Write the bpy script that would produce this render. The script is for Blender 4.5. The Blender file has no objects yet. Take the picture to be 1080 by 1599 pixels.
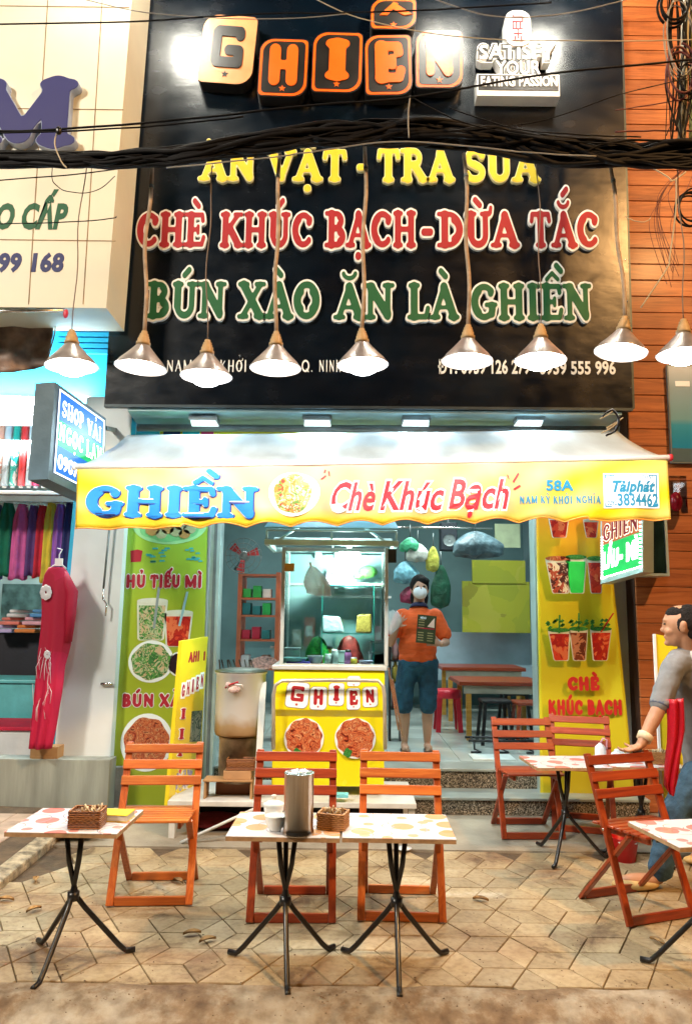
import bpy, bmesh, math, random, unicodedata
import numpy as np
from mathutils import Vector, Matrix
R = math.radians
random.seed(7)
S = bpy.context.scene
COL = S.collection
# ------------------------------------------------------------------ camera, world, exposure
FPX, H, PITCH, ROLL = 1155.0, 1.5, R(8.0), R(0.7)
cf = Vector((0, math.cos(PITCH), math.sin(PITCH)))
u0 = Vector((0, -math.sin(PITCH), math.cos(PITCH)))
x0v = Vector((1, 0, 0))
cr = x0v * math.cos(ROLL) + u0 * math.sin(ROLL)
cu = u0 * math.cos(ROLL) - x0v * math.sin(ROLL)
CAM = Vector((0, 0, H))
cd = bpy.data.cameras.new('camera')
cam = bpy.data.objects.new('camera', cd); COL.objects.link(cam)
m = Matrix((cr, cu, -cf)).transposed().to_4x4(); m.translation = CAM
cam.matrix_world = m
cd.sensor_fit = 'VERTICAL'; cd.sensor_height = 24; cd.lens = 24 * FPX / 1599
cd.clip_start = .05; cd.clip_end = 500
S.camera = cam
W = bpy.data.worlds.new('World'); S.world = W; W.use_nodes = True
wn = W.node_tree.nodes; bgn = wn['Background']
sky = wn.new('ShaderNodeTexSky'); sky.sky_type = 'NISHITA'; sky.sun_disc = False
sky.sun_elevation = R(-4); sky.sun_rotation = R(200)
W.node_tree.links.new(sky.outputs[0], bgn.inputs[0]); bgn.inputs[1].default_value = .08
S.view_settings.view_transform = 'Standard'; S.view_settings.look = 'None'
S.view_settings.exposure = 0.5; S.view_settings.gamma = 1
S.view_settings.use_curve_mapping = False
S.render.engine = 'CYCLES'
S.cycles.max_bounces = 7; S.cycles.transparent_max_bounces = 16; S.cycles.use_denoising = True
S.cycles.caustics_reflective = False; S.cycles.caustics_refractive = False
S.cycles.sample_clamp_indirect = 6

def ray(px, py):
    return cf * FPX + cr * (px - 540) + cu * (799.5 - py)
def at(px, py, Y):
    d = ray(px, py); return CAM + d * (Y / d.y)
def gp(px, py, z=0):
    d = ray(px, py); return CAM + d * ((z - H) / d.z)

def lamp(name, kind, loc, energy, color, size=.1, tgt=None, size_y=None, spot=None, blend=.5):
    l = bpy.data.lights.new(name, kind); l.energy = energy; l.color = color
    if kind == 'AREA':
        l.size = size
        if size_y: l.shape = 'RECTANGLE'; l.size_y = size_y
    else: l.shadow_soft_size = size
    if kind == 'SPOT': l.spot_size = R(spot); l.spot_blend = blend
    o = bpy.data.objects.new(name, l); COL.objects.link(o); o.location = loc
    if tgt is not None: o.rotation_euler = (Vector(tgt) - Vector(loc)).to_track_quat('-Z', 'Y').to_euler()
    return o
# sodium street lamp over the road, behind and above the photographer
lamp('unseen_street_light', 'SPOT', (5.7, -1.0, 8.4), 2400, (1, .52, .18), .22, (2.9, 6.0, 2.9), spot=88)
lamp('unseen_street_light', 'SPOT', (-6.6, -1.6, 7.6), 2500, (1, .90, .76), .7, (-1.4, 5.0, 2.6), spot=82)  # unseen neutral fill added to brighten the left side

# ------------------------------------------------------------------ materials
MATS = {}
def nodes(name):
    m = bpy.data.materials.new(name); m.use_nodes = True
    n = m.node_tree.nodes; return m, n, m.node_tree.links, n['Principled BSDF']
def rampnode(n, stops):
    r = n.new('ShaderNodeValToRGB'); e = r.color_ramp.elements
    while len(e) < len(stops): e.new(.5)
    for k, (p, c) in enumerate(stops): e[k].position = p; e[k].color = (*c, 1)
    return r
def mat(name, col, rough=.5, metal=0, var=.12, scale=6, bump=.08, emit=0, coat=0, bscale=None, stretch=(1, 1, 1), ecol=None, alpha=None, rnd=0, sheen=0, spec=None):
    if name in MATS: return MATS[name]
    m, n, L, p = nodes(name)
    tc = n.new('ShaderNodeTexCoord'); mp = n.new('ShaderNodeMapping'); mp.inputs['Scale'].default_value = stretch
    L.new(tc.outputs['Object'], mp.inputs[0])
    nz = n.new('ShaderNodeTexNoise'); nz.inputs['Scale'].default_value = scale; nz.inputs['Detail'].default_value = 6
    L.new(mp.outputs[0], nz.inputs[0])
    a = tuple(max(0, c * (1 - var * 1.6)) for c in col); b = tuple(min(1, c * (1 + var)) for c in col)
    r = rampnode(n, [(.3, a), (.7, b)]); L.new(nz.outputs[0], r.inputs[0])
    out = r.outputs[0]
    if rnd:
        oi = n.new('ShaderNodeObjectInfo'); hs = n.new('ShaderNodeHueSaturation')
        mr = n.new('ShaderNodeMapRange'); mr.inputs[3].default_value = 1 - rnd; mr.inputs[4].default_value = 1 + rnd
        L.new(oi.outputs['Random'], mr.inputs[0]); L.new(mr.outputs[0], hs.inputs['Value']); L.new(out, hs.inputs['Color']); out = hs.outputs[0]
    L.new(out, p.inputs['Base Color'])
    p.inputs['Metallic'].default_value = metal; p.inputs['Coat Weight'].default_value = coat; p.inputs['Coat Roughness'].default_value = .12
    if spec is not None: p.inputs['Specular IOR Level'].default_value = spec
    if sheen: p.inputs['Sheen Weight'].default_value = sheen
    rr = n.new('ShaderNodeMapRange'); rr.inputs[3].default_value = max(.02, rough - .08); rr.inputs[4].default_value = min(1, rough + .12)
    L.new(nz.outputs[0], rr.inputs[0]); L.new(rr.outputs[0], p.inputs['Roughness'])
    if bump:
        nb = n.new('ShaderNodeTexNoise'); nb.inputs['Scale'].default_value = bscale or scale * 5; nb.inputs['Detail'].default_value = 4
        L.new(mp.outputs[0], nb.inputs[0])
        bp = n.new('ShaderNodeBump'); bp.inputs['Strength'].default_value = bump; bp.inputs['Distance'].default_value = .02
        L.new(nb.outputs[0], bp.inputs['Height']); L.new(bp.outputs[0], p.inputs['Normal'])
    if emit:
        p.inputs['Emission Strength'].default_value = emit
        if ecol: p.inputs['Emission Color'].default_value = (*ecol, 1)
        else: L.new(out, p.inputs['Emission Color'])
    if alpha is not None: p.inputs['Alpha'].default_value = alpha
    MATS[name] = m; return m
def glass(name, tint=(.85, .97, .95), k=.10):
    if name in MATS: return MATS[name]
    m, n, L, p = nodes(name); n.remove(p)
    t = n.new('ShaderNodeBsdfTransparent'); t.inputs[0].default_value = (*tint, 1)
    g = n.new('ShaderNodeBsdfGlossy'); g.inputs['Roughness'].default_value = .03
    f = n.new('ShaderNodeFresnel'); f.inputs[0].default_value = 1.45
    ma = n.new('ShaderNodeMath'); ma.operation = 'ADD'; ma.inputs[1].default_value = k * .4
    mx = n.new('ShaderNodeMixShader'); L.new(f.outputs[0], ma.inputs[0]); L.new(ma.outputs[0], mx.inputs[0])
    L.new(t.outputs[0], mx.inputs[1]); L.new(g.outputs[0], mx.inputs[2]); L.new(mx.outputs[0], n['Material Output'].inputs[0])
    MATS[name] = m; return m
def bagmat(name, col=(.8, .85, .85), a=.55):
    m = mat(name, col, .25, var=.1, bump=.6, bscale=40, alpha=a); return m

# ------------------------------------------------------------------ mesh builder
class MB:
    def __init__(s): s.v = []; s.f = []; s.mi = []; s.sm = []; s.k = 0; s.T = None; s.smooth = False
    def add(s, vs, fs):
        b = len(s.v)
        for q in vs:
            q = Vector(q)
            if s.T is not None: q = s.T @ q
            s.v.append(q)
        for f in fs: s.f.append([b + i for i in f]); s.mi.append(s.k); s.sm.append(s.smooth)
        return s
    def hexa(s, p): # 8 points: bottom 4 ccw, top 4 ccw
        return s.add(p, [(3, 2, 1, 0), (4, 5, 6, 7), (0, 1, 5, 4), (1, 2, 6, 5), (2, 3, 7, 6), (3, 0, 4, 7)])
    def box(s, x0, x1, y0, y1, z0, z1):
        return s.hexa([(x0, y0, z0), (x1, y0, z0), (x1, y1, z0), (x0, y1, z0), (x0, y0, z1), (x1, y0, z1), (x1, y1, z1), (x0, y1, z1)])
    def cbox(s, c, d): return s.box(c[0] - d[0] / 2, c[0] + d[0] / 2, c[1] - d[1] / 2, c[1] + d[1] / 2, c[2] - d[2] / 2, c[2] + d[2] / 2)
    def bar(s, a, b, w, t, side=(1, 0, 0)): # rectangular bar from a to b; w along side, t along the other
        a = Vector(a); b = Vector(b); d = (b - a).normalized(); sx = Vector(side); sx = (sx - d * sx.dot(d)).normalized(); n = d.cross(sx)
        sx = sx * w / 2; n = n * t / 2
        return s.hexa([a - sx - n, a + sx - n, a + sx + n, a - sx + n, b - sx - n, b + sx - n, b + sx + n, b - sx + n])
    def tube(s, pts, r, n=8, caps=True):
        sm, s.smooth = s.smooth, True
        pts = [Vector(p) for p in pts]; rs = r if isinstance(r, (list, tuple)) else [r] * len(pts)
        b = len(s.v); vs = []; up = None
        for i, p in enumerate(pts):
            d = (pts[min(i + 1, len(pts) - 1)] - pts[max(i - 1, 0)]).normalized()
            if up is None: up = d.orthogonal().normalized()
            up = (up - d * up.dot(d)).normalized() if (up - d * up.dot(d)).length > 1e-4 else d.orthogonal().normalized()
            w = d.cross(up)
            for k in range(n):
                a = 2 * math.pi * k / n; vs.append(p + (up * math.cos(a) + w * math.sin(a)) * rs[i])
        fs = []
        for i in range(len(pts) - 1):
            for k in range(n):
                k2 = (k + 1) % n; fs.append((i * n + k, i * n + k2, (i + 1) * n + k2, (i + 1) * n + k))
        if caps: fs.append(tuple(range(n))[::-1]); fs.append(tuple((len(pts) - 1) * n + k for k in range(n)))
        s.add(vs, fs); s.smooth = sm; return s
    def lathe(s, prof, c=(0, 0, 0), n=24, M=None, sx=1, sy=1):
        sm, s.smooth = s.smooth, True
        vs = []; fs = []; c = Vector(c)
        for (r, z) in prof:
            for k in range(n):
                a = 2 * math.pi * k / n; q = Vector((r * math.cos(a) * sx, r * math.sin(a) * sy, z))
                if M is not None: q = M @ q
                vs.append(c + q)
        for i in range(len(prof) - 1):
            for k in range(n):
                k2 = (k + 1) % n; fs.append((i * n + k, i * n + k2, (i + 1) * n + k2, (i + 1) * n + k))
        s.add(vs, fs); s.smooth = sm; return s
    def ell(s, c, r, n=14, M=None):
        prof = [(max(1e-4, math.sin(math.pi * i / n)), -math.cos(math.pi * i / n)) for i in range(n + 1)]
        D = Matrix.Diagonal(Vector(r)).to_3x3()
        return s.lathe(prof, c, n + 4, (M.to_3x3() if M is not None else Matrix.Identity(3)) @ D)
    def limb(s, pts, rs, n=12):
        for i, (p, r) in enumerate(zip(pts, rs)):
            s.ell(p, (r, r, r), 10)
        for i in range(len(pts) - 1): s.tube([pts[i], pts[i + 1]], [rs[i], rs[i + 1]], n)
        return s
    def prism(s, poly, fn, h0, h1): # poly in 2D, fn(u,v,h)->3D ; ccw
        n = len(poly); vs = [fn(u, v, h1) for u, v in poly] + [fn(u, v, h0) for u, v in poly]
        return s.add(vs, [tuple(range(n)), tuple(range(2 * n - 1, n - 1, -1))] + [(i, i + n, (i + 1) % n + n, (i + 1) % n) for i in range(n)])
    def sheet(s, fn, nu, nv, thick=None):
        sm, s.smooth = s.smooth, True
        vs = [fn(i / nu, j / nv) for j in range(nv + 1) for i in range(nu + 1)]
        fs = [(j * (nu + 1) + i, j * (nu + 1) + i + 1, (j + 1) * (nu + 1) + i + 1, (j + 1) * (nu + 1) + i) for j in range(nv) for i in range(nu)]
        s.add(vs, fs); s.smooth = sm; return s
def base_of(parent):
    v = Vector((0, 0, 0))
    while parent is not None: v = v + parent.location; parent = parent.parent
    return v
def obj(name, mb, mats, parent=None, bev=0, bseg=2, solid=0, sub=0):
    me = bpy.data.meshes.new(name)
    off = base_of(parent)
    me.from_pydata([tuple(q - off) for q in mb.v], [], mb.f)
    if not isinstance(mats, (list, tuple)): mats = [mats]
    for q in mats: me.materials.append(q)
    me.polygons.foreach_set('material_index', mb.mi); me.polygons.foreach_set('use_smooth', mb.sm)
    me.update()
    o = bpy.data.objects.new(name, me); COL.objects.link(o)
    if parent is not None: o.parent = parent
    if solid: q = o.modifiers.new('s', 'SOLIDIFY'); q.thickness = solid; q.offset = 0
    if bev:
        q = o.modifiers.new('b', 'BEVEL'); q.width = bev; q.segments = bseg; q.limit_method = 'ANGLE'; q.angle_limit = R(40); q.harden_normals = False
    if sub: q = o.modifiers.new('u', 'SUBSURF'); q.levels = sub; q.render_levels = sub
    return o
def thing(name, label, cat, loc=(0, 0, 0), group=None):
    o = bpy.data.objects.new(name, None); COL.objects.link(o); o.location = loc; o.empty_display_size = .1
    o['label'] = label; o['category'] = cat
    if group: o['group'] = group
    return o
def tag(o, label, cat, group=None):
    o['label'] = label; o['category'] = cat
    if group: o['group'] = group
    return o
def struct(name, mb, mats, **k):
    o = obj(name, mb, mats, **k); o['kind'] = 'structure'; return o
def copy_tree(o, parent=None):
    c = o.copy(); COL.objects.link(c)
    if parent is not None: c.parent = parent
    for ch in list(o.children): copy_tree(ch, c)
    return c
def boxp(name, m_, parent, x0, x1, y0, y1, z0, z1, bev=0):
    return obj(name, MB().box(x0, x1, y0, y1, z0, z1), m_, parent, bev=bev)
def remeshed(name, mb, m_, parent, voxel=.008, smooth=6, disp=None, fac=.5):
    """fuse overlapping closed volumes into one continuous surface"""
    o = obj('tmp', mb, m_, None)
    q = o.modifiers.new('r', 'REMESH'); q.mode = 'VOXEL'; q.voxel_size = voxel; q.use_smooth_shade = True
    q = o.modifiers.new('s', 'SMOOTH'); q.factor = fac; q.iterations = smooth
    if disp:
        t = bpy.data.textures.new('folds', 'CLOUDS'); t.noise_scale = disp[1]; t.noise_depth = 2
        q = o.modifiers.new('d', 'DISPLACE'); q.texture = t; q.strength = disp[0]; q.mid_level = .5; q.texture_coords = 'GLOBAL'
    dg = bpy.context.evaluated_depsgraph_get(); me = bpy.data.meshes.new_from_object(o.evaluated_get(dg))
    bpy.data.objects.remove(o); me.name = name
    if not me.materials: me.materials.append(m_)
    me.transform(Matrix.Translation(-base_of(parent)))
    for p in me.polygons: p.use_smooth = True
    r = bpy.data.objects.new(name, me); COL.objects.link(r); r.parent = parent; return r

# ------------------------------------------------------------------ lettering: glyphs as strokes -> outline mesh
def arc(cx, cy, rx, ry, a0, a1, n=12):
    return [(cx + rx * math.cos(R(a0 + (a1 - a0) * i / n)), cy + ry * math.sin(R(a0 + (a1 - a0) * i / n))) for i in range(n + 1)]
K_, T_ = .12, .07
def sv(x, y0=.08, y1=.92): return ([(x, y0), (x, y1)], K_)
GL = { # width, strokes, serif centres
 'A': (.95, [([(.46, .9), (.14, .07)], .085), ([(.46, .9), (.8, .07)], .125), ([(.28, .33), (.66, .33)], .05)], [(.14, .06), (.8, .06)]),
 'B': (.88, [sv(.24), ([(.2, .93), (.45, .93)] + arc(.45, .735, .2, .195, 90, -90) + [(.24, .52)], .07), ([(.24, .52), (.48, .52)] + arc(.48, .295, .24, .225, 90, -90) + [(.2, .07)], .075), (arc(.42, .735, .21, .14, 50, -50), .095), (arc(.44, .29, .26, .16, 55, -55), .11)], [(.16, .06), (.16, .94)]),
 'C': (.9, [(arc(.5, .5, .36, .42, 48, 312, 22), .085), (arc(.42, .5, .25, .34, 120, 240), .12), ([(.74, .72), (.76, .78)], .11), ([(.74, .22), (.75, .2)], .07)], []),
 'D': (.95, [sv(.24), ([(.2, .93), (.4, .93)] + arc(.4, .5, .4, .43, 90, -90, 18) + [(.2, .07)], .07), (arc(.42, .5, .35, .32, 60, -60), .12)], [(.16, .06), (.16, .94)]),
 'E': (.85, [sv(.24), ([(.2, .93), (.68, .93), (.71, .76)], .07), ([(.24, .5), (.5, .5)], .06), ([(.53, .6), (.53, .4)], .055), ([(.2, .07), (.7, .07), (.76, .27)], .07)], [(.16, .06), (.16, .94)]),
 'G': (.98, [(arc(.5, .5, .37, .42, 48, 330, 22), .085), (arc(.42, .5, .25, .34, 120, 240), .12), ([(.74, .74), (.76, .78)], .10), ([(.58, .42), (.92, .42)], .06), ([(.78, .4), (.78, .17)], .105)], []),
 'g': (1.0, [([(.82, .78), (.82, .88), (.22, .88), (.18, .84), (.18, .16), (.22, .12), (.82, .12), (.82, .42), (.54, .42)], .07)], []),
 'H': (1.02, [sv(.24), sv(.78), ([(.24, .5), (.78, .5)], .07)], [(.24, .06), (.24, .94), (.78, .06), (.78, .94)]),
 'I': (.52, [sv(.26)], [(.26, .06), (.26, .94)]),
 'K': (.98, [sv(.24), ([(.3, .45), (.72, .9)], .075), ([(.42, .55), (.78, .09)], .125)], [(.22, .06), (.22, .94), (.76, .94), (.82, .06)]),
 'L': (.82, [sv(.24), ([(.2, .07), (.66, .07), (.72, .3)], .075)], [(.2, .06), (.24, .94)]),
 'M': (1.2, [([(.2, .07), (.2, .93)], .09), ([(1.0, .07), (1.0, .93)], .125), ([(.22, .9), (.58, .15)], .12), ([(.98, .9), (.6, .15)], .075)], [(.18, .06), (.18, .94), (1.02, .06), (1.02, .94)]),
 'N': (1.04, [([(.22, .07), (.22, .93)], .085), ([(.8, .07), (.8, .93)], .085), ([(.24, .88), (.78, .14)], .13)], [(.2, .06), (.16, .94), (.82, .94)]),
 'O': (.98, [(arc(.49, .5, .36, .43, 0, 360, 28), .09), (arc(.46, .5, .29, .3, 130, 230), .12), (arc(.52, .5, .29, .3, 50, -50), .12)], []),
 'P': (.88, [sv(.24), ([(.2, .93), (.45, .93)] + arc(.45, .69, .24, .24, 90, -90) + [(.24, .45)], .085)], [(.2, .06), (.16, .94)]),
 'Q': (.98, [(arc(.49, .5, .36, .43, 0, 360, 28), .11), ([(.6, .25), (.85, .02)], .08)], []),
 'R': (.98, [sv(.24), ([(.2, .93), (.45, .93)] + arc(.45, .72, .22, .21, 90, -90) + [(.24, .51)], .08), ([(.48, .5), (.8, .08)], .12)], [(.2, .06), (.16, .94), (.84, .06)]),
 'S': (.82, [(arc(.42, .72, .26, .21, 25, 265, 14) + arc(.4, .28, .28, .21, 85, -155, 14), .095), ([(.4, .52), (.5, .46)], .1), ([(.68, .76), (.68, .86)], .07), ([(.13, .16), (.13, .26)], .07)], []),
 'T': (.94, [sv(.47), ([(.12, .74), (.15, .93), (.79, .93), (.82, .74)], .07)], [(.47, .06)]),
 'U': (1.0, [([(.24, .92)] + arc(.5, .35, .26, .27, 180, 360, 14) + [(.76, .92)], .095), ([(.24, .92), (.24, .35)], K_)], [(.24, .94), (.76, .94)]),
 'V': (.95, [([(.16, .93), (.48, .1)], .125), ([(.8, .93), (.5, .1)], .08)], [(.16, .94), (.8, .94)]),
 'X': (.98, [([(.2, .92), (.78, .08)], .125), ([(.78, .92), (.2, .08)], .08)], [(.2, .94), (.2, .06), (.78, .94), (.78, .06)]),
 'Y': (.95, [([(.16, .93), (.47, .45)], .115), ([(.8, .93), (.47, .45)], .08), ([(.47, .45), (.47, .07)], .115)], [(.16, .94), (.8, .94), (.47, .06)]),
 '-': (.5, [([(.12, .42), (.38, .42)], .1)], []),
 '.': (.35, [([(.17, .08), (.18, .08)], .09)], []),
}
CELL = .033
_gc = {}
def glyph(ch, serif):
    key = (ch, serif)
    if key in _gc: return _gc[key]
    d = unicodedata.normalize('NFD', ch); base, marks = d[0], d[1:]
    bar = False
    if base == 'Đ': base = 'D'; bar = True
    w, strokes, serifs = GL[base]; strokes = list(strokes)
    x0, y0 = -.32, -.5; nx = int((w + .64 + .2) / CELL); ny = int(2.35 / CELL)
    X, Y = np.meshgrid(x0 + CELL * np.arange(nx), y0 + CELL * np.arange(ny))
    if bar: strokes.append(([(.05, .5), (.4, .5)], .05))
    cx = {'A': .46, 'E': .46, 'I': .26, 'T': .47}.get(base, w / 2)
    top = 1.12
    if '\u0302' in marks: strokes.append(([(cx - .2, 1.13), (cx, 1.3), (cx + .2, 1.13)], .06)); nxt = (cx + .26, 1.42)
    elif '\u0306' in marks: strokes.append((arc(cx, 1.3, .2, .16, 190, 350), .06)); nxt = (cx + .02, 1.55)
    else: nxt = (cx, 1.25)
    fx, fy = nxt
    if '\u0300' in marks: strokes.append(([(fx - .1, fy + .09), (fx + .06, fy - .06)], .085))
    if '\u0301' in marks: strokes.append(([(fx + .12, fy + .09), (fx - .04, fy - .06)], .085))
    if '\u0309' in marks: strokes.append((arc(fx, fy + .06, .09, .08, 160, -60) + [(fx, fy - .08)], .045))
    if '\u0303' in marks: strokes.append(([(fx - .2, fy - .05), (fx - .08, fy + .05), (fx + .08, fy - .04), (fx + .2, fy + .06)], .05))
    if '\u0323' in marks: strokes.append(([(cx, -.24), (cx + .02, -.24)], .11))
    if '\u031b' in marks: strokes.append(([(w - .2, .93), (w - .06, .98), (w - .04, 1.12)], .06))
    def seg(a, b, r):
        ax, ay = a; bx, by = b; dx, dy = bx - ax, by - ay; L2 = dx * dx + dy * dy + 1e-9
        t = np.clip(((X - ax) * dx + (Y - ay) * dy) / L2, 0, 1)
        return np.hypot(X - ax - t * dx, Y - ay - t * dy) - r
    F = np.full(X.shape, 9.0); k = .05
    def smin(a, b):
        h = np.clip(.5 + .5 * (b - a) / k, 0, 1); return b * (1 - h) + a * h - k * h * (1 - h)
    for pts, r in strokes:
        G = np.full(X.shape, 9.0)
        for a, b in zip(pts[:-1], pts[1:]): G = np.minimum(G, seg(a, b, r))
        F = smin(F, G)
    if serif:
        for (sx, sy) in serifs: F = smin(F, seg((sx - .14, sy), (sx + .14, sy), .06))
    _gc[key] = (F, x0, y0, w); return _gc[key]
def contour(F, lv, x0, y0, c):
    D = F - lv; I = D < 0; ny, nx = D.shape; polys = []; edges = []
    A = I[:-1, :-1].astype(int) + I[:-1, 1:] + I[1:, 1:] + I[1:, :-1]
    P = lambda i, j: (x0 + c * i, y0 + c * j)
    for j in range(ny - 1):
        row = A[j]
        if not row.any(): continue
        i = 0
        while i < nx - 1:
            if row[i] == 0: i += 1; continue
            if row[i] == 4:
                k = i
                while k < nx - 1 and row[k] == 4: k += 1
                polys.append([P(i, j), P(k, j), P(k, j + 1), P(i, j + 1)]); i = k; continue
            q = [(i, j), (i + 1, j), (i + 1, j + 1), (i, j + 1)]; out = []
            for a in range(4):
                p1, p2 = q[a], q[(a + 1) % 4]; d1, d2 = D[p1[1], p1[0]], D[p2[1], p2[0]]
                if d1 < 0: out.append((P(*p1), 0))
                if (d1 < 0) != (d2 < 0):
                    t = d1 / (d1 - d2); A1, A2 = P(*p1), P(*p2)
                    out.append(((A1[0] + (A2[0] - A1[0]) * t, A1[1] + (A2[1] - A1[1]) * t), 1 if d1 < 0 else 2))
            if len(out) >= 3:
                polys.append([p for p, _ in out])
                for a in range(len(out)):
                    b = (a + 1) % len(out)
                    if out[a][1] == 1 and out[b][1] == 2: edges.append((out[a][0], out[b][0]))
            i += 1
    return polys, edges
_cc = {}
def glyph_to(mb, ch, serif, grow, fn, h0, h1, wall=True, thin=0):
    key = (ch, serif, grow)
    if key not in _cc:
        F, x0, y0, w = glyph(ch, serif); _cc[key] = contour(F, grow, x0, y0, CELL)
    polys, edges = _cc[key]
    for p in polys: mb.add([fn(u, v, h1) for u, v in p], [tuple(range(len(p)))])
    if wall:
        for a, b in edges: mb.add([fn(*a, h1), fn(*a, h0), fn(*b, h0), fn(*b, h1)], [(0, 1, 2, 3)])
def advance(s, gap=.0, space=.38):
    x = 0; out = []
    for ch in s:
        if ch == ' ': x += space; continue
        w = glyph(ch, True)[3]; out.append((ch, x)); x += w + gap
    return out, x - gap
def plane_map(px0, px1, pyb, pyt, Y, shear=0, py1=None):
    """unit box (u 0..1, v 0..1) -> wall plane y=Y; h comes out towards the street"""
    a = at(px0, pyb, Y); b = at(px1, pyb if py1 is None else py1, Y); t = at((px0 + px1) / 2, pyt, Y); bm = (a + b) / 2
    ux = b - a; hh = t.z - bm.z
    return lambda u, v, h: Vector((a.x + ux.x * u + shear * hh * v, Y - h, a.z + ux.z * u + hh * v))
def vplane(cs, A, B):
    '''four picture corners (bl, br, tr, tl) thrown onto the upright plane through ground points A, B'''
    n = Vector((B[1] - A[1], A[0] - B[0], 0)); out = []
    for px, py in cs:
        d = ray(px, py); out.append(CAM + d * (n.dot(Vector((A[0], A[1], 0)) - CAM) / n.dot(d)))
    return out
def quad_map(p00, p10, p11, p01):
    p00, p10, p11, p01 = map(Vector, (p00, p10, p11, p01)); n = (p10 - p00).cross(p01 - p00).normalized()
    return lambda u, v, h: p00 * (1 - u) * (1 - v) + p10 * u * (1 - v) + p11 * u * v + p01 * (1 - u) * v + n * h
def slab_text(s, fn, parent, mface, mout=None, serif=True, each=None, depth=(0, .03), out=.06, gap=.0, space=.38, name='letter', shift=(0, 0), face=.0):
    glyphs, tot = advance(s, gap, space); mb = MB(); objs = []
    for ch, x in glyphs:
        if each: mb = MB()
        f = lambda u, v, h, x=x: fn((u + x) / tot + shift[0], v + shift[1], h)
        if mout is not None:
            mb.k = 1; glyph_to(mb, ch, serif, out, f, depth[0], depth[1]); mb.k = 0
            glyph_to(mb, ch, serif, face, f, depth[1], depth[1] + .004)
        else: glyph_to(mb, ch, serif, face, f, depth[0], depth[1])
        if each: objs.append(obj(name, mb, [mface] + ([mout] if mout else []), parent))
    if not each: objs.append(obj('lettering', mb, [mface] + ([mout] if mout else []), parent))
    return objs
_bt = {}
def bmesh_text(s, offset, extr):
    key = (s, offset, extr)
    if key not in _bt:
        c = bpy.data.curves.new('t', 'FONT'); c.body = s; c.offset = offset; c.extrude = extr; c.resolution_u = 3; c.space_character = 1.0 + offset * 1.2
        o = bpy.data.objects.new('t', c); COL.objects.link(o)
        dg = bpy.context.evaluated_depsgraph_get(); me = bpy.data.meshes.new_from_object(o.evaluated_get(dg))
        bpy.data.objects.remove(o); V = [tuple(v.co) for v in me.vertices]; Fc = [tuple(p.vertices) for p in me.polygons]
        _bt[key] = (V, Fc)
    return _bt[key]
def font_text(s, fn, parent, layers, name='lettering', shear=0):
    """layers: (material, offset, h_back, h_front)"""
    base = bmesh_text(s, 0, 0)[0]; caps = bmesh_text('H', 0, 0)[0]
    xa, xb = min(v[0] for v in base), max(v[0] for v in base); hc = max(v[1] for v in caps)
    xc = (xa + xb) / 2
    mb = MB(); ms = []
    sc0 = 1
    for i, (mm, off, h0, h1) in enumerate(layers):
        V, Fc = bmesh_text(s, off, .5 if h1 - h0 > .0005 else 0); ms.append(mm); mb.k = i
        # letter spacing grows with the offset, so rescale about the centre
        lx0, lx1 = min(v[0] for v in V) + off, max(v[0] for v in V) - off
        f2 = lambda x: (x - lx0) / (lx1 - lx0)
        mb.add([fn(f2(v[0] + shear * v[1]), v[1] / hc, h0 + (h1 - h0) * (v[2] + .5) if h1 - h0 > .0005 else h1) for v in V], Fc)
    return obj(name, mb, ms, parent)
def rrect(w, h, r, n=6): # r: four radii bl br tr tl
    if not isinstance(r, (tuple, list)): r = [r] * 4
    P = []
    for (cx, cy, a, q) in ((r[0], r[0], 180, r[0]), (w - r[1], r[1], 270, r[1]), (w - r[2], h - r[2], 0, r[2]), (r[3], h - r[3], 90, r[3])):
        P += [(cx + q * math.cos(R(a + 90 * i / n)), cy + q * math.sin(R(a + 90 * i / n))) for i in range(n + 1)]
    return P
def star(cx, cy, r):
    return [(cx + (r if i % 2 == 0 else r * .42) * math.cos(R(90 + 36 * i)), cy + (r if i % 2 == 0 else r * .42) * math.sin(R(90 + 36 * i))) for i in range(10)]
# ------------------------------------------------------------------ palette
WHITE = mat('white_paint', (.78, .79, .78), .45, var=.06)
BLACKM = mat('black_enamel', (.012, .012, .013), .32, metal=.2, var=.3, scale=20, bump=.1, coat=.3)
STEEL = mat('stainless_steel', (.62, .61, .58), .2, metal=1, var=.1, scale=10, bump=.04)
ALU = mat('teal_aluminium', (.46, .58, .56), .35, metal=.4, var=.08)
GREYM = mat('grey_steel', (.16, .19, .19), .45, metal=.3, var=.2)
TEALW = mat('teal_grey_plaster', (.15, .26, .27), .7, var=.15, scale=2)
BLUEW = mat('sky_blue_paint', (.02, .42, .68), .6, var=.08, scale=2)
CREAM = mat('cream_sheet_metal', (.74, .71, .56), .5, var=.07, scale=1.5, bump=.03, bscale=4)
OFFW = mat('off_white_paint', (.70, .76, .78), .55, var=.07, scale=1.5)
CONC = mat('grey_concrete', (.27, .26, .24), .85, var=.22, scale=4, bump=.4, bscale=30)
ink = lambda name, c: mat(name, c, .62, var=.03, bump=0)
INK_RED, INK_GREEN, INK_YEL = ink('red_print', (.34, .001, .006)), ink('green_print', (.0, .10, .026)), ink('yellow_print', (.72, .55, .01))
INK_WHITE, INK_BLACK, INK_BLUE = ink('white_print', (.82, .86, .86)), ink('black_print', (.01, .01, .01)), ink('blue_print', (.004, .20, .62))
INK_ORANGE, INK_NAVY = ink('orange_print', (.85, .17, .01)), ink('navy_print', (.02, .035, .22))
INK_PEACH = ink('peach_print', (.80, .42, .20)); INK_DKGREEN = ink('dark_green_print', (.0, .09, .03))
INK_VIOLET = ink('violet_blue_paint', (.016, .016, .13))

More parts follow.
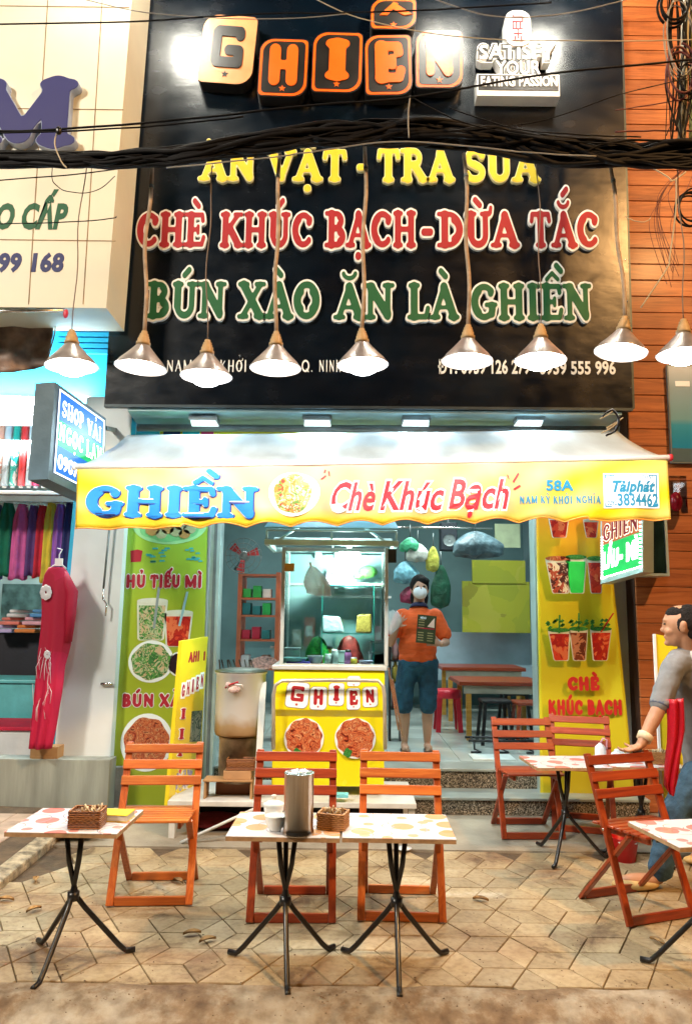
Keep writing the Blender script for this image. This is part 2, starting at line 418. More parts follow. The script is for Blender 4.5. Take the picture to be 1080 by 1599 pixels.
# ------------------------------------------------------------------ ground
def rough_ground_mat():
    m, n, L, p = nodes('worn_concrete_street'); tc = n.new('ShaderNodeTexCoord')
    a = n.new('ShaderNodeTexNoise'); a.inputs['Scale'].default_value = 2.2; a.inputs['Detail'].default_value = 10; a.inputs['Roughness'].default_value = .7
    b = n.new('ShaderNodeTexNoise'); b.inputs['Scale'].default_value = 14; b.inputs['Detail'].default_value = 8
    L.new(tc.outputs['Object'], a.inputs[0]); L.new(tc.outputs['Object'], b.inputs[0])
    r = rampnode(n, [(.32, (.12, .065, .03)), (.46, (.25, .17, .095)), (.54, (.37, .31, .22)), (.68, (.46, .42, .34))]); L.new(a.outputs[0], r.inputs[0])
    r2 = rampnode(n, [(.3, (.45, .4, .35)), (.6, (1, 1, 1))]); L.new(b.outputs[0], r2.inputs[0])
    mx = n.new('ShaderNodeMix'); mx.data_type = 'RGBA'; mx.blend_type = 'MULTIPLY'; mx.inputs[0].default_value = .8
    L.new(r.outputs[0], mx.inputs[6]); L.new(r2.outputs[0], mx.inputs[7]); L.new(mx.outputs[2], p.inputs['Base Color'])
    p.inputs['Roughness'].default_value = .85
    bp = n.new('ShaderNodeBump'); bp.inputs['Strength'].default_value = .7; bp.inputs['Distance'].default_value = .02
    L.new(b.outputs[0], bp.inputs['Height']); L.new(bp.outputs[0], p.inputs['Normal']); return m
GROUNDM = rough_ground_mat()
struct('street_ground', MB().box(-60, 60, -60, 1.6, -.4, -.07), GROUNDM)
struct('ground', MB().box(-60, 60, 1.6, 60, -.4, -.05), GROUNDM)
from mathutils import noise as mn
def gutter():
    mb = MB()
    def f(u, v):
        x = -3.6 + 7.4 * u; y = 1.5 + (1.74 + .02 * mn.noise(Vector((u * 40, 0, 0)))) * v
        z = -.05 + .028 * mn.noise(Vector((x * 2.5, y * 4, 0))) + .012 * mn.noise(Vector((x * 11, y * 13, 3)))
        e = min(1, max(0, (y - 3.0) / .16)); z = z * (1 - e) + (.012 + .006 * mn.noise(Vector((x * 9, y * 9, 1)))) * e
        return Vector((x, y + .03 * mn.noise(Vector((x * 3, y * 3, 7))) * (1 - e), z))
    mb.sheet(f, 190, 60); return mb
o = struct('gutter', gutter(), GROUNDM)
# hexagonal pavers grooved into rhombs; the nearest are single tiles
def tile_mat():
    m, n, L, p = nodes('paver_concrete'); tc = n.new('ShaderNodeTexCoord'); g = n.new('ShaderNodeNewGeometry')
    a = n.new('ShaderNodeTexNoise'); a.inputs['Scale'].default_value = 1.3; a.inputs['Detail'].default_value = 9; a.inputs['Roughness'].default_value = .65
    b = n.new('ShaderNodeTexNoise'); b.inputs['Scale'].default_value = 35; b.inputs['Detail'].default_value = 6
    L.new(g.outputs['Position'], a.inputs[0]); L.new(g.outputs['Position'], b.inputs[0])
    r = rampnode(n, [(.30, (.16, .07, .025)), (.39, (.29, .19, .10)), (.48, (.41, .31, .175)), (.60, (.45, .36, .22)), (.68, (.60, .54, .43))]); L.new(a.outputs[0], r.inputs[0])
    st = n.new('ShaderNodeTexNoise'); st.inputs['Scale'].default_value = 2.6; st.inputs['Detail'].default_value = 12; st.inputs['Roughness'].default_value = .75; st.inputs['Distortion'].default_value = .8; L.new(g.outputs['Position'], st.inputs[0])
    sr = rampnode(n, [(.36, (.45, .38, .30)), (.45, (.88, .86, .80)), (.56, (1, 1, 1))]); L.new(st.outputs[0], sr.inputs[0])
    oi = n.new('ShaderNodeObjectInfo'); hs = n.new('ShaderNodeHueSaturation'); mr = n.new('ShaderNodeMapRange'); mr.inputs[3].default_value = .82; mr.inputs[4].default_value = 1.14
    L.new(oi.outputs['Random'], mr.inputs[0]); L.new(mr.outputs[0], hs.inputs['Value'])
    r2 = rampnode(n, [(.3, (.6, .55, .5)), (.55, (1, 1, 1))]); L.new(b.outputs[0], r2.inputs[0])
    mx = n.new('ShaderNodeMix'); mx.data_type = 'RGBA'; mx.blend_type = 'MULTIPLY'; mx.inputs[0].default_value = .6
    L.new(r.outputs[0], mx.inputs[6]); L.new(r2.outputs[0], mx.inputs[7]); m3 = n.new('ShaderNodeMix'); m3.data_type = 'RGBA'; m3.blend_type = 'MULTIPLY'; m3.inputs[0].default_value = 1; L.new(mx.outputs[2], m3.inputs[6]); L.new(sr.outputs[0], m3.inputs[7]); L.new(m3.outputs[2], hs.inputs['Color']); L.new(hs.outputs[0], p.inputs['Base Color'])
    ro = n.new('ShaderNodeMapRange'); ro.inputs[3].default_value = .85; ro.inputs[4].default_value = .42; L.new(a.outputs[0], ro.inputs[0]); L.new(ro.outputs[0], p.inputs['Roughness'])
    bp = n.new('ShaderNodeBump'); bp.inputs['Strength'].default_value = .35; bp.inputs['Distance'].default_value = .006
    L.new(b.outputs[0], bp.inputs['Height']); L.new(bp.outputs[0], p.inputs['Normal']); return m
TILE = tile_mat()
GROUT = mat('grout_dirt', (.10, .065, .035), .9, var=.3, scale=12, bump=.3)
pav = struct('pavement', MB().box(-3.8, 4.0, 3.16, 5.06, -.3, -.013), GROUT)
s_ = .185; h3 = math.sqrt(3)
kinds = []
for k in range(3):
    V = [Vector((0, 0))] + [Vector((s_ * math.cos(R(120 * k + 60 * j)), s_ * math.sin(R(120 * k + 60 * j)))) for j in range(3)]
    c = sum(V, Vector((0, 0))) / 4; kinds.append((c, [c + (q - c) * .974 for q in V], [c + (q - c) * .950 for q in V]))
def rhomb(mb, k, ox, oy, dz=0):
    c, a, b = kinds[k]; o_ = Vector((ox, oy))
    lo = [(*(q + o_), -.03) for q in a]; mid = [(*(q + o_), -.0035 + dz) for q in a]; top = [(*(q + o_), dz) for q in b]
    mb.add(lo + mid + top, [(8, 9, 10, 11)] + [(i, (i + 1) % 4, (i + 1) % 4 + 4, i + 4) for i in range(4)] + [(i + 4, (i + 1) % 4 + 4, (i + 1) % 4 + 8, i + 8) for i in range(4)])
cand = []
for i in range(-16, 16):
    for j in range(0, 24):
        cx = 1.5 * s_ * i + .06; cy = 3.22 + h3 * s_ * (j + .5 * (i % 2)) - .1
        for k in range(3):
            c = kinds[k][0]; x, y = cx + c.x, cy + c.y
            if y < 3.25 or y > 5.0 or abs(x) > 3.6: continue
            if x < -1.62 and y > 3.9 + (x + 2.2) * 1.2 and x < -1.3: continue
            cand.append((x, y, cx, cy, k))
vis = [q for q in cand if abs(q[0]) < q[1] * .49 + .12]; rest = [q for q in cand if not abs(q[0]) < q[1] * .49 + .12]
vis.sort(key=lambda q: q[1]); rest += vis[298:]; vis = vis[:298]
tm = []
for k in range(3):
    mb = MB(); rhomb(mb, k, 0, 0); o = obj('tile', mb, TILE, pav); tm.append(o.data); bpy.data.objects.remove(o)
for x, y, cx, cy, k in vis:
    o = bpy.data.objects.new('tile', tm[k]); COL.objects.link(o); o.parent = pav; o.location = (cx, cy, random.uniform(-.0012, .0012)); o.rotation_euler = (R(random.uniform(-.25, .25)), R(random.uniform(-.25, .25)), 0)
mb = MB()
for x, y, cx, cy, k in rest: rhomb(mb, k, cx, cy, random.uniform(-.001, .001))
o = obj('far_tiles', mb, TILE, pav); o['kind'] = 'stuff'
# smooth slab strip between the pavers and the steps
SLAB = mat('worn_cement_slab', (.33, .29, .22), .7, var=.25, scale=2.5, bump=.3, bscale=40)
slab = struct('forecourt_slab', MB().box(-3.8, 4.0, 5.06, 6.6, -.3, .004), SLAB)
KERBM = mat('gravelly_kerb', (.40, .33, .22), .9, var=.45, scale=18, bump=.8, bscale=60)
# left neighbour's smooth ramp with a gravelly edge, running diagonally
a_, b_ = gp(-60, 1440), gp(112, 1296)
n_ = Vector((b_ - a_).to_2d()).normalized(); per = Vector((-n_.y, n_.x))
mb = MB()
def ptf(p, z): return (p.x, p.y, z)
e0 = a_.to_2d() - n_ * .6; e1 = b_.to_2d() + n_ * .35
mb.hexa([ptf(e0, -.02), ptf(e1, -.02), ptf(e1 + per * .11, -.02), ptf(e0 + per * .11, -.02), ptf(e0 + n_ * 0, .035), ptf(e1, .05), ptf(e1 + per * .11, .06), ptf(e0 + per * .11, .045)])
struct('kerb', mb, KERBM, bev=.012)
RAMP = mat('pink_ramp_tiles', (.46, .33, .24), .45, var=.2, scale=5, bump=.2)
rp = struct('ramp', MB().hexa([ptf(e0 + per * .11, -.02), ptf(e1 + per * .11, -.02), ptf(Vector((-3.8, 5.9)), -.02), ptf(Vector((-3.9, e0.y)), -.02),
    ptf(e0 + per * .11, .042), ptf(e1 + per * .11, .056), ptf(Vector((-3.8, 5.9)), .056), ptf(Vector((-3.9, e0.y)), .05)]), GROUT)
def inramp(x, y):
    q = Vector((x, y)) - e0; return q.dot(per) > .14 and x > -3.7 and y < 5.78
mb0 = MB().box(-.098, .098, -.098, .098, 0, .008); t0 = obj('tile', mb0, RAMP, rp, bev=.003); dm = t0.data
first = True
for i in range(20):
    for j in range(14):
        x, y = -3.65 + i * .2, 3.3 + j * .2
        if x > -1.5 or not (inramp(x - .1, y - .1) and inramp(x + .1, y - .1) and inramp(x + .1, y + .1)): continue
        o = t0 if first else t0.copy()
        if not first: COL.objects.link(o)
        first = False; o.location = (x, y, .0505 + .004 * 0)

# ------------------------------------------------------------------ granite steps and raised floor
def granite():
    m, n, L, p = nodes('speckled_granite'); tc = n.new('ShaderNodeTexCoord')
    v = n.new('ShaderNodeTexVoronoi'); v.inputs['Scale'].default_value = 130; L.new(tc.outputs['Object'], v.inputs[0])
    r = rampnode(n, [(.1, (.02, .02, .018)), (.45, (.10, .085, .06)), (.75, (.30, .25, .18)), (.95, (.5, .45, .36))]); L.new(v.outputs['Color'], r.inputs[0]); L.new(r.outputs[0], p.inputs['Base Color'])
    p.inputs['Roughness'].default_value = .25; return m
GRAN = granite()
X0, X1 = -1.95, 2.35
SZ1, SZ2 = .135, .29
def Zat(px, py, Y): return at(px, py, Y).z
st = thing('entrance_steps', 'two dark speckled granite steps up to the shop floor', 'steps', (0.3, 5.95, 0))
boxp('step', GRAN, st, -1.15, X1, 5.92, 6.24, .006, SZ1 - .02); boxp('tread', mat('grey_green_tread', (.30, .34, .31), .3, var=.15), st, -1.16, X1, 5.90, 6.24, SZ1 - .02, SZ1, bev=.004)
boxp('step', GRAN, st, -1.15, X1, 6.22, 6.5, SZ1 + .001, SZ2 - .022); boxp('tread', MATS['grey_green_tread'], st, -1.16, X1, 6.20, 6.52, SZ2 - .022, SZ2, bev=.004)
FLOORT = mat('pale_floor_tile', (.50, .55, .50), .16, var=.08, scale=2, bump=.02)
fl = struct('shop_floor', MB().box(-2.6, 2.8, 6.521, 11.2, 0, SZ2 - .016), mat('floor_joint', (.2, .2, .18), .8))
t0 = None
for i in range(9):
    for j in range(8):
        x, y = -2.3 + .6 * i, 6.825 + .6 * j
        if t0 is None: t0 = obj('floor_tile', MB().box(-.298, .298, -.298, .298, -.016, -.001), FLOORT, fl, bev=.002); o = t0
        else: o = t0.copy(); COL.objects.link(o)
        o.location = (x, y, SZ2)

# ------------------------------------------------------------------ the shop room
room_back = struct('room_back_wall', MB().box(-2.6, 2.9, 10.6, 10.75, 0, 3.6), TEALW)
struct('room_left_wall', MB().box(-2.3, -2.15, 6.42, 10.6, 0, 3.6), TEALW)
struct('room_right_wall', MB().box(2.55, 2.7, 6.42, 10.6, 0, 3.6), mat('grey_blue_wall', (.30, .42, .46), .6, var=.12, scale=2))
struct('room_ceiling', MB().box(-2.6, 2.9, 6.42, 10.75, 3.45, 3.6), WHITE)
# facade over the door, hidden behind the awning and the big sign
facade = thing('shop_facade', 'shop front wall between the green banner and the orange banner, behind the awning', 'building', (0, 6.3, 0))
boxp('upper_wall', OFFW, facade, -2.15, 2.45, 6.25, 6.42, 2.92, 8.2)
XL, XR = at(336, 1000, 6.2).x, at(842, 1000, 6.2).x
boxp('pier', OFFW, facade, -2.15, at(325, 900, 6.2).x - .02, 6.25, 6.42, 0, 2.92)
boxp('pier', OFFW, facade, at(856, 900, 6.2).x + .02, 2.45, 6.25, 6.42, 0, 2.92)
def doorpost(x, w):
    f = obj('door_jamb', MB().box(x - w / 2, x + w / 2, 6.14, 6.30, .02, 2.92), ALU, facade, bev=.004)
    obj('track', MB().box(x - .012, x + .012, 6.132, 6.139, .03, 2.9), GREYM, f)
doorpost(at(335, 950, 6.2).x, .085); doorpost(at(842, 950, 6.2).x, .10)
# header strip with colour blocks under the soffit
hz0, hz1 = 2.92, 3.16
boxp('header_strip', mat('lime_yellow_board', (.62, .66, .02), .5), facade, -1.85, 2.1, 6.18, 6.24, hz0, hz1)
for (pa, pb, c, nm) in ((186, 250, (.05, .55, .75), 'cyan'), (256, 282, (.01, .03, .12), 'navy'), (286, 312, (.02, .5, .62), 'cyan2'), (315, 334, (.5, .03, .12), 'maroon'), (830, 846, (.6, .03, .08), 'maroon'), (850, 872, (.2, .25, .3), 'grey'), (876, 902, (.01, .03, .12), 'navy')):
    boxp('colour_block', mat('block_' + nm, c, .5), facade, at(pa, 665, 6.17).x, at(pb, 665, 6.17).x, 6.165, 6.178, hz0 + .01, hz1 - .01)
# interior fluorescent fittings
def tube_fitting(loc, ln, label, power, col=(.86, 1, .97), rot=False):
    t = thing('fluorescent_light', label, 'light', loc)
    x, y, z = loc
    boxp('housing', WHITE, t, x - ln / 2, x + ln / 2, y - .04, y + .04, z + .03, z + .08)
    obj('tube', MB().tube([(x - ln / 2 + .03, y, z), (x + ln / 2 - .03, y, z)], .016, 10), mat('tube_glow', (1, 1, 1), .5, var=0, bump=0, emit=9, ecol=(.9, 1, .98)), t)
    l = lamp('tube_light', 'AREA', (x, y, z - .03), power, col, ln, (x, y, 0), .06); l.parent = t; l.location = (0, 0, -.03)
tube_fitting((-.9, 8.3, 3.3), 1.2, 'fluorescent tube on the ceiling over the left side of the shop room', 34)
tube_fitting((1.2, 8.2, 3.3), 1.2, 'fluorescent tube on the ceiling over the right side of the shop room', 36)

# ------------------------------------------------------------------ big black sign
YS = 5.7
def signmat():
    m, n, L, p = nodes('glossy_black_sign_sheet'); tc = n.new('ShaderNodeTexCoord')
    a = n.new('ShaderNodeTexNoise'); a.inputs['Scale'].default_value = 1.4; a.inputs['Detail'].default_value = 9
    mp = n.new('ShaderNodeMapping'); mp.inputs['Scale'].default_value = (1.5, 1, 2.5); L.new(tc.outputs['Object'], mp.inputs[0])
    b = n.new('ShaderNodeTexNoise'); b.inputs['Scale'].default_value = 3; b.inputs['Detail'].default_value = 8; L.new(mp.outputs[0], b.inputs[0]); L.new(tc.outputs['Object'], a.inputs[0])
    r = rampnode(n, [(.35, (.0008, .002, .005)), (.6, (.001, .005, .011)), (.75, (.003, .009, .016))]); L.new(a.outputs[0], r.inputs[0]); L.new(r.outputs[0], p.inputs['Base Color'])
    q = n.new('ShaderNodeMapRange'); q.inputs[3].default_value = .13; q.inputs[4].default_value = .36; L.new(b.outputs[0], q.inputs[0]); L.new(q.outputs[0], p.inputs['Roughness'])
    p.inputs['Specular IOR Level'].default_value = .5
    bp = n.new('ShaderNodeBump'); bp.inputs['Strength'].default_value = .035; bp.inputs['Distance'].default_value = .05; L.new(b.outputs[0], bp.inputs['Height']); L.new(bp.outputs[0], p.inputs['Normal'])
    return m
SIGN = signmat()
bl, br = at(163, 631, YS), at(987, 637, YS)
tl, tr = at(203, 0, YS), at(968, 0, YS)
k = (6.95 - bl.z) / (tl.z - bl.z)
zt = 6.95; TL = bl + (tl - bl) * k; TR = br + (tr - br) * ((zt - br.z) / (tr.z - br.z))
zb = (bl.z + br.z) / 2
sign = thing('main_sign', 'large glossy black sign board with yellow, red and green raised lettering above the awning', 'sign', (0, YS, zb))
mb = MB().hexa([(bl.x, YS, bl.z), (br.x, YS, br.z), (br.x, YS + .12, br.z), (bl.x, YS + .12, bl.z), (TL.x, YS, zt), (TR.x, YS, zt), (TR.x, YS + .12, zt), (TL.x, YS + .12, zt)])
obj('panel', mb, SIGN, sign)
mb = MB().bar((bl.x, YS + .02, bl.z - .012), (br.x, YS + .02, br.z - .012), .05, .022, side=(0, 1, 0)); obj('bottom_trim', mb, mat('dark_steel', (.05, .07, .08), .4, metal=.5), sign)
mb = MB().bar((br.x + .013, YS + .03, br.z), (TR.x + .013, YS + .03, zt), .03, .02, side=(0, 1, 0)); obj('side_trim', mb, mat('dark_steel', (.05, .07, .08)), sign)
for py in (405, 470, 545, 605):
    obj('screw', MB().ell(at(976 + (py - 400) * .04, py, YS - .003), (.007, .004, .007), 8), STEEL, sign)
# printed / raised lines
def sline(s, px0, px1, pyb, pyt, face, outm, py1=None, **k):
    fn = plane_map(px0, px1, pyb, pyt, YS - .002, py1=py1)
    return slab_text(s, fn, sign, face, outm, each=True, **k)
YW = mat('pale_yellow_edge', (.80, .78, .45), .5, var=0, bump=0)
sline('ĂN VẬT', 313, 543, 285, 237, INK_YEL, YW, out=.025, py1=286)
sline('-', 556, 574, 285, 237, INK_YEL, YW, out=.025)
sline('TRÀ SỮA', 586, 840, 287, 236, INK_YEL, YW, out=.025)
sline('CHÈ', 213, 322, 388, 335, INK_RED, INK_WHITE); sline('KHÚC', 343, 488, 389, 335, INK_RED, INK_WHITE); sline('BẠCH', 508, 650, 389, 333, INK_RED, INK_WHITE)
sline('-', 656, 676, 389, 333, INK_RED, INK_WHITE); sline('DỪA', 683, 808, 389, 334, INK_RED, INK_WHITE); sline('TẮC', 824, 933, 389, 334, INK_RED, INK_WHITE)
sline('BÚN', 230, 354, 499, 443, INK_GREEN, INK_WHITE); sline('XÀO', 371, 500, 500, 443, INK_GREEN, INK_WHITE); sline('ĂN', 523, 616, 501, 445, INK_GREEN, INK_WHITE)
sline('LÀ', 635, 714, 501, 445, INK_GREEN, INK_WHITE); sline('GHIỀN', 733, 923, 502, 446, INK_GREEN, INK_WHITE)
def sfont(s, px0, px1, pyb, pyt, layers, Y=YS - .002, parent=None, **k):
    return font_text(s, plane_map(px0, px1, pyb, pyt, Y), parent or sign, layers, **k)
LW = [(INK_WHITE, .028, 0, .003)]
ADR = lambda s, a_, b_: slab_text(s, plane_map(a_, b_, 581, 562, YS - .002), sign, INK_WHITE, None, serif=False, each=False, depth=(0, .003), face=-.035, gap=.06)
ADR('NAM', 259, 300); ADR('KỲ', 309, 332); ADR('KHỞI', 342, 386); ADR('NGHĨA', 394, 452); ADR('Q.', 470, 489); ADR('NINH', 497, 533); ADR('KIỀU', 541, 584)
sfont('ĐT: 0939 126 279 -', 684, 838, 583, 563, LW); sfont('0939 555 996', 842, 960, 584, 565, LW)

# raised tile logo
logo = thing('raised_logo_sign', 'orange and black raised letter tiles at the top of the black sign', 'sign', tuple(at(510, 165, YS)))
LBLACK = mat('tile_black', (.012, .011, .010), .35, var=.2, bump=.05); LOR = mat('tile_orange', (.78, .12, .005), .35, var=.05); LPE = mat('tile_peach', (.66, .28, .11), .35, var=.06)
def ltile(ch, px0, py0, px1, py1, light=False, rot=0, star_=True, th=.12, tall=.62):
    a, b = at(px0, py1, YS), at(px1, py0, YS); w, h = b.x - a.x, b.z - a.z; ca, sa = math.cos(R(rot)), math.sin(R(rot))
    def fn(u, v, q): 
        u2, v2 = u - w / 2, v - h / 2
        return Vector((a.x + w / 2 + u2 * ca - v2 * sa, YS - q, a.z + h / 2 + u2 * sa + v2 * ca))
    r1, r2 = .16 * w, .30 * w
    P = rrect(w, h, (r1 * .6, r2, r1 * .6, r2)); t = obj('letter_tile', MB().prism(P, fn, .002, th), mat('tile_side', (.01, .01, .011), .4), logo)
    inset = lambda d, f: [(d + x_ * (w - 2 * d) / w, d + y_ * (h - 2 * d) / h) for x_, y_ in P]
    if light: obj('face_plate', MB().prism(P, fn, th, th + .006), LPE, t)
    else:
        obj('border', MB().prism(inset(.008, 0), fn, th, th + .004), LOR, t); obj('face_plate', MB().prism(inset(.03, 0), fn, th + .004, th + .007), LBLACK, t)
    lm = LBLACK if light else LOR
    if ch:
        g = glyph(ch, ch == 'I'); tot = g[3]; mg = .17 * w if ch != 'I' else .26 * w
        f2 = lambda u, v, q: fn(mg + u / tot * (w - 2 * mg), h * .23 + v * h * .60, q + th)
        mb = MB(); glyph_to(mb, ch, ch == 'I', .055, f2, .006, .016); obj('letter', mb, lm, t)
    else:
        f2 = lambda u, v, q: fn(u, v, q + th); mb = MB(); 
        for q0, q1, q2, q3 in (((.2 * w, .42 * h), (.36 * w, .42 * h), (.60 * w, .80 * h), (.5 * w, .84 * h)), ((.5 * w, .84 * h), (.5 * w, .62 * h), (.72 * w, .42 * h), (.9 * w, .46 * h))): mb.prism([q0, q1, q2, q3], f2, .006, .015 if q0[0] < .3 * w else .0155)
        obj('circumflex', mb, lm, t)
    obj('star', MB().prism(star(w * .5, h * .13, .03), fn, th + .006, th + .012), lm, t)
ltile('g', 316, 43, 402, 146, light=True, rot=-4); ltile('H', 405, 78, 483, 166, rot=-1.5); ltile('I', 487, 68, 566, 160, rot=-1)
ltile('E', 568, 72, 641, 164, rot=1.5); ltile('', 577, 16, 648, 63); ltile('N', 646, 65, 719, 153)

badge = thing('slogan_badge', 'white pill and black outlined slogan badge at the top right of the black sign', 'sign', tuple(at(803, 160, YS)))
a, b = at(784, 88, YS), at(822, 34, YS); w, h = b.x - a.x, b.z - a.z
obj('pill', MB().prism(rrect(w, h, w * .42), lambda u, v, q: Vector((a.x + u, YS - q, a.z + v)), .002, .12), WHITE, badge)
f2 = lambda u, v, q: Vector((a.x + w * .28 + u, YS - .12 - q, a.z + h * .12 + v)); mb = MB(); ww, hh = w * .44, h * .76
for (x_, y_, x2, y2) in ((0, .86, 1, .93), (0, .86, .15, 1), (.85, .72, 1, .93), (0, .70, .85, .76), (0, .5, .12, .7), (.3, .5, .42, .70), (.65, .5, .78, .7), (0, .44, 1, .49), (.1, .26, .9, .31), (.45, .1, .55, .44), (.15, .06, .28, .2), (.72, .06, .86, .2), (0, 0, 1, .05)):
    mb.box(f2(x_ * ww, 0, 0).x, f2(x2 * ww, 0, 0).x, YS - .124, YS - .12, f2(0, y_ * hh, 0).z, f2(0, y2 * hh, 0).z)
obj('red_emblem', mb, INK_RED, badge)
LL = [(WHITE, .15, .02, .10), (LBLACK, .105, .1, .104), (WHITE, .012, .104, .110)]
sfont('SATISFY', 745, 860, 107, 86, LL, YS, badge); sfont('YOUR', 770, 838, 130, 110, LL, YS, badge)
pA, pB = at(740, 166, YS), at(866, 134, YS)
obj('slogan_plate', MB().box(pA.x, pB.x, YS - .13, YS - .004, pA.z, pB.z), WHITE, badge, bev=.004)
obj('plate_face', MB().box(pA.x + .012, pB.x - .012, YS - .134, YS - .13, pA.z + .05, pB.z - .012), LBLACK, badge)
sfont('EATING PASSION', 746, 862, 152, 138, [(WHITE, .03, .135, .139)], YS, badge)

# floodlights on arms above the board (their glare is the bright patches on the glossy sheet)
def mirror(px, py, Yl):
    q = at(px, py, YS); t = (YS - Yl) / YS
    return Vector((q.x + q.x * t, Yl, q.z + (q.z - H) * t))
FG = mat('flood_glow', (1, 1, .95), .5, var=0, bump=0, emit=110, ecol=(1, .97, .84))
for (px, py, lab) in ((303, 92, 'left floodlight'), (688, 88, 'middle floodlight'), (838, 88, 'right floodlight')):
    q = mirror(px, py, 4.75)
    t = thing('sign_floodlight', lab + ' on an arm above the black sign', 'floodlight', tuple(q))
    M = Matrix.Rotation(R(-38), 3, 'X')
    f3 = lambda x_, y_, z_: q + M @ Vector((x_, y_, z_))
    obj('housing', MB().hexa([f3(-.1, -.05, -.07), f3(.1, -.05, -.07), f3(.1, -.005, -.07), f3(-.1, -.005, -.07), f3(-.1, -.05, .07), f3(.1, -.05, .07), f3(.1, -.005, .07), f3(-.1, -.005, .07)]), BLACKM, t)
    obj('lens', MB().hexa([f3(-.17, 0, -.10), f3(.17, 0, -.10), f3(.17, .004, -.10), f3(-.1, .004, -.07), f3(-.17, 0, .10), f3(.17, 0, .10), f3(.17, .004, .10), f3(-.17, .004, .10)]), FG, t)
    obj('arm', MB().tube([q + Vector((0, -.03, .08)), q + Vector((0, .3, .45)), (q.x, YS + .05, max(q.z + .2, 7.0)), (q.x, YS + .05, 6.9)], .015, 8), GREYM, t)
    l = lamp('flood_lamp', 'SPOT', q + Vector((0, .02, 0)), 21, (1, .93, .76), .07, (q.x, YS, 5.2), spot=135, blend=.8); l.parent = t; l.location = (0, .02, 0)

# soffit (awning cassette) with four small LED floods
sof = thing('awning_cassette', 'grey steel soffit housing between the black sign and the yellow awning', 'awning housing', (0, 5.9, 3.0))
a, b, c, d = at(200, 634, YS + .02), at(970, 640, YS + .02), at(945, 668, 6.15), at(215, 664, 6.15)
mb = MB().hexa([(a.x, a.y, a.z - .04), (b.x, b.y, b.z - .04), (c.x, c.y, c.z - .0), (d.x, d.y, d.z - .0), (a.x, a.y, a.z - .02), (b.x, b.y, b.z - .02), (c.x, c.y, c.z + .03), (d.x, d.y, d.z + .03)])
obj('soffit_panel', mb, mat('grey_teal_sheet', (.28, .42, .44), .4, metal=.3, var=.15), sof)
obj('roller_tube', MB().tube([at(215, 668, 5.95), at(945, 671, 5.95)], .03, 12), GREYM, sof)
for px, lab in ((317, 'leftmost'), (495, 'second from left'), (650, 'third from left'), (828, 'rightmost')):
    q = at(px, 655, 5.78); t = thing('soffit_light', lab + ' of the four small rectangular lights under the black sign', 'light', tuple(q))
    boxp('casing', GREYM, t, q.x - .115, q.x + .115, q.y - .01, q.y + .13, q.z - .005, q.z + .03)
    obj('lens', MB().hexa([(q.x - .10, q.y, q.z - .012), (q.x + .10, q.y, q.z - .012), (q.x + .11, q.y + .11, q.z - .03), (q.x - .11, q.y + .11, q.z - .03), (q.x - .10, q.y, q.z - .004), (q.x + .10, q.y, q.z - .004), (q.x + .11, q.y + .11, q.z - .02), (q.x - .11, q.y + .11, q.z - .02)]), mat('led_lens', (.7, .78, .76), .3, var=.1, scale=30, emit=.8), t); l = lamp('led_light', 'AREA', q + Vector((0, .05, -.04)), 14, (.66, .88, 1), .2, q + Vector((0, -.25, -1)), .1); l.parent = t; l.location = (0, .05, -.04)
    obj('bracket', MB().tube([(q.x, q.y + .05, q.z + .03), (q.x, q.y + .05, q.z + .13)], .012, 6), GREYM, t)

# ------------------------------------------------------------------ awning
YA, YB = 4.8, 5.8
aw = thing('awning', 'retractable awning with white sloping cloth and yellow printed scalloped valance', 'awning', (0, YB, 2.9))
fl_, fr_, bl_, br_ = at(122, 729, YA), at(1040, 715, YA), at(200, 680, YB), at(962, 672, YB)
def cloth(u, v):
    p0 = fl_.lerp(fr_, u); p1 = bl_.lerp(br_, u); q = p0.lerp(p1, v)
    q.z += -.03 * math.sin(math.pi * v) + .006 * math.sin(u * 40 + 3 * v) * (1 - v) + .012 * mn.noise(Vector((u * 9, v * 3, 0))); return q
def vinyl_top():
    m = mat('white_awning_vinyl', (.56, .67, .74), .35, var=.14, scale=1.6, bump=.15, bscale=3, stretch=(3, 1, 1)); return m
obj('canopy', MB().sheet(cloth, 60, 12), vinyl_top(), aw, solid=.006)
obj('front_bar', MB().tube([fl_ + Vector((-.01, -.01, .0)), fr_ + Vector((.01, -.01, 0))], .019, 12), mat('white_rail', (.75, .77, .78), .3, var=.05), aw)
obj('end_cap', MB().tube([fr_ + Vector((.01, -.01, 0)), fr_ + Vector((.03, -.01, 0))], .024, 12), INK_RED, aw)
obj('end_cap', MB().tube([fl_ + Vector((-.03, -.01, 0)), fl_ + Vector((-.01, -.01, 0))], .024, 12), WHITE, aw)
for sx, (p0, p1) in enumerate(((fl_, bl_), (fr_, br_))):
    q0 = p0 + Vector((.25 if sx == 0 else -.25, .05, -.02)); q1 = p1 + Vector((.5 if sx == 0 else -.5, .1, -.08)); mid = (q0 + q1) / 2 + Vector((.25 if sx == 0 else -.25, 0, .0))
    obj('folding_arm', MB().bar(q0, mid, .04, .025).bar(mid, q1, .04, .025), WHITE, aw)
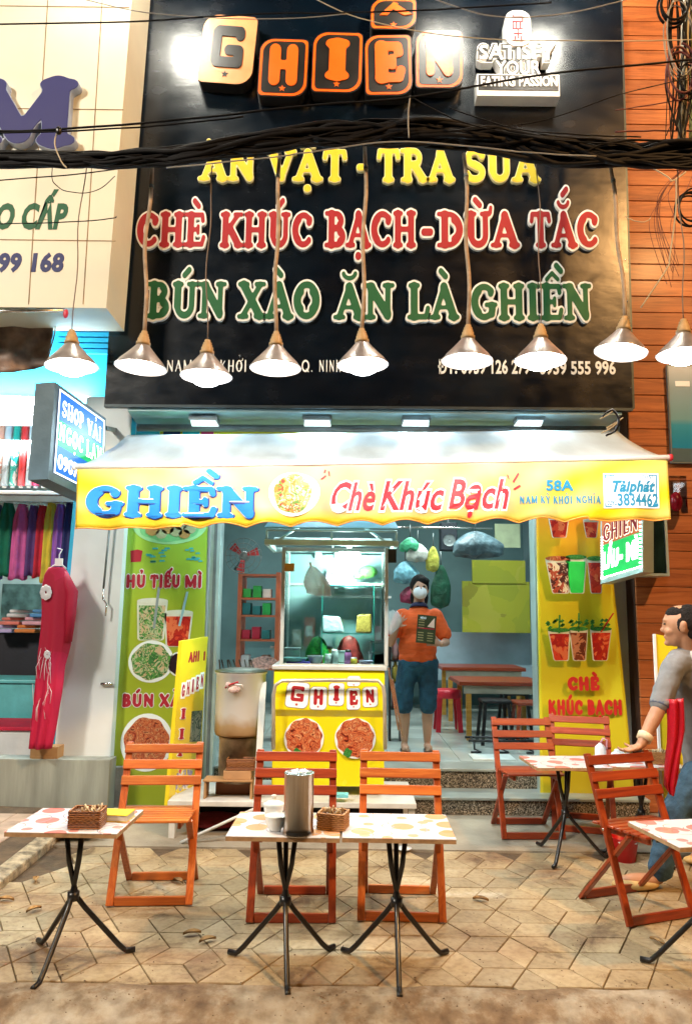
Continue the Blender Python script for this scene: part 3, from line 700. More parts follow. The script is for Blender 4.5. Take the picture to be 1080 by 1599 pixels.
# valance: hanging printed cloth, folds and scallops
vb0, vb1 = at(119, 827, YA - .01), at(1046, 812, YA - .01)
NS = 13
def val(u, v):
    p0 = fl_.lerp(fr_, u); p1 = vb0.lerp(vb1, u)
    sc = .030 * abs(math.sin(math.pi * (u * NS + .3))) * (1 if .18 < u < .86 else .25)
    q = p0.lerp(p1, v); q.z += v * (sc if v > 0 else 0); q.y = YA - .012 - .022 * math.sin(2 * math.pi * u * NS + .6) * v * v - .008 * mn.noise(Vector((u * 14, v * 2, 5)))
    q.x += .004 * math.sin(30 * u) * v; return q
def valmat():
    m, n, L, p = nodes('printed_valance'); tc = n.new('ShaderNodeTexCoord'); sp = n.new('ShaderNodeSeparateXYZ'); L.new(tc.outputs['Generated'], sp.inputs[0])
    # yellow ends and bottom edge, peach rays in the middle, as printed
    rx = rampnode(n, [(.0, (.60, .43, .0)), (.06, (.60, .42, .0)), (.20, (.62, .34, .17)), (.50, (.62, .33, .17)), (.74, (.60, .38, .11)), (.84, (.60, .47, .0)), (1, (.60, .49, .0))]); L.new(sp.outputs[0], rx.inputs[0])
    w = n.new('ShaderNodeTexGradient'); w.gradient_type = 'RADIAL'; mp = n.new('ShaderNodeMapping'); mp.inputs['Location'].default_value = (-.5, .4, 0); L.new(tc.outputs['Generated'], mp.inputs[0])
    cx = n.new('ShaderNodeCombineXYZ'); L.new(sp.outputs[0], cx.inputs[0]); L.new(sp.outputs[2], cx.inputs[1])
    mp.inputs['Scale'].default_value = (4, 1, 1); L.new(cx.outputs[0], mp.inputs[0]); mp.inputs['Location'].default_value = (-2, .6, 0); L.new(mp.outputs[0], w.inputs[0])
    ml = n.new('ShaderNodeMath'); ml.operation = 'MULTIPLY'; ml.inputs[1].default_value = 170; L.new(w.outputs[1], ml.inputs[0])
    sn = n.new('ShaderNodeMath'); sn.operation = 'SINE'; L.new(ml.outputs[0], sn.inputs[0])
    mr = n.new('ShaderNodeMapRange'); mr.inputs[1].default_value = -1; mr.inputs[3].default_value = 0; mr.inputs[4].default_value = .45; L.new(sn.outputs[0], mr.inputs[0])
    mx = n.new('ShaderNodeMix'); mx.data_type = 'RGBA'; L.new(mr.outputs[0], mx.inputs[0]); L.new(rx.outputs[0], mx.inputs[6]); mx.inputs[7].default_value = (.68, .48, .29, 1)
    ry = rampnode(n, [(.0, (1, 1, 1)), (.16, (1, 1, 1)), (.3, (0, 0, 0))]); L.new(sp.outputs[2], ry.inputs[0])
    m2 = n.new('ShaderNodeMix'); m2.data_type = 'RGBA'; L.new(ry.outputs[0], m2.inputs[0]); L.new(mx.outputs[2], m2.inputs[6]); m2.inputs[7].default_value = (.60, .42, .02, 1)
    L.new(m2.outputs[2], p.inputs['Base Color']); p.inputs['Roughness'].default_value = .4
    nz = n.new('ShaderNodeTexNoise'); nz.inputs['Scale'].default_value = 4; bp = n.new('ShaderNodeBump'); bp.inputs['Strength'].default_value = .25; bp.inputs['Distance'].default_value = .03
    L.new(tc.outputs['Object'], nz.inputs[0]); L.new(nz.outputs[0], bp.inputs['Height']); L.new(bp.outputs[0], p.inputs['Normal']); return m
vl = obj('valance', MB().sheet(val, 260, 14), valmat(), aw, solid=.002)
obj('hem_piping', MB().tube([val(i / 260, 1) for i in range(261)], .005, 6), mat('amber_piping', (.80, .30, .04), .5, var=.05, bump=0), vl)
def vmap(px0, px1, pyb, pyt, shear=0, py1=None):
    a = at(px0, pyb, YA); b = at(px1, py1 if py1 else pyb, YA); t = at((px0 + px1) / 2, pyt, YA); hh = t.z - (a.z + b.z) / 2
    def fn(u, v, h):
        x = a.x + (b.x - a.x) * u + shear * hh * v; z = a.z + (b.z - a.z) * u + hh * v
        uu = min(1, max(0, (x - fl_.x) / (fr_.x - fl_.x))); top = fl_.lerp(fr_, uu).z; bot = vb0.lerp(vb1, uu).z; vv = min(1, max(0, (top - z) / (top - bot)))
        return Vector((x, val(uu, vv).y - .004 - h, z))
    return fn
mo = mat('awning_outline', (.85, .80, .55), .4, var=0, bump=0)
slab_text('GHIỀN', vmap(133, 403, 806, 760, py1=808), vl, INK_BLUE, INK_NAVY, each=True, depth=(.0, .001), out=.03, shift=(.006, -.03))
slab_text('GHIỀN', vmap(133, 403, 806, 760, py1=808), vl, INK_BLUE, mo, each=False, depth=(.0015, .0025), out=.02)
# round dish picture
def disc_print(name, fn, mats, parent, lobes=0, n=40, rx=1, rz=1, h=.003, wob=.0):
    P = [(.5 + .5 * rx * (1 + wob * math.sin(lobes * 2 * math.pi * i / n)) * math.cos(2 * math.pi * i / n), .5 + .5 * rz * (1 + wob * math.sin(lobes * 2 * math.pi * i / n + 1)) * math.sin(2 * math.pi * i / n)) for i in range(n)]
    return obj(name, MB().prism(P, fn, 0, h), mats, parent)
def foodmat(name, cols, scale=30, ds=.0, stringy=False):
    if name in MATS: return MATS[name]
    m, n, L, p = nodes(name); tc = n.new('ShaderNodeTexCoord')
    v = n.new('ShaderNodeTexVoronoi'); v.inputs['Scale'].default_value = scale; nz = n.new('ShaderNodeTexNoise'); nz.inputs['Scale'].default_value = scale * .35; nz.inputs['Detail'].default_value = 5; nz.inputs['Distortion'].default_value = 2.5 if stringy else .5
    mx = n.new('ShaderNodeMix'); mx.data_type = 'RGBA'; mx.inputs[0].default_value = .35 if not stringy else .12; L.new(tc.outputs['Object'], mx.inputs[6]); L.new(nz.outputs['Color'], mx.inputs[7]); L.new(tc.outputs['Object'], nz.inputs[0]); L.new(mx.outputs[2], v.inputs[0])
    sp = n.new('ShaderNodeSeparateColor'); L.new(v.outputs['Color'], sp.inputs[0])
    r = rampnode(n, [(i / (len(cols) - 1), c) for i, c in enumerate(cols)]); r.color_ramp.interpolation = 'CONSTANT' if not stringy else 'LINEAR'
    L.new((nz.outputs[0] if stringy else sp.outputs[0]), r.inputs[0])
    if stringy:
        r.color_ramp.interpolation = 'LINEAR'
        for i, e in enumerate(r.color_ramp.elements): e.position = .33 + .34 * i / (len(cols) - 1)
    L.new(r.outputs[0], p.inputs['Base Color']); p.inputs['Roughness'].default_value = .35; MATS[name] = m; return m
NOOD = foodmat('fried_noodles_print', [(.08, .008, .004), (.36, .03, .01), (.62, .20, .07), (.25, .015, .008), (.72, .36, .16), (.16, .012, .006)], 46, stringy=True)
SALAD = foodmat('green_salad_print', [(.03, .14, .03), (.10, .30, .05), (.45, .50, .28), (.05, .2, .05), (.60, .42, .25), (.7, .7, .55)], 38)
DESS = foodmat('fruit_dessert_print', [(.60, .56, .42), (.50, .20, .03), (.12, .24, .04), (.58, .42, .14), (.40, .04, .02), (.55, .36, .10), (.6, .58, .45)], 36)
def disc_sheet(name, fn, m_, parent, h, lobes, wob):
    return obj(name, MB().sheet(lambda u, v: fn(.5 + .5 * v * (1 + wob * math.sin(lobes * 6.283 * u)) * math.cos(6.283 * u), .5 + .5 * v * (1 + wob * math.sin(lobes * 6.283 * u + 1)) * math.sin(6.283 * u), h), 40, 8), m_, parent)
disc_sheet('dish_picture', vmap(419, 499, 806, 738), INK_WHITE, vl, .002, 3, .03); disc_sheet('dessert_picture', vmap(427, 486, 802, 741), DESS, vl, .003, 5, .04)
RS = lambda s, a_, b_, c_, d_: font_text(s, vmap(a_, b_, c_, d_, .22), vl, [(INK_WHITE, .07, .0, .0012), (mat('crimson_print', (.72, .02, .03), .4, var=.02, bump=0), .022, .0018, .0024)])
RS('Chè', 514, 581, 797, 755); RS('Khúc', 594, 686, 796, 753); RS('Bạch', 700, 788, 794, 750)
for fn, pts in ((vmap(500, 520, 752, 735), ((0, .2, .5, .45), (.25, .8, .45, 1.0), (.6, .95, .75, .4))), (vmap(790, 812, 765, 740), ((.0, .95, .2, .6), (.4, .5, .9, .95), (.45, .05, 1, .2)))):
    for (x_, y_, x2, y2) in pts: obj('accent_stroke', MB().prism([(x_, y_), (x_ + .12, y_ - .08), (x2, y2), (x2 - .1, y2 + .1)], fn, .001, .002), MATS['crimson_print'], vl)
BT = [(INK_BLUE, .03, .001, .002)]; TB = ink('teal_blue_print', (.0, .20, .36))
font_text('58A', vmap(852, 893, 766, 751), vl, [(TB, .035, .001, .002)]); slab_text('NAM KỲ KHỞI NGHĨA', vmap(810, 936, 787, 775), vl, TB, None, serif=False, each=False, depth=(.001, .002), face=-.005, gap=.08, space=.45)
fnv = vmap(941, 1028, 794, 740)
obj('phone_panel', MB().sheet(lambda u, v: fnv(u, v, .002), 30, 8), INK_WHITE, vl)
mb = MB()
for P in ([(.03, .04), (.97, .04), (.97, .07), (.03, .07)], [(.03, .93), (.97, .93), (.97, .96), (.03, .96)], [(.03, .07), (.05, .07), (.05, .93), (.03, .93)], [(.95, .07), (.97, .07), (.97, .93), (.95, .93)]): mb.prism(P, fnv, .002, .0026)
obj('panel_border', mb, TB, vl)
slab_text('MÁI HIÊN DI ĐỘNG', vmap(950, 1020, 749, 742), vl, TB, None, serif=False, each=False, depth=(.0025, .0035), face=-.045, gap=.08, space=.5)
font_text('Tàiphát', vmap(952, 1018, 768, 752, .25), vl, [(TB, .05, .002, .003)]); font_text('3834462', vmap(963, 1026, 790, 772), vl, [(TB, .03, .002, .003)]); font_text('0292', vmap(947, 961, 789, 782), vl, [(TB, .02, .002, .003)])
# ------------------------------------------------------------------ tall printed banners either side of the door
def vgrad(name, stops, ax='z', rough=.3):
    m, n, L, p = nodes(name); tc = n.new('ShaderNodeTexCoord'); sp = n.new('ShaderNodeSeparateXYZ'); L.new(tc.outputs['Generated'], sp.inputs[0])
    nz = n.new('ShaderNodeTexNoise'); nz.inputs['Scale'].default_value = 2; L.new(tc.outputs['Object'], nz.inputs[0])
    ad = n.new('ShaderNodeMath'); ad.operation = 'MULTIPLY_ADD'; ad.inputs[1].default_value = .08; L.new(nz.outputs[0], ad.inputs[0]); L.new(sp.outputs[2 if ax == 'z' else 0], ad.inputs[2])
    r = rampnode(n, stops); L.new(ad.outputs[0], r.inputs[0]); L.new(r.outputs[0], p.inputs['Base Color']); p.inputs['Roughness'].default_value = rough
    bp = n.new('ShaderNodeBump'); bp.inputs['Strength'].default_value = .12; bp.inputs['Distance'].default_value = .05; L.new(nz.outputs[0], bp.inputs['Height']); L.new(bp.outputs[0], p.inputs['Normal'])
    return m
def vm(px0, px1, pyb, pyt, Y, shear=0, dx=0):
    return plane_map(px0, px1, pyb, pyt, Y, shear)
YB1 = 6.10
bn = thing('menu_banner', 'tall lime green menu banner with soup, drink and noodle pictures left of the door', 'banner', tuple(at(250, 1255, YB1)))
a, b, c, d = at(172, 1258, YB1), at(312, 1258, YB1), at(327, 700, YB1), at(198, 700, YB1)
obj('printed_sheet', MB().hexa([a, b, b + Vector((0, .02, 0)), a + Vector((0, .02, 0)), d, c, c + Vector((0, .02, 0)), d + Vector((0, .02, 0))]), vgrad('lime_banner', [(0, (.30, .36, .02)), (.55, (.36, .44, .03)), (.8, (.30, .55, .06)), (1, (.15, .62, .10))]), bn)
obj('edge_trim', MB().bar(a + Vector((-.02, -.004, 0)), d + Vector((-.02, -.004, 0)), .03, .03), GREYM, bn)
def bt(s, p0, p1, pb, pt, Y=YB1, par=bn): slab_text(s, vm(p0, p1, pb, pt, Y - .001), par, MAROON, INK_WHITE, serif=False, each=False, depth=(0, .001), out=.10, face=.035, gap=.02)
MAROON = ink('maroon_print', (.38, .005, .02))
bt('HỦ', 196, 228, 917, 898); bt('TIẾU', 234, 282, 917, 898); bt('MÌ', 288, 316, 917, 899)
bt('BÚN', 190, 241, 1103, 1084); bt('XÀO', 248, 300, 1103, 1084)
Yb = YB1 - .001
def dish(par, px0, px1, py0, py1, m_, plate=INK_WHITE, Y=Yb, k=.86, n=36):
    disc_print('plate_picture', vm(px0, px1, py1, py0, Y), plate, par, 0, n, h=.001)
    cx, cy = (px0 + px1) / 2, (py0 + py1) / 2; w_, h_ = (px1 - px0) / 2 * k, (py1 - py0) / 2 * k
    return disc_print('food_picture', vm(cx - w_, cx + w_, cy + h_, cy - h_, Y), m_, par, 7, 42, h=.002, wob=.04)
dish(bn, 186, 268, 1114, 1205, NOOD); dish(bn, 199, 270, 1000, 1066, SALAD)
dish(bn, 262, 292, 1018, 1056, mat('dark_sauce_print', (.03, .01, .02), .3))
dish(bn, 206, 322, 790, 850, mat('mint_plate_print', (.2, .62, .25), .4), plate=mat('mint_rim_print', (.35, .75, .35), .4))
mb = MB()
for i, (px, py, r_) in enumerate(((238, 828, 11), (252, 834, 9), (262, 826, 10), (275, 830, 10), (288, 834, 9), (296, 826, 10), (246, 820, 9), (282, 820, 10))):
    fn = vm(px - r_, px + r_, py + r_ * .8, py - r_ * .8, Yb); mb.k = i % 2; mb.prism([(.5 + .5 * math.cos(t * .5236), .5 + .5 * math.sin(t * .5236)) for t in range(12)], fn, .002, .004)
obj('meatball_picture', mb, [mat('meatball_print', (.50, .30, .10), .4), mat('pale_meatball_print', (.45, .50, .28), .4)], bn)
def glass_print(par, px0, px1, pyt, pyb, m_, taper=.78, Y=Yb, straw=None, rim=True, garnish=None, lean=0):
    fn = vm(px0, px1, pyb, pyt, Y); mb = MB(); q = (1 - taper) / 2
    P = [(q + lean, .04), (q + .06 + lean, 0), (1 - q - .06 + lean, 0), (1 - q + lean, .04), (1, 1), (0, 1)]
    t = obj('cup_picture', mb.prism(P, fn, .001, .002), INK_WHITE, par) if False else None
    t = obj('cup_picture', MB().prism([(.5 + (x_ - .5) * 1.08, y_) for x_, y_ in P], fn, .0005, .001), mat('cup_edge_print', (.72, .74, .62), .3), par)
    obj('drink_picture', MB().prism([(.5 + (x_ - .5) * .93, y_ * .86 + .02) for x_, y_ in P], fn, .001, .002), m_, t)
    if rim: obj('rim_picture', MB().prism([(.5 + .54 * math.cos(k * .3927), 1 + .07 * math.sin(k * .3927)) for k in range(16)], fn, .002, .0028), garnish or mat('cup_edge_print', (.72, .74, .62)), t)
    if straw:
        (sx, sy, ex, ey, mm) = straw; obj('straw_picture', MB().prism([(sx, sy), (sx + .09, sy), (ex + .09, ey), (ex, ey)], fn, .003, .004), mm, t)
RED_D = foodmat('red_drink_print', [(.45, .02, .01), (.62, .05, .02), (.35, .01, .01), (.7, .16, .06), (.5, .03, .02)], 22)
BRN_D = foodmat('brown_drink_print', [(.20, .04, .015), (.42, .10, .04), (.12, .02, .01), (.5, .2, .1), (.28, .06, .02)], 22)
MIX_D = foodmat('layered_drink_print', [(.7, .5, .3), (.45, .08, .04), (.8, .7, .5), (.08, .02, .02), (.6, .25, .1)], 26)
STR = ink('grey_straw_print', (.25, .30, .30)); STB = ink('blue_straw_print', (.30, .50, .55)); LEAF = foodmat('mint_leaf_print', [(.02, .12, .02), (.06, .28, .05), (.02, .2, .04), (.2, .4, .1)], 60)
glass_print(bn, 213, 258, 938, 1000, SALAD, .86, straw=(.55, .3, .66, 1.35, STR)); glass_print(bn, 256, 298, 956, 1010, RED_D, .8, straw=(.5, .6, .75, 1.6, STB))
# small line icons
mb = MB(); fn = vm(203, 222, 878, 858, Yb)
obj('cup_icon', MB().prism([(.1, 0), (.9, .05), (1, .9), (.6, 1), (0, .9)], fn, 0, .001), MAROON, bn)
for (p0, p1) in ((226, 268), (284, 316)):
    fn = vm(p0, p1, 880, 852, Yb)
    for i in range(11):
        x_, y_ = random.random() * .8, random.random() * .8; mb.prism([(x_, y_), (x_ + .22, y_ + .02), (x_ + .2, y_ + .1), (x_ + .02, y_ + .1)], fn, 0, .001)
obj('herb_icons', mb, mat('cyan_print', (.05, .45, .48), .4), bn)

ob = thing('drink_banner', 'tall yellow and orange banner with pictures of iced drinks right of the door', 'banner', tuple(at(910, 1255, YB1)))
a, b, c, d = at(843, 1262, YB1), at(988, 1262, YB1), at(938, 740, YB1), at(836, 740, YB1)
def osheet(u, v):
    q0 = a.lerp(b, u); q1 = d.lerp(c, u); q = q0.lerp(q1, v); q.y -= .05 * max(0, (u - .72)) / .28 + .01 * math.sin(6 * v); return q
obj('printed_sheet', MB().sheet(osheet, 24, 24), vgrad('orange_banner', [(0, (.55, .45, .02)), (.5, (.60, .55, .02)), (.72, (.62, .50, .02)), (.9, (.75, .30, .02)), (1, (.75, .22, .02))]), ob, solid=.006)
Yo = YB1 - .062
def ot(s, p0, p1, pb, pt): slab_text(s, vm(p0, p1, pb, pt, Yo), ob, INK_RED2, mat('gold_outline', (.60, .40, .02), .4), serif=False, each=False, depth=(0, .001), out=.09, face=.055, gap=.05)
INK_RED2 = ink('brick_red_print', (.50, .01, .01))
ot('CHÈ', 886, 935, 1077, 1058); ot('KHÚC', 855, 909, 1115, 1094); ot('BẠCH', 916, 971, 1115, 1094)
for (p0, p1, t_, b_2, m_, lean, g) in ((857, 888, 808, 840, RED_D, 0, None), (911, 934, 812, 840, RED_D, 0, None), (853, 890, 872, 927, MIX_D, .08, NOOD), (884, 916, 870, 927, mat('green_drink_print', (.02, .70, .10), .4), 0, LEAF), (918, 942, 872, 927, RED_D, 0, LEAF),
        (857, 890, 984, 1032, RED_D, .06, LEAF), (890, 918, 982, 1032, BRN_D, 0, LEAF), (923, 955, 982, 1032, RED_D, -.08, LEAF)):
    glass_print(ob, p0, p1, t_, b_2, m_, .68, Yo, garnish=g or MATS['cup_edge_print'], lean=lean, straw=(.45, .9, .5 + .6 * (p0 > 920), 1.5, INK_RED2 if p0 > 920 else LEAF) if t_ > 940 else None)
mb = MB()
for i in range(26):
    px = 856 + (i % 9) * 11.5 + random.uniform(-3, 3); py = 976 + random.uniform(-9, 5); fn = vm(px - 4, px + 4, py + 3, py - 3, Yo); mb.prism([(0, .2), (.5, 0), (1, .6), (.5, 1)], fn, .003, .004)
o = obj('mint_sprigs', mb, LEAF, ob); o['kind'] = 'stuff'

# ------------------------------------------------------------------ right neighbour: orange stained plank wall
def woodmat(name, cols, axis='x', scale=3, rough=.35, coat=.25, rnd=.12):
    if name in MATS: return MATS[name]
    m, n, L, p = nodes(name); tc = n.new('ShaderNodeTexCoord'); mp = n.new('ShaderNodeMapping')
    st_ = {'x': (.6, 9, 9), 'z': (9, 9, .6), 'y': (9, .6, 9)}[axis]; mp.inputs['Scale'].default_value = st_
    oi = n.new('ShaderNodeObjectInfo'); va = n.new('ShaderNodeVectorMath'); va.operation = 'ADD'; cxy = n.new('ShaderNodeCombineXYZ'); ml = n.new('ShaderNodeMath'); ml.operation = 'MULTIPLY'; ml.inputs[1].default_value = 37
    L.new(oi.outputs['Random'], ml.inputs[0])
    for q in range(3): L.new(ml.outputs[0], cxy.inputs[q])
    L.new(tc.outputs['Object'], va.inputs[0]); L.new(cxy.outputs[0], va.inputs[1]); L.new(va.outputs[0], mp.inputs[0])
    nz = n.new('ShaderNodeTexNoise'); nz.inputs['Scale'].default_value = scale; nz.inputs['Detail'].default_value = 12; nz.inputs['Roughness'].default_value = .68; nz.inputs['Distortion'].default_value = 1.1; L.new(mp.outputs[0], nz.inputs[0])
    r = rampnode(n, [(.28 + .44 * i / (len(cols) - 1), c) for i, c in enumerate(cols)]); L.new(nz.outputs[0], r.inputs[0])
    hs = n.new('ShaderNodeHueSaturation'); mr = n.new('ShaderNodeMapRange'); mr.inputs[3].default_value = 1 - rnd; mr.inputs[4].default_value = 1 + rnd; L.new(oi.outputs['Random'], mr.inputs[0]); L.new(mr.outputs[0], hs.inputs['Value']); L.new(r.outputs[0], hs.inputs['Color']); L.new(hs.outputs[0], p.inputs['Base Color'])
    p.inputs['Roughness'].default_value = rough; p.inputs['Coat Weight'].default_value = coat; p.inputs['Coat Roughness'].default_value = .18
    bp = n.new('ShaderNodeBump'); bp.inputs['Strength'].default_value = .12; bp.inputs['Distance'].default_value = .01; L.new(nz.outputs[0], bp.inputs['Height']); L.new(bp.outputs[0], p.inputs['Normal'])
    MATS[name] = m; return m
PLANK = woodmat('orange_stained_plank', [(.17, .042, .012), (.37, .105, .026), (.50, .165, .045)], rnd=.14, rough=.55, coat=.05)
YW = 6.05
wall = thing('plank_wall', 'orange brown horizontal plank wall of the neighbouring building on the right', 'wall', (3, YW, 0))
boxp('backing', mat('wall_backing', (.05, .02, .01), .8), wall, 2.36, 4.3, YW + .02, YW + .2, 0, 7.7)
mb = MB().box(-.97, .97, -.011, .011, -.071, .071); dm = None
for i in range(52):
    z = .08 + i * .1465
    o = obj('plank', mb, PLANK, None, bev=.004) if dm is None else bpy.data.objects.new('plank', dm.data)
    if dm is None: dm = o
    else:
        COL.objects.link(o); q = o.modifiers.new('b', 'BEVEL'); q.width = .004; q.segments = 2
    o.parent = wall; o.location = (3.33 - 3, random.uniform(-.002, .002), z); o.rotation_euler = (R(-1.2), 0, R(random.uniform(-.1, .1)))
# poster and glass window on the plank wall
Yp = YW - .03
pw = thing('poster_frame', 'sea and sky blue picture panel on the plank wall under the rightmost lamp', 'poster', tuple(at(1070, 720, Yp)))
a, b = at(1046, 724, Yp), at(1130, 572, Yp)
boxp('frame', GREYM, pw, a.x, b.x, Yp - .02, Yp + .01, a.z, b.z, bev=.003)
boxp('seascape_print', vgrad('seascape', [(0, (.06, .10, .12)), (.17, (.07, .12, .13)), (.18, (.0, .22, .42)), (.42, (.02, .30, .48)), (.48, (.15, .35, .42)), (.8, (.20, .30, .34)), (1, (.45, .50, .52))]), pw, a.x + .012, b.x - .012, Yp - .023, Yp - .0205, a.z + .012, b.z - .012)
q0, q1 = at(1054, 603, Yp - .03), at(1076, 595, Yp - .03); boxp('paper_label', INK_WHITE, pw, q0.x, q1.x, Yp - .027, Yp - .0235, q0.z, q1.z)
# display case behind the led sign
Yc = 5.80
dc = thing('glass_case', 'narrow dark glass case with pale metal frame on the plank wall under the awning corner', 'case', tuple(at(1020, 898, Yc)))
a, b = at(1001, 899, Yc), at(1040, 800, Yc)
boxp('frame', ALU, dc, a.x, a.x + .016, Yc, YW - .02, a.z, b.z); boxp('frame', ALU, dc, b.x - .02, b.x, Yc, YW - .02, a.z, b.z)
boxp('frame', ALU, dc, a.x + .0165, b.x - .0205, Yc, YW - .02, a.z, a.z + .02)
boxp('glass', mat('dark_glass', (.01, .025, .02), .08, var=.4, scale=5, bump=0, coat=.5), dc, a.x + .017, b.x - .021, Yc + .015, Yc + .02, a.z + .021, b.z)
# small box with red lantern
lb = thing('lantern_box', 'clear plastic box holding a red lantern beside the right end of the awning', 'box', tuple(at(1055, 800, 5.95)))
a, b = at(1044, 802, 5.95), at(1066, 745, 5.95)
boxp('case', glass('clear_plastic', (.9, .9, .9)), lb, a.x, b.x, 5.9, 6.02, a.z, b.z)
obj('lantern', MB().ell(((a.x + b.x) / 2, 5.96, a.z + .10), (.05, .04, .08), 10), mat('shiny_red', (.6, .01, .03), .25), lb)
# LED sign box under the awning
ls = thing('led_sign', 'lit orange and green LED sign box hanging under the right end of the awning', 'sign', tuple(at(970, 910, 5.6)))
p00, p10, p11, p01 = vplane([(937, 912), (1003, 893), (1003, 745), (937, 775)], at(937, 900, 5.90), at(1003, 900, 5.55))
fq = quad_map(p00, p10, p11, p01); nrm = (p10 - p00).cross(p01 - p00).normalized()
obj('case', MB().hexa([p00 - nrm * .1, p10 - nrm * .1, p10 - nrm * .1 + Vector((0, .0, 0)), p00 - nrm * .1, p01, p11, p11, p01]) if False else MB().prism([(0, 0), (1, 0), (1, 1), (0, 1)], fq, -.12, 0), ALU, ls)
obj('face_top', MB().prism([(.04, .43), (.96, .43), (.96, 1), (.04, 1)], fq, .001, .004), mat('led_orange', (.42, .09, .01), .4, emit=.5), ls)
obj('face_bottom', MB().prism([(.04, .05), (.96, .05), (.96, .425), (.04, .425)], fq, .001, .004), mat('led_green', (.0, .38, .06), .4, emit=.75), ls)
LEDW = mat('led_white', (1, 1, 1), .5, var=0, bump=0, emit=3.0, ecol=(.95, 1, .97))
mb = MB()
slab_text('GHIEN', lambda u, v, h: fq(.07 + .84 * u, .46 + .19 * v, h), ls, INK_RED, mat('led_outline', (1, .9, .7), .5, emit=.9), serif=False, each=False, depth=(.004, .006), out=.04, face=-.02)
font_text('LẨU', lambda u, v, h: fq(.10 + .34 * u, .16 + .17 * v, h), ls, [(LEDW, .05, .004, .008)]); font_text('- MÌ', lambda u, v, h: fq(.47 + .42 * u, .17 + .18 * v, h), ls, [(LEDW, .05, .004, .008)])
for (u0, v0, u1, v1) in ((.05, .06, .95, .06), (.05, .06, .05, .52), (.95, .06, .95, .7)):
    for i in range(16): q = fq(u0 + (u1 - u0) * i / 15, v0 + (v1 - v0) * i / 15, .006); mb.cbox(q, (.014, .01, .012))
obj('led_strip', mb, LEDW, ls)

# ------------------------------------------------------------------ left neighbour
YC = 5.2
cs = thing('cream_sign', 'cream metal sign box with violet letters and green words at the top left', 'sign', tuple(at(80, 480, YC)))
a, b = at(-160, 478, YC), at(166, 481, YC); c = at(206, 0, YC); kk = (6.9 - b.z) / (c.z - b.z); d = b + (c - b) * kk
obj('box_body', MB().hexa([(a.x, YC, a.z), (b.x, YC, b.z), (b.x, YC + .45, b.z), (a.x, YC + .45, a.z), (a.x, YC, 6.9), (d.x, YC, 6.9), (d.x, YC + .45, 6.9), (a.x, YC + .45, 6.9)]), CREAM, cs)
mb = MB()
for py in (375, 170, 10): q = at(60, py, YC); mb.box(a.x, b.x + (d.x - b.x) * .6, YC - .003, YC - .0005, q.z - .003, q.z + .003)
for px, px2 in ((45, 75), (130, 160), (-60, -30)): q = at(px, 475, YC - .002); q2 = at(px2, 0, YC - .002); mb.bar(q, q2, .006, .002)
obj('panel_seams', mb, mat('rusty_seam', (.30, .20, .10), .8, var=.3), cs)
obj('rail', MB().tube([at(-100, 487, YC + .02), at(100, 485, YC + .02)], .012, 8), STEEL, cs)
fn = plane_map(-44, 116, 234, 136, YC)
slab_text('M', fn, cs, INK_VIOLET, mat('pale_blue_side', (.30, .36, .50), .5), each=True, depth=(0, .07), out=.03, face=.022)
font_text('O CẤP', plane_map(-8, 100, 356, 320, YC, .12), cs, [(INK_DKGREEN, .045, .0005, .003)]); font_text('O', plane_map(-8, 15, 356, 320, YC, .12), cs, [(INK_DKGREEN, .05, .0005, .0032)]) if False else None
font_text('8 499 168', plane_map(-50, 97, 423, 397, YC, .06), cs, [(ink('ink_blue_print', (.02, .03, .14)), .045, .0005, .003)])
# blue shop front recessed
YL = 6.0
shop = thing('fabric_shop', 'sky blue open shop front of the fabric seller on the left', 'building', (-3, YL, 0))
xl = -4.6; xw0 = at(118, 900, YL).x; xw1 = at(192, 900, YL).x
zL = at(60, 618, 6.0).z
boxp('upper_wall', BLUEW, shop, xl, xw1 + .12, YL + .15, YL + .3, zL, 6.8)
for i in range(5): boxp('shutter_slat', BLUEW, shop, at(80, 540, YL).x, at(168, 540, YL).x, YL + .10, YL + .14, at(130, 545 - i * 9, YL).z, at(130, 538.5 - i * 9, YL).z)
xb0, xb1 = at(84, 1182, YL).x, at(172, 1182, YL).x
obj('white_pillar', MB().hexa([(xb0, YL, .30), (xb1, YL, .30), (xb1, YL + .3, .30), (xb0, YL + .3, .30), (xw0, YL, zL), (xw1, YL, zL), (xw1, YL + .3, zL), (xw0, YL + .3, zL)]), OFFW, shop)
obj('blue_edge', MB().hexa([(xb0 - .05, YL + .05, .30), (xb0 - .002, YL + .05, .30), (xb0 - .002, YL + .3, .30), (xb0 - .05, YL + .3, .30), (xw0 - .05, YL + .05, zL), (xw0 - .002, YL + .05, zL), (xw0 - .002, YL + .3, zL), (xw0 - .05, YL + .3, zL)]), BLUEW, shop)
boxp('corner_strip', BLUEW, shop, xw1 + .002, at(200, 700, YL).x, YL + .02, YL + .14, 2.3, zL)
obj('bolt', MB().tube([at(158, 1068, YL - .02), at(176, 1068, YL - .02)], .012, 8), STEEL, shop)
pl = obj('plinth', MB().box(xl, at(170, 1220, 5.85).x, 5.85, 6.02, .0, at(100, 1186, 5.85).z), mat('stained_grey_plinth', (.30, .33, .29), .6, var=.18, scale=3, bump=.15, stretch=(3, 3, .4)), shop, bev=.004)
boxp('side_partition', TEALW, shop, xw1 + .13, xw1 + .2, YL + .31, 8.4, 0, 3.6)
struct('fabric_shop_floor', MB().box(-5.2, xw1 + .1, 6.03, 9.2, 0, .30), CONC)
struct('fabric_shop_back_wall', MB().box(-5.2, xw1 + .1, 8.6, 8.7, 0, 3.6), mat('pale_mint_wall', (.42, .55, .52), .7, var=.2, scale=3))
struct('fabric_shop_ceiling', MB().box(-5.2, xw1 + .1, 6.31, 8.6, 3.5, 3.6), WHITE)
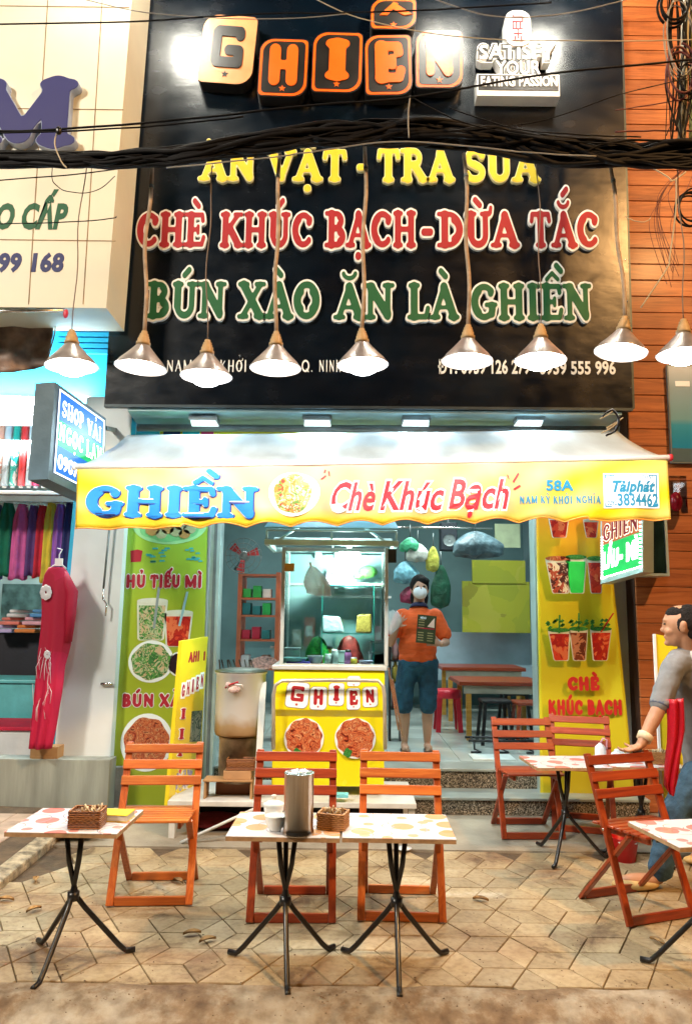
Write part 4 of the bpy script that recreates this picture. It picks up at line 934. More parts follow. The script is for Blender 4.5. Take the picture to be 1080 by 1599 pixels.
# fluorescent tube pair in the opening
q = at(30, 637, 6.08); t = thing('fluorescent_light', 'bright white fluorescent batten over the fabric rolls at the left', 'light', tuple(q))
boxp('housing', WHITE, t, q.x - .9, q.x + .32, q.y, q.y + .06, q.z + .02, q.z + .1)
for dz in (-.02, -.11): obj('tube', MB().box(q.x - .9, q.x + .32, q.y - .02, q.y + .05, q.z + dz - .035, q.z + dz + .035), mat('batten_glow', (1, 1, 1), .5, var=0, bump=0, emit=2.6, ecol=(.93, 1, 1)), t, bev=.012)
l = lamp('batten_light', 'AREA', q, 120, (.88, 1, 1), 1.3, q + Vector((0, .05, -1)), .1); l.parent = t; l.location = (0, .35, -.2)
l = lamp('batten_light', 'AREA', q, 50, (.75, .93, 1), 1.2, q + Vector((0, .55, .8)), .1); l.parent = t; l.location = (0, -.06, .06)
# brown tarpaulin
def tarp(u, v):
    p0 = at(-60, 490, 5.6).lerp(at(88, 490, 5.6), u); p1 = at(-60, 585, 5.6).lerp(at(72, 575, 5.6), u); q = p0.lerp(p1, v); q.y += .05 * math.sin(9 * u) * v + .03 * mn.noise(Vector((u * 6, v * 6, 2))); q.z += .03 * math.sin(7 * u + 1) * v; return q
tt = thing('tarpaulin', 'faded brown folded tarpaulin hanging under the cream sign at the left', 'tarpaulin', tuple(at(40, 488, 5.6)))
ts = obj('sheet', MB().sheet(tarp, 30, 16), mat('brown_tarp', (.24, .16, .12), .5, var=.45, scale=7, bump=.4, bscale=14), tt, solid=.004)
obj('cord', MB().tube([at(88, 492, 5.58), at(86, 520, 5.57), at(72, 575, 5.58)], .006, 6), STEEL, tt)
t = tag(obj('red_tag', MB().ell(at(103, 490, 5.18), (.02, .01, .035), 8), mat('tag_red', (.6, .02, .06), .4)), 'small red tag hanging from the lower edge of the cream sign', 'tag')
# shop sign box, angled, lit
sb = thing('shop_sign', 'lit blue and green fabric shop sign box set at an angle above the dress', 'sign', tuple(at(110, 745, 5.2)))
p00, p10, p11, p01 = vplane([(84, 738), (160, 776), (163, 657), (93, 607)], at(88, 700, 4.95), at(162, 700, 5.5))
fq2 = quad_map(p00, p10, p11, p01)
obj('case', MB().prism([(-.08, -.1), (1.05, -.1), (1.05, 1.05), (-.08, 1.05)], fq2, -.16, -.004), mat('slate_case', (.10, .17, .22), .4, var=.1), sb)
obj('blue_face', MB().prism([(0, .0), (1, .0), (1, 1), (0, 1)], fq2, 0, .002), mat('lit_blue', (.005, .13, .60), .4, var=.05, bump=0, emit=.55), sb)
obj('green_band', MB().prism([(.02, .34), (.98, .34), (.98, .64), (.02, .64)], fq2, .002, .003), mat('lit_green', (.0, .42, .14), .4, var=.05, bump=0, emit=.55), sb)
LG = mat('sign_white_glow', (1, 1, 1), .5, var=0, bump=0, emit=1.15, ecol=(.93, 1, 1))
F3 = lambda s, u0, u1, v0, v1, o_: font_text(s, lambda u, v, h: fq2(u0 + (u1 - u0) * u, v0 + (v1 - v0) * v, h), sb, [(LG, o_, .003, .006)])
slab_text('SHOP', lambda u, v, h: fq2(.07 + .46 * u, .70 + .2 * v, h), sb, LG, None, each=False, depth=(.003, .006), face=-.025, gap=.06)
slab_text('VẢI', lambda u, v, h: fq2(.60 + .33 * u, .68 + .2 * v, h), sb, LG, None, each=False, depth=(.003, .006), face=-.025, gap=.06)
slab_text('NGỌC', lambda u, v, h: fq2(.04 + .50 * u, .40 + .22 * v, h), sb, LG, None, each=False, depth=(.003, .006), face=-.025, gap=.06)
slab_text('LAN', lambda u, v, h: fq2(.60 + .36 * u, .40 + .22 * v, h), sb, LG, None, each=False, depth=(.003, .006), face=-.025, gap=.06)
F3('0907 463', .06, .8, .08, .24, .03)
mb = MB()
for P in ([(0, 0), (1, 0), (1, .02), (0, .02)], [(0, .98), (1, .98), (1, 1), (0, 1)], [(0, .02), (.02, .02), (.02, .98), (0, .98)], [(.98, .02), (1, .02), (1, .98), (.98, .98)]): mb.prism(P, fq2, .002, .005)
obj('lit_border', mb, mat('border_glow', (1, 1, 1), .5, var=0, bump=0, emit=1.1, ecol=(.85, 1, 1)), sb)
obj('bracket', MB().bar(at(163, 668, 5.56), at(182, 672, 6.1), .04, .03), GREYM, sb)
# fabric rolls on the high shelf
Yr = 6.45
rolls = [(-22, 'orange', (.6, .25, .12)), (-8, 'grey', (.35, .4, .42)), (4, 'peach', (.7, .35, .25)), (15, 'silver', (.5, .55, .58)), (28, 'teal', (.02, .35, .28)), (41, 'scarlet', (.62, .04, .04)), (53, 'blue dotted', (.55, .7, .75)), (64, 'crimson', (.5, .02, .10)), (76, 'tan', (.5, .35, .22)), (90, 'deep blue', (.01, .10, .45)), (103, 'yellow', (.6, .5, .12)), (116, 'rose', (.6, .2, .3))]
for i, (px, cn, c_) in enumerate(rolls):
    b = at(px - 8, 762, Yr); t_ = at(px + 1, 655, Yr); r_ = .031
    t = thing('fabric_roll', cn + ' patterned fabric roll standing on the high shelf of the left shop', 'fabric roll', tuple(b), 'fabric rolls on the high shelf')
    m_ = foodmat('roll_' + cn.replace(' ', '_'), [c_, tuple(x * .6 for x in c_), (.8, .8, .78) if i % 2 == 0 else tuple(min(1, x * 1.3) for x in c_), c_, c_], 22)
    obj('cloth', MB().tube([b + Vector((0, 0, .02)), b.lerp(t_, .95)], r_, 14), m_, t); obj('core', MB().tube([b, b + Vector((0, 0, .02))], r_ * .6, 10).tube([b.lerp(t_, .95), t_], r_ * .55, 10), WHITE, t)
zsh = at(60, 770, Yr).z
t = thing('high_shelf', 'white high shelf carrying the fabric rolls in the left shop', 'shelf', (-3, Yr, zsh)); boxp('board', WHITE, t, -5, xw0 + .05, Yr - .12, Yr + .4, zsh - .03, zsh + .0, bev=.004); boxp('rail', GREYM, t, -5, xw0 + .02, Yr - .1, Yr - .08, zsh - .09, zsh - .04)
# hanging garments
def garment(px, py0, py1, wpx, col, label, Y=6.75):
    t = thing('hanging_garment', label, 'garment', tuple(at(px, py0, Y)), 'clothes hanging in the left shop')
    a, b = at(px - wpx / 2, py0, Y), at(px + wpx / 2, py0, Y); zb = at(px, py1, Y).z; ph = random.random() * 6
    def f(u, v):
        ang = u * 2 * math.pi; w_ = (b.x - a.x) / 2 * (.45 + .55 * min(1, v * 5)) * (1 + .15 * v); 
        return Vector(((a.x + b.x) / 2 + w_ * math.cos(ang) * (1 + .08 * math.sin(5 * ang + ph)), Y + (.05 + .02 * math.sin(6 * ang + ph)) * math.sin(ang), a.z + (zb - a.z) * v + .01 * math.sin(4 * ang) * v))
    obj('cloth', MB().sheet(f, 28, 14), mat('garment_' + '_'.join(label.split()[:2]), col, .8, var=.15, scale=8, bump=.3), t, solid=.003)
    q = (a + b) / 2; obj('hanger', MB().tube([q + Vector((-.07, 0, -.01)), q + Vector((0, 0, .04)), q + Vector((.07, 0, -.01))], .004, 6).tube([q + Vector((0, 0, .04)), q + Vector((0, 0, .10))], .003, 6), WHITE, t)
for g in ((-6, 788, 905, 30, (.05, .10, .30), 'navy blue garment hanging at the far left of the fabric shop'), (14, 786, 900, 26, (.0, .16, .09), 'dark green garment hanging in the left shop between navy and pink'),
          (36, 788, 905, 24, (.62, .12, .38), 'bright pink garment hanging in the left shop beside the green one'), (54, 790, 900, 20, (.12, .05, .20), 'dark purple garment hanging in the left shop beside the pink one'),
          (68, 790, 902, 18, (.62, .02, .04), 'bright red garment hanging in the left shop beside the yellow one'), (82, 786, 910, 20, (.72, .55, .05), 'yellow garment hanging in the left shop behind the magenta dress'),
          (96, 788, 890, 18, (.35, .12, .50), 'lilac garment hanging in the left shop behind the dress hanger'), (110, 786, 890, 18, (.03, .03, .14), 'midnight blue garment hanging in the left shop next to the white pillar')): garment(*g)
t = tag(obj('clothes_rail', MB().tube([(-4.8, 6.75, at(60, 776, 6.75).z), (xw0 + .1, 6.75, at(60, 776, 6.75).z)], .014, 10), STEEL), 'steel clothes rail under the high shelf in the left shop', 'rail')
def counter(px0, px1, py0, py1, Y, dp, m_, name, label, cat, top=None):
    a, b = at(px0, py1, Y), at(px1, py0, Y); t = thing(name, label, cat, ((a.x + b.x) / 2, Y, a.z))
    boxp('body', m_, t, a.x, b.x, Y, Y + dp, a.z, b.z - .03, bev=.01); boxp('top', top or m_, t, a.x - .02, b.x + .02, Y - .02, Y + dp, b.z - .03, b.z, bev=.006); return t
zfl = .30
def onfl(px0, px1, pyt, Y, dp, m_, name, label, cat, top=None, z0=.30):
    a, b = at(px0, 1180, Y), at(px1, pyt, Y); t = thing(name, label, cat, ((a.x + b.x) / 2, Y, z0))
    boxp('body', m_, t, a.x, b.x, Y, Y + dp, z0, b.z - .03, bev=.01); boxp('top', top or m_, t, a.x - .02, b.x + .02, Y - .02, Y + dp, b.z - .03, b.z, bev=.006); return t
onfl(-90, 52, 1135, 6.25, .5, WHITE, 'display_box', 'white box with a red cloth top at the far left of the fabric shop', 'box', mat('red_cloth', (.60, .01, .05), .7))
onfl(-60, 66, 1062, 6.85, .5, mat('aqua_plastic', (.15, .60, .62), .4), 'storage_bin', 'aqua plastic storage bin behind the white box in the left shop', 'bin')
onfl(-60, 72, 985, 7.5, .5, mat('dark_crate', (.02, .02, .03), .6), 'dark_cabinet', 'black cabinet at the back of the left shop under piled cloth', 'cabinet')
a, b = at(-40, 985, 7.9), at(78, 905, 7.9)
t = thing('glass_cabinet', 'pale glass display cabinet at the back of the left shop', 'cabinet', (a.x, 7.9, a.z)); boxp('carcass', mat('mint_cabinet', (.45, .60, .58), .4), t, a.x, b.x, 7.95, 8.3, a.z, b.z); boxp('dark_panel', mat('cabinet_panel', (.12, .22, .2), .3, var=.5, scale=8), t, a.x + .25, b.x - .08, 7.93, 7.949, a.z + .06, b.z - .05)
pal = [('lilac', (.50, .42, .72)), ('coral', (.75, .22, .18)), ('white', (.75, .75, .78)), ('orange', (.70, .22, .05)), ('pink', (.75, .40, .48)), ('blue', (.10, .30, .60))]
for i, (cn, c_) in enumerate(pal):
    q = at(8 + i * 12, 985 - (i % 3) * 12, 7.35 - .05 * i); tag(obj('folded_cloth', MB().cbox(q + Vector((0, 0, .0)), (.20, .16, .035)).cbox(q + Vector((.01, .01, .04)), (.18, .16, .03)), mat('pile_' + cn, c_, .8, bump=.6, bscale=20), bev=.012, bseg=3), cn + ' folded cloth piled on the black cabinet in the left shop', 'cloth', 'cloths piled on the black cabinet')
# magenta ao dai dress on a hanger
Yd = 5.78
DRM = foodmat('magenta_satin', [(.38, .0, .030), (.42, .0, .040), (.36, .0, .028), (.40, .0, .035)], 3); DRM.node_tree.nodes['Principled BSDF'].inputs['Roughness'].default_value = .7
dr = thing('ao_dai_dress', 'long magenta dress with white branch embroidery on a hanger beside the white pillar', 'dress', tuple(at(75, 1168, Yd)))
prof = [(886, 78, 101), (897, 70, 107), (915, 66, 112), (935, 65, 114), (960, 66, 110), (990, 64, 111), (1010, 62, 109), (1040, 60, 101), (1075, 57, 97), (1110, 54, 91), (1140, 51, 86), (1168, 48, 80)]
def dress(u, v):
    t_ = v * (len(prof) - 1); i = min(len(prof) - 2, int(t_)); f_ = t_ - i; p_, q_ = prof[i], prof[i + 1]
    py, x0_, x1_ = [p_[k] * (1 - f_) + q_[k] * f_ for k in range(3)]; A, B = at(x0_, py, Yd), at(x1_, py, Yd); an = u * 2 * math.pi
    fold = 1 + .13 * math.sin(5 * an + 3 * v) * v + .05 * math.sin(11 * an + 5) * v
    return Vector(((A.x + B.x) / 2 + (B.x - A.x) / 2 * math.cos(an) * fold, Yd + .055 * math.sin(an) * fold + .012 * math.sin(7 * an + 3) * v, A.z))
body = obj('gown', MB().sheet(dress, 40, 30), DRM, dr, solid=.003)
obj('sleeve', MB().tube([at(99, 893, Yd), at(113, 925, Yd - .02), at(111, 958, Yd - .02), at(107, 1002, Yd - .02)], [.03, .045, .04, .028], 12), DRM, dr)
mb = MB()
def front(px, py):
    return at(px, py, Yd - .068)
for cx_, cy_, r_ in ((72, 925, 9), (74, 1022, 5)):
    for k in range(8): an = k * .785; q = front(cx_ + r_ * .6 * math.cos(an), cy_ + r_ * .8 * math.sin(an)); mb.ell(q, (.014 * r_ / 6, .003, .017 * r_ / 6), 6)
random.seed(5)
for k in range(16):
    x_, y_ = 60 + random.random() * 26 - k * .1, 1040 + random.random() * 90; pts = [front(x_ - (y_ - 1040) * .1, y_), front(x_ + random.uniform(-3, 3) - (y_ - 1040) * .1, y_ - 18), front(x_ + random.uniform(-6, 8) - (y_ - 1040) * .1, y_ - 34)]
    mb.tube(pts, [.0015, .0025, .0008], 5)
o = obj('embroidery', mb, mat('silver_thread', (.70, .68, .72), .35, metal=.2), body); o['kind'] = 'stuff'
q = at(92, 884, Yd); obj('hanger', MB().tube([q + Vector((-.07, 0, -.02)), q + Vector((0, 0, .03)), q + Vector((.06, 0, -.02))], .007, 8).tube([q + Vector((0, 0, .03)), q + Vector((.0, 0, .09)), q + Vector((.02, 0, .13)), q + Vector((-.02, 0, .14))], .005, 8).box(q.x - .03, q.x + .03, q.y - .006, q.y + .006, q.z, q.z + .06), WHITE, dr)
t = thing('cardboard_box', 'small brown cardboard box under the magenta dress on the grey plinth', 'box', tuple(at(68, 1184, 5.86))); a, b = at(46, 1185, 5.86), at(90, 1166, 5.86); boxp('carton', mat('cardboard', (.42, .24, .10), .8), t, a.x, b.x, 5.87, 6.0, a.z, b.z - .005)
boxp('flap', MATS['cardboard'], t, a.x + .02, b.x - .02, 5.862, 5.869, a.z - .03, a.z + .02)
# crank pole on the pillar
t = thing('crank_pole', 'thin steel awning crank with bent handle hanging on the white pillar', 'crank', tuple(at(165, 962, YL - .05))); 
obj('rod', MB().tube([at(172, 815, YL - .05), at(162, 918, YL - .05)], .009, 8), GREYM, t); obj('handle', MB().tube([at(162, 918, YL - .05), at(161, 935, YL - .05), at(167, 943, YL - .05), at(165, 962, YL - .05)], .007, 8), STEEL, t)
# sheet steel ramp plate under the left table
t = tag(obj('steel_plate', MB().hexa([gp(18, 1300, .065), gp(150, 1300, .065), gp(190, 1262, .065), gp(70, 1262, .065), gp(18, 1300, .075), gp(150, 1300, .075), gp(190, 1262, .075), gp(70, 1262, .075)]), mat('grey_blue_plate', (.36, .42, .44), .4, metal=.3)), 'grey blue steel ramp plate on the ground behind the left table', 'plate')
# ------------------------------------------------------------------ pendant lamps
random.seed(11)
SHADE = mat('spun_aluminium', (.66, .62, .62), .30, metal=.75, var=.12, scale=14, bump=.05)
SHIN = mat('shade_inside', (.80, .80, .78), .35, metal=.3, var=.03)
NECK = mat('beige_socket', (.55, .38, .19), .4, var=.2, scale=14)
BULBC = mat('cool_bulb_glow', (1, 1, 1), .5, var=0, bump=0, emit=26, ecol=(.93, .97, 1)); BULBW = mat('warm_bulb_glow', (1, 1, 1), .5, var=0, bump=0, emit=26, ecol=(1, .93, .84))
CORDT = mat('twisted_beige_cord', (.55, .42, .30), .6, var=.2, scale=20, bump=.5, bscale=200); CORDG = mat('thin_grey_cord', (.22, .17, .14), .6)
lamps = [ # px, py of rim, py neck top, cord top (px,py), thick, warm, tilt, label, Y
 (112, 572, 519, (137, 245), 0, 0, 3, 'leftmost pendant lamp, in front of the blue wall', 4.0),
 (220, 574, 525, (238, 258), 1, 1, -3, 'pendant lamp with thick beige cord at the left edge of the black sign', 4.0),
 (322, 588, 537, (331, 260), 0, 0, 0, 'low hanging pendant lamp with thin cord, third from the left', 4.0),
 (430, 575, 528, (437, 240), 1, 1, 0, 'pendant lamp with thick beige cord in front of the word XAO', 4.0),
 (566, 570, 521, (569, 225), 1, 0, 2, 'middle pendant lamp with bright white bulb and beige cord', 4.0),
 (729, 564, 515, (724, 240), 1, 1, -2, 'pendant lamp with beige cord between the middle lamp and the thin corded lamp', 4.0),
 (843, 563, 514, (836, 250), 0, 0, -2, 'white glowing pendant lamp with thin brown cord in front of the telephone number', 4.0),
 (968, 550, 503, (951, 252), 1, 1, -9, 'tilted pendant lamp with thick cord at the right edge of the black sign', 4.0),
 (1066, 555, 504, (1056, 250), 0, 0, -3, 'rightmost pendant lamp, cut by the picture edge over the plank wall', 4.0)]
for (px, py, pn, ct, thick, warm, tilt, lab, Y) in lamps:
    q = at(px, py, Y); r_ = .142; hgt = .115
    t = thing('pendant_lamp', lab, 'lamp', tuple(q), 'pendant lamps strung over the tables')
    M = Matrix.Rotation(R(-tilt), 3, 'Y')
    P = [(.030, .135), (.036, .128), (.047, .116), (.060, .10), (.090, .066), (.122, .032), (.139, .006), (.143, 0)]
    Pi = [(.140, .0), (.136, .008), (.118, .034), (.086, .066), (.056, .096), (.03, .118)]
    obj('shade', MB().lathe(P, q, 36, M), SHADE, t); obj('reflector', MB().lathe(Pi, q, 36, M), SHIN, t); obj('rim', MB().tube([q + M @ Vector((.1425 * math.cos(a * math.pi / 18), .1425 * math.sin(a * math.pi / 18), 0)) for a in range(37)], .0035, 6), SHADE, t)
    NP = [(.001, .215), (.016, .213), (.018, .20), (.024, .196), (.024, .186), (.028, .182), (.028, .172), (.033, .168), (.033, .152), (.040, .146), (.040, .13), (.03, .128)]
    obj('socket', MB().lathe(NP, q, 20, M), NECK, t)
    cool = not warm; bz = -.008 if cool else .03; br = .078 if cool else .05
    obj('bulb', MB().ell(q + M @ Vector((0, 0, bz + .005)), (br * 1.15, br * 1.15, .052), 12).lathe([(.02, .04), (.03, .10)], q, 12, M), BULBW if warm else BULBC, t)
    top = q + M @ Vector((0, 0, .215)); ctp = at(ct[0], ct[1], Y + .06); n_ = 14; pts = []
    for i in range(n_ + 1):
        v = i / n_; p = top.lerp(ctp, v); p.x += .012 * math.sin(v * 9 + px) * math.sin(math.pi * v) + .02 * math.sin(math.pi * v) * (1 if px > 540 else -1) * .5; pts.append(p)
    obj('cord', MB().tube(pts, .0115 if thick else .0035, 8), CORDT if thick else CORDG, t)
    if thick: obj('cable_tie', MB().tube([pts[-3], pts[-3] + Vector((0, 0, .02))], .014, 8), GREYM, t)
    l = lamp('bulb_light', 'SPOT', q, 23, (1, .90, .76) if warm else (.80, .91, 1), .05, q - Vector((0, 0, 1)), spot=168, blend=.35); l.parent = t; l.location = (0, 0, -.062)

# ------------------------------------------------------------------ overhead cables
CAB = mat('black_cable', (.003, .003, .004), .6, var=.3, scale=30, spec=.18); CABG = mat('grey_cable', (.30, .29, .26), .5); CABR = mat('maroon_cable', (.10, .01, .01), .5); CABY = mat('cream_cable', (.55, .48, .34), .5)
def cable(pts, r, m_, Y=3.9, wob=.004, n=6, ext=True):
    P = []; W_ = [at(px, py, Y + (dy[0] if dy else 0)) for px, py, *dy in pts]
    for i in range(len(W_) - 1):
        p0 = W_[max(i - 1, 0)]; p1 = W_[i]; p2 = W_[i + 1]; p3 = W_[min(i + 2, len(W_) - 1)]
        for k in range(8):
            t = k / 8; P.append(.5 * ((2 * p1) + (-p0 + p2) * t + (2 * p0 - 5 * p1 + 4 * p2 - p3) * t * t + (-p0 + 3 * p1 - 3 * p2 + p3) * t ** 3) + Vector((0, 0, wob * mn.noise(Vector((i * 3 + t * 2.5, r * 900, px))))))
    P.append(W_[-1]); return MB().tube(P, r, n)
for i in range(44):
    f_ = i / 43; sp = [( -60, 236 + 26 * random.random()), (100, 238 + 22 * random.random()), (200, 236 + 24 * random.random()), (300, 226 + 26 * random.random()), (420, 206 + 34 * random.random()), (540, 192 + 36 * random.random()), (650, 186 + 40 * random.random()), (760, 196 + 44 * random.random()), (860, 212 + 44 * random.random()), (960, 220 + 38 * random.random()), (1060, 218 + 46 * random.random()), (1150, 206 + 56 * random.random())]
    o = obj('power_cable', cable([(a, b, random.uniform(-.05, .08)) for a, b in sp], random.choice((.007, .010, .013, .016)), CAB, 3.95, .012), CAB)
    tag(o, 'black cable in the thick drooping bundle that crosses the black sign', 'cable', 'black cables bundled across the black sign')
wires = [
 (((-40, 38), (200, 34), (400, 22), (540, 20), (700, 14), (860, 4)), .005, CAB, 'black wire crossing the top of the cream sign and black sign'),
 (((100, -10), (230, 20), (420, 30), (540, 22)), .003, CABG, 'thin grey wire sagging above the orange letter tiles'),
 (((470, -14), (560, 28), (720, 58), (900, 64), (1090, 62)), .003, CABY, 'thin pale wire running over the N tile to the right edge'),
 (((660, -8), (760, 24), (860, 24), (960, 4), (1010, -14)), .0035, CABG, 'thin sagging pale wire above the slogan badge'),
 (((-40, 205), (92, 202), (300, 185), (480, 165), (640, 152), (840, 118), (1090, 92)), .0065, CAB, 'black wire rising from the violet letter to the upper right'),
 (((-40, 208), (100, 205), (250, 196), (380, 182)), .005, CAB, 'second black wire tied beside the violet letter'),
 (((-40, 284), (120, 272), (240, 256), (400, 240)), .0035, CAB, 'thin black wire drooping just below the cable bundle at the left'),
 (((-30, 350), (80, 348), (170, 342), (182, 338)), .003, CAB, 'thin wire crossing the green words on the cream sign'),
 (((640, 150), (720, 190), (840, 215), (960, 225)), .004, CAB, 'thin black wire sloping down below the N tile'),
 (((700, 168), (800, 200), (900, 210), (1000, 214)), .004, CAB, 'thin black wire sloping down below the slogan badge'),
 (((700, 205), (840, 190), (960, 150), (1090, 118)), .003, CAB, 'thin wire rising to the right across the plank wall top'),
 (((960, 172), (1020, 163), (1090, 150)), .004, CABR, 'dark red wire low across the upper plank wall'),
 (((960, 206), (1020, 204), (1090, 205)), .006, CABR, 'thick dark red wire just above the cable bundle on the right'),
 (((640, 150), (637, 180), (638, 215)), .004, CABG, 'short grey wire hanging down from the cable at the logo'),
 (((260, 262), (420, 246), (480, 238), (600, 222), (700, 225), (820, 238), (930, 244)), .004, CABG, 'grey messenger wire along the lower side of the cable bundle'),
 (((90, 204), (86, 225), (95, 250), (104, 262)), .004, CABY, 'pinkish wire tail hanging beside the violet letter'),
 (((82, 262), (84, 285), (110, 300), (150, 298), (180, 275)), .0025, CAB, 'thin loop of wire hanging in front of the cream sign'),
 (((1010, 258), (1040, 275), (1050, 282), (1070, 268)), .005, CABY, 'white taped wire under the bundle on the plank wall'),
 (((1055, 280), (1054, 330), (1045, 400), (1040, 420), (1000, 480)), .004, CABY, 'cream wire hanging down the plank wall to the tilted lamp'),
 (((975, 338), (990, 345), (1008, 346), (1015, 340)), .003, CABY, 'short curled cream wire end on the plank wall'),
 (((940, 650), (955, 640), (965, 655), (960, 672), (945, 680)), .006, CAB, 'black wire loop at the right end of the soffit')]
for pts, r_, m_, lab in wires: tag(obj('thin_wire', cable(pts, r_, m_, 3.85 if pts[0][0] < 930 or len(pts) > 4 else 4.6), m_), lab, 'wire')
t = tag(obj('wire_clamp', MB().ell(at(92, 204, 3.84), (.018, .014, .026), 8), BLACKM), 'small black clamp on the wire at the violet letter', 'clamp')
# tangle on the service pole at the right
pole = thing('service_pole', 'pale conduit pole with tangled wires at the top right edge', 'pole', tuple(at(1076, 470, 4.6)))
obj('pipe', MB().tube([at(1070, -20, 4.6), at(1066, 150, 4.6), at(1062, 260, 4.6)], .026, 10), mat('pale_conduit', (.50, .46, .33), .5, var=.25), pole)
obj('pipe', MB().tube([at(1084, -20, 4.62), at(1082, 220, 4.62)], .03, 10), mat('mossy_concrete', (.42, .42, .14), .8, var=.4, scale=20), pole)
def coil(px, py, rx, rz, turns, r_, m_, label, Y=4.5):
    q = at(px, py, Y); P = []; s_x = rx / FPX * Y * 1.05; s_z = rz / FPX * Y * 1.2; ph = random.random() * 6
    for i in range(int(turns * 22)):
        a_ = i / 22 * 2 * math.pi + ph; k = 1 + .16 * mn.noise(Vector((a_ * .5, px, 0))); P.append(q + Vector((s_x * k * math.cos(a_), .04 * math.sin(a_ * .37), s_z * k * math.sin(a_) + .03 * mn.noise(Vector((a_ * .2, 3, px))))))
    tag(obj('wire_coil', MB().tube(P, r_, 6), m_), label, 'coil')
coil(1062, 112, 22, 38, 2.2, .008, CABR, 'open dark red wire coil hanging on the pole')
coil(1075, 125, 18, 24, 2.5, .006, CAB, 'black wire coil beside the dark red coil on the pole')
coil(1078, 325, 22, 24, 5, .006, CAB, 'round black wire coil hanging below the bundle at the right edge')
coil(1050, 10, 22, 28, 3, .009, CAB, 'thick black wire coil at the very top right corner')
coil(1062, 60, 24, 60, 3.5, .004, CABG, 'grey wire coil tangled round the top of the pole')
for i in range(14):
    x_ = 1040 + random.random() * 45; pts = [(x_, -20), (x_ + random.uniform(-14, 14), 60), (x_ + random.uniform(-16, 16), 130), (x_ + random.uniform(-14, 14), 190 + random.random() * 50)]
    tag(obj('tangled_wire', cable(pts, random.choice((.003, .004, .006)), random.choice((CAB, CABG, CAB, CABY, CABR)), 4.55)), 'loose wire in the tangle round the pole at the top right', 'wire', 'loose wires tangled round the pole') if False else tag(obj('tangled_wire', cable(pts, random.choice((.003, .004, .006)), CAB, 4.55), CAB), 'loose black wire in the tangle round the pole at the top right', 'wire', 'loose wires tangled round the pole')
for i in range(9):
    x_ = 1075 + random.uniform(-8, 15); pts = [(x_, 250), (x_ - 20 - random.random() * 35, 300), (x_ - 25 - random.random() * 45, 350), (x_ - 20 - random.random() * 20, 410 + random.random() * 50)]
    tag(obj('drooping_wire', cable(pts, .002, CABR, 4.9), CABR), 'hair thin dark wire drooping over the plank wall below the bundle', 'wire', 'thin wires drooping over the plank wall')
for i, (px, py) in enumerate(((948, 648), (958, 662), (950, 670))): tag(obj('twig', cable([(px - 12, py + 6), (px, py), (px + 14, py - 10)], .005, CABY, 5.7), CABY), ('upper', 'middle', 'lower')[i] + ' pale loose wire end at the right end of the soffit', 'wire')

# ------------------------------------------------------------------ furniture
CW = woodmat('varnished_orange_wood', [(.28, .055, .010), (.50, .125, .020), (.66, .24, .045)], 'x', 3, .38, .2, .18)
CWZ = woodmat('varnished_orange_upright', [(.28, .05, .010), (.48, .11, .018), (.62, .20, .04)], 'z', 3, .38, .2, .14)
CWR = woodmat('red_brown_wood', [(.16, .018, .005), (.30, .038, .007), (.42, .07, .012)], 'x', 3, .38, .2, .12); CWRZ = woodmat('red_brown_upright', [(.16, .02, .005), (.31, .042, .007), (.42, .075, .012)], 'z', 3, .38, .2, .12)
def make_chair(label, cw, cz):
    t = thing('folding_chair', label, 'chair', (0, 0, 0), 'wooden folding chairs')
    w = .21; HB = .775; off = .30  # origin: centre of the front foot rail; faces -Y
    for s in (-1, 1): obj('back_upright', MB().bar((s * (w - .008), 0, 0.005), (s * (w * .97 - .008), off, HB), .038, .022), cz, t, bev=.004)
    obj('foot_rail', MB().cbox((0, .012, .025), (2 * w - .055, .020, .044)), cw, t, bev=.004)
    wi = w - .012
    for s in (-1, 1): obj('leg', MB().bar((s * (wi - .012), .40, .005), (s * (wi - .012), -.0, .425), .034, .020), cz, t, bev=.004)
    obj('rear_rail', MB().cbox((0, .385, .025), (2 * wi - .06, .020, .044)), cw, t, bev=.004)
    for s in (-1, 1): obj('seat_rail', MB().bar((s * (wi - .048), -.10, .425), (s * (wi - .048), .26, .405), .018, .034), cw, t, bev=.003)
    for k in range(7):
        y = -.105 + k * .059; obj('seat_slat', MB().bar((-w + .012, y, .449 - .055 * (y + .1)), (w - .012, y, .449 - .055 * (y + .1)), .048, .013, side=(0, 1, -.055)), cw, t, bev=.003)
    for z in (.745, .665, .585):
        y = off * z / HB - .022; obj('back_slat', MB().bar((-w * .98 - .012, y, z), (w * .98 + .012, y, z), .050, .014, side=(0, .38, 1)), cw, t, bev=.004)
    for s in (-1, 1): obj('pivot_bolt', MB().tube([(s * (w + .012), .16, .42), (s * (w - .045), .16, .42)], .006, 8), STEEL, t)
    return t
def put(t, p, ang, label=None):
    t.location = (p.x, p.y, t.location.z if False else p.z); t.rotation_euler = (0, 0, ang)
    if label: t['label'] = label
    return t
ch = make_chair('orange wooden folding chair on the left in front of the lime banner', CW, CWZ); ch2 = make_chair('x', CWR, CWRZ)
c1 = copy_tree(ch); c2 = copy_tree(ch2); c3 = copy_tree(ch2); c4 = copy_tree(ch2); c5 = copy_tree(ch2)
put(ch, gp(233, 1416), R(4))
put(ch2, gp(454, 1443), R(1), 'folding chair behind the table with the steel cylinder, left of the two middle chairs')
put(c1, gp(627, 1441), R(-2), 'lighter orange folding chair behind the empty middle table')
put(c2, gp(833, 1312, .004), R(2), 'red brown folding chair nearest the door at the right rear table')
put(c3, gp(912, 1302, .004), R(-14), 'red brown folding chair against the orange banner, right of the one nearest the door')
f_ = (gp(1031, 1443) - gp(949, 1392)).to_2d(); ang = math.atan2(f_.y, f_.x) + math.pi / 2
put(c4, Vector((1.61, 3.947, 0)), R(20), 'tilted folding chair in the right foreground turned towards the cut off table')
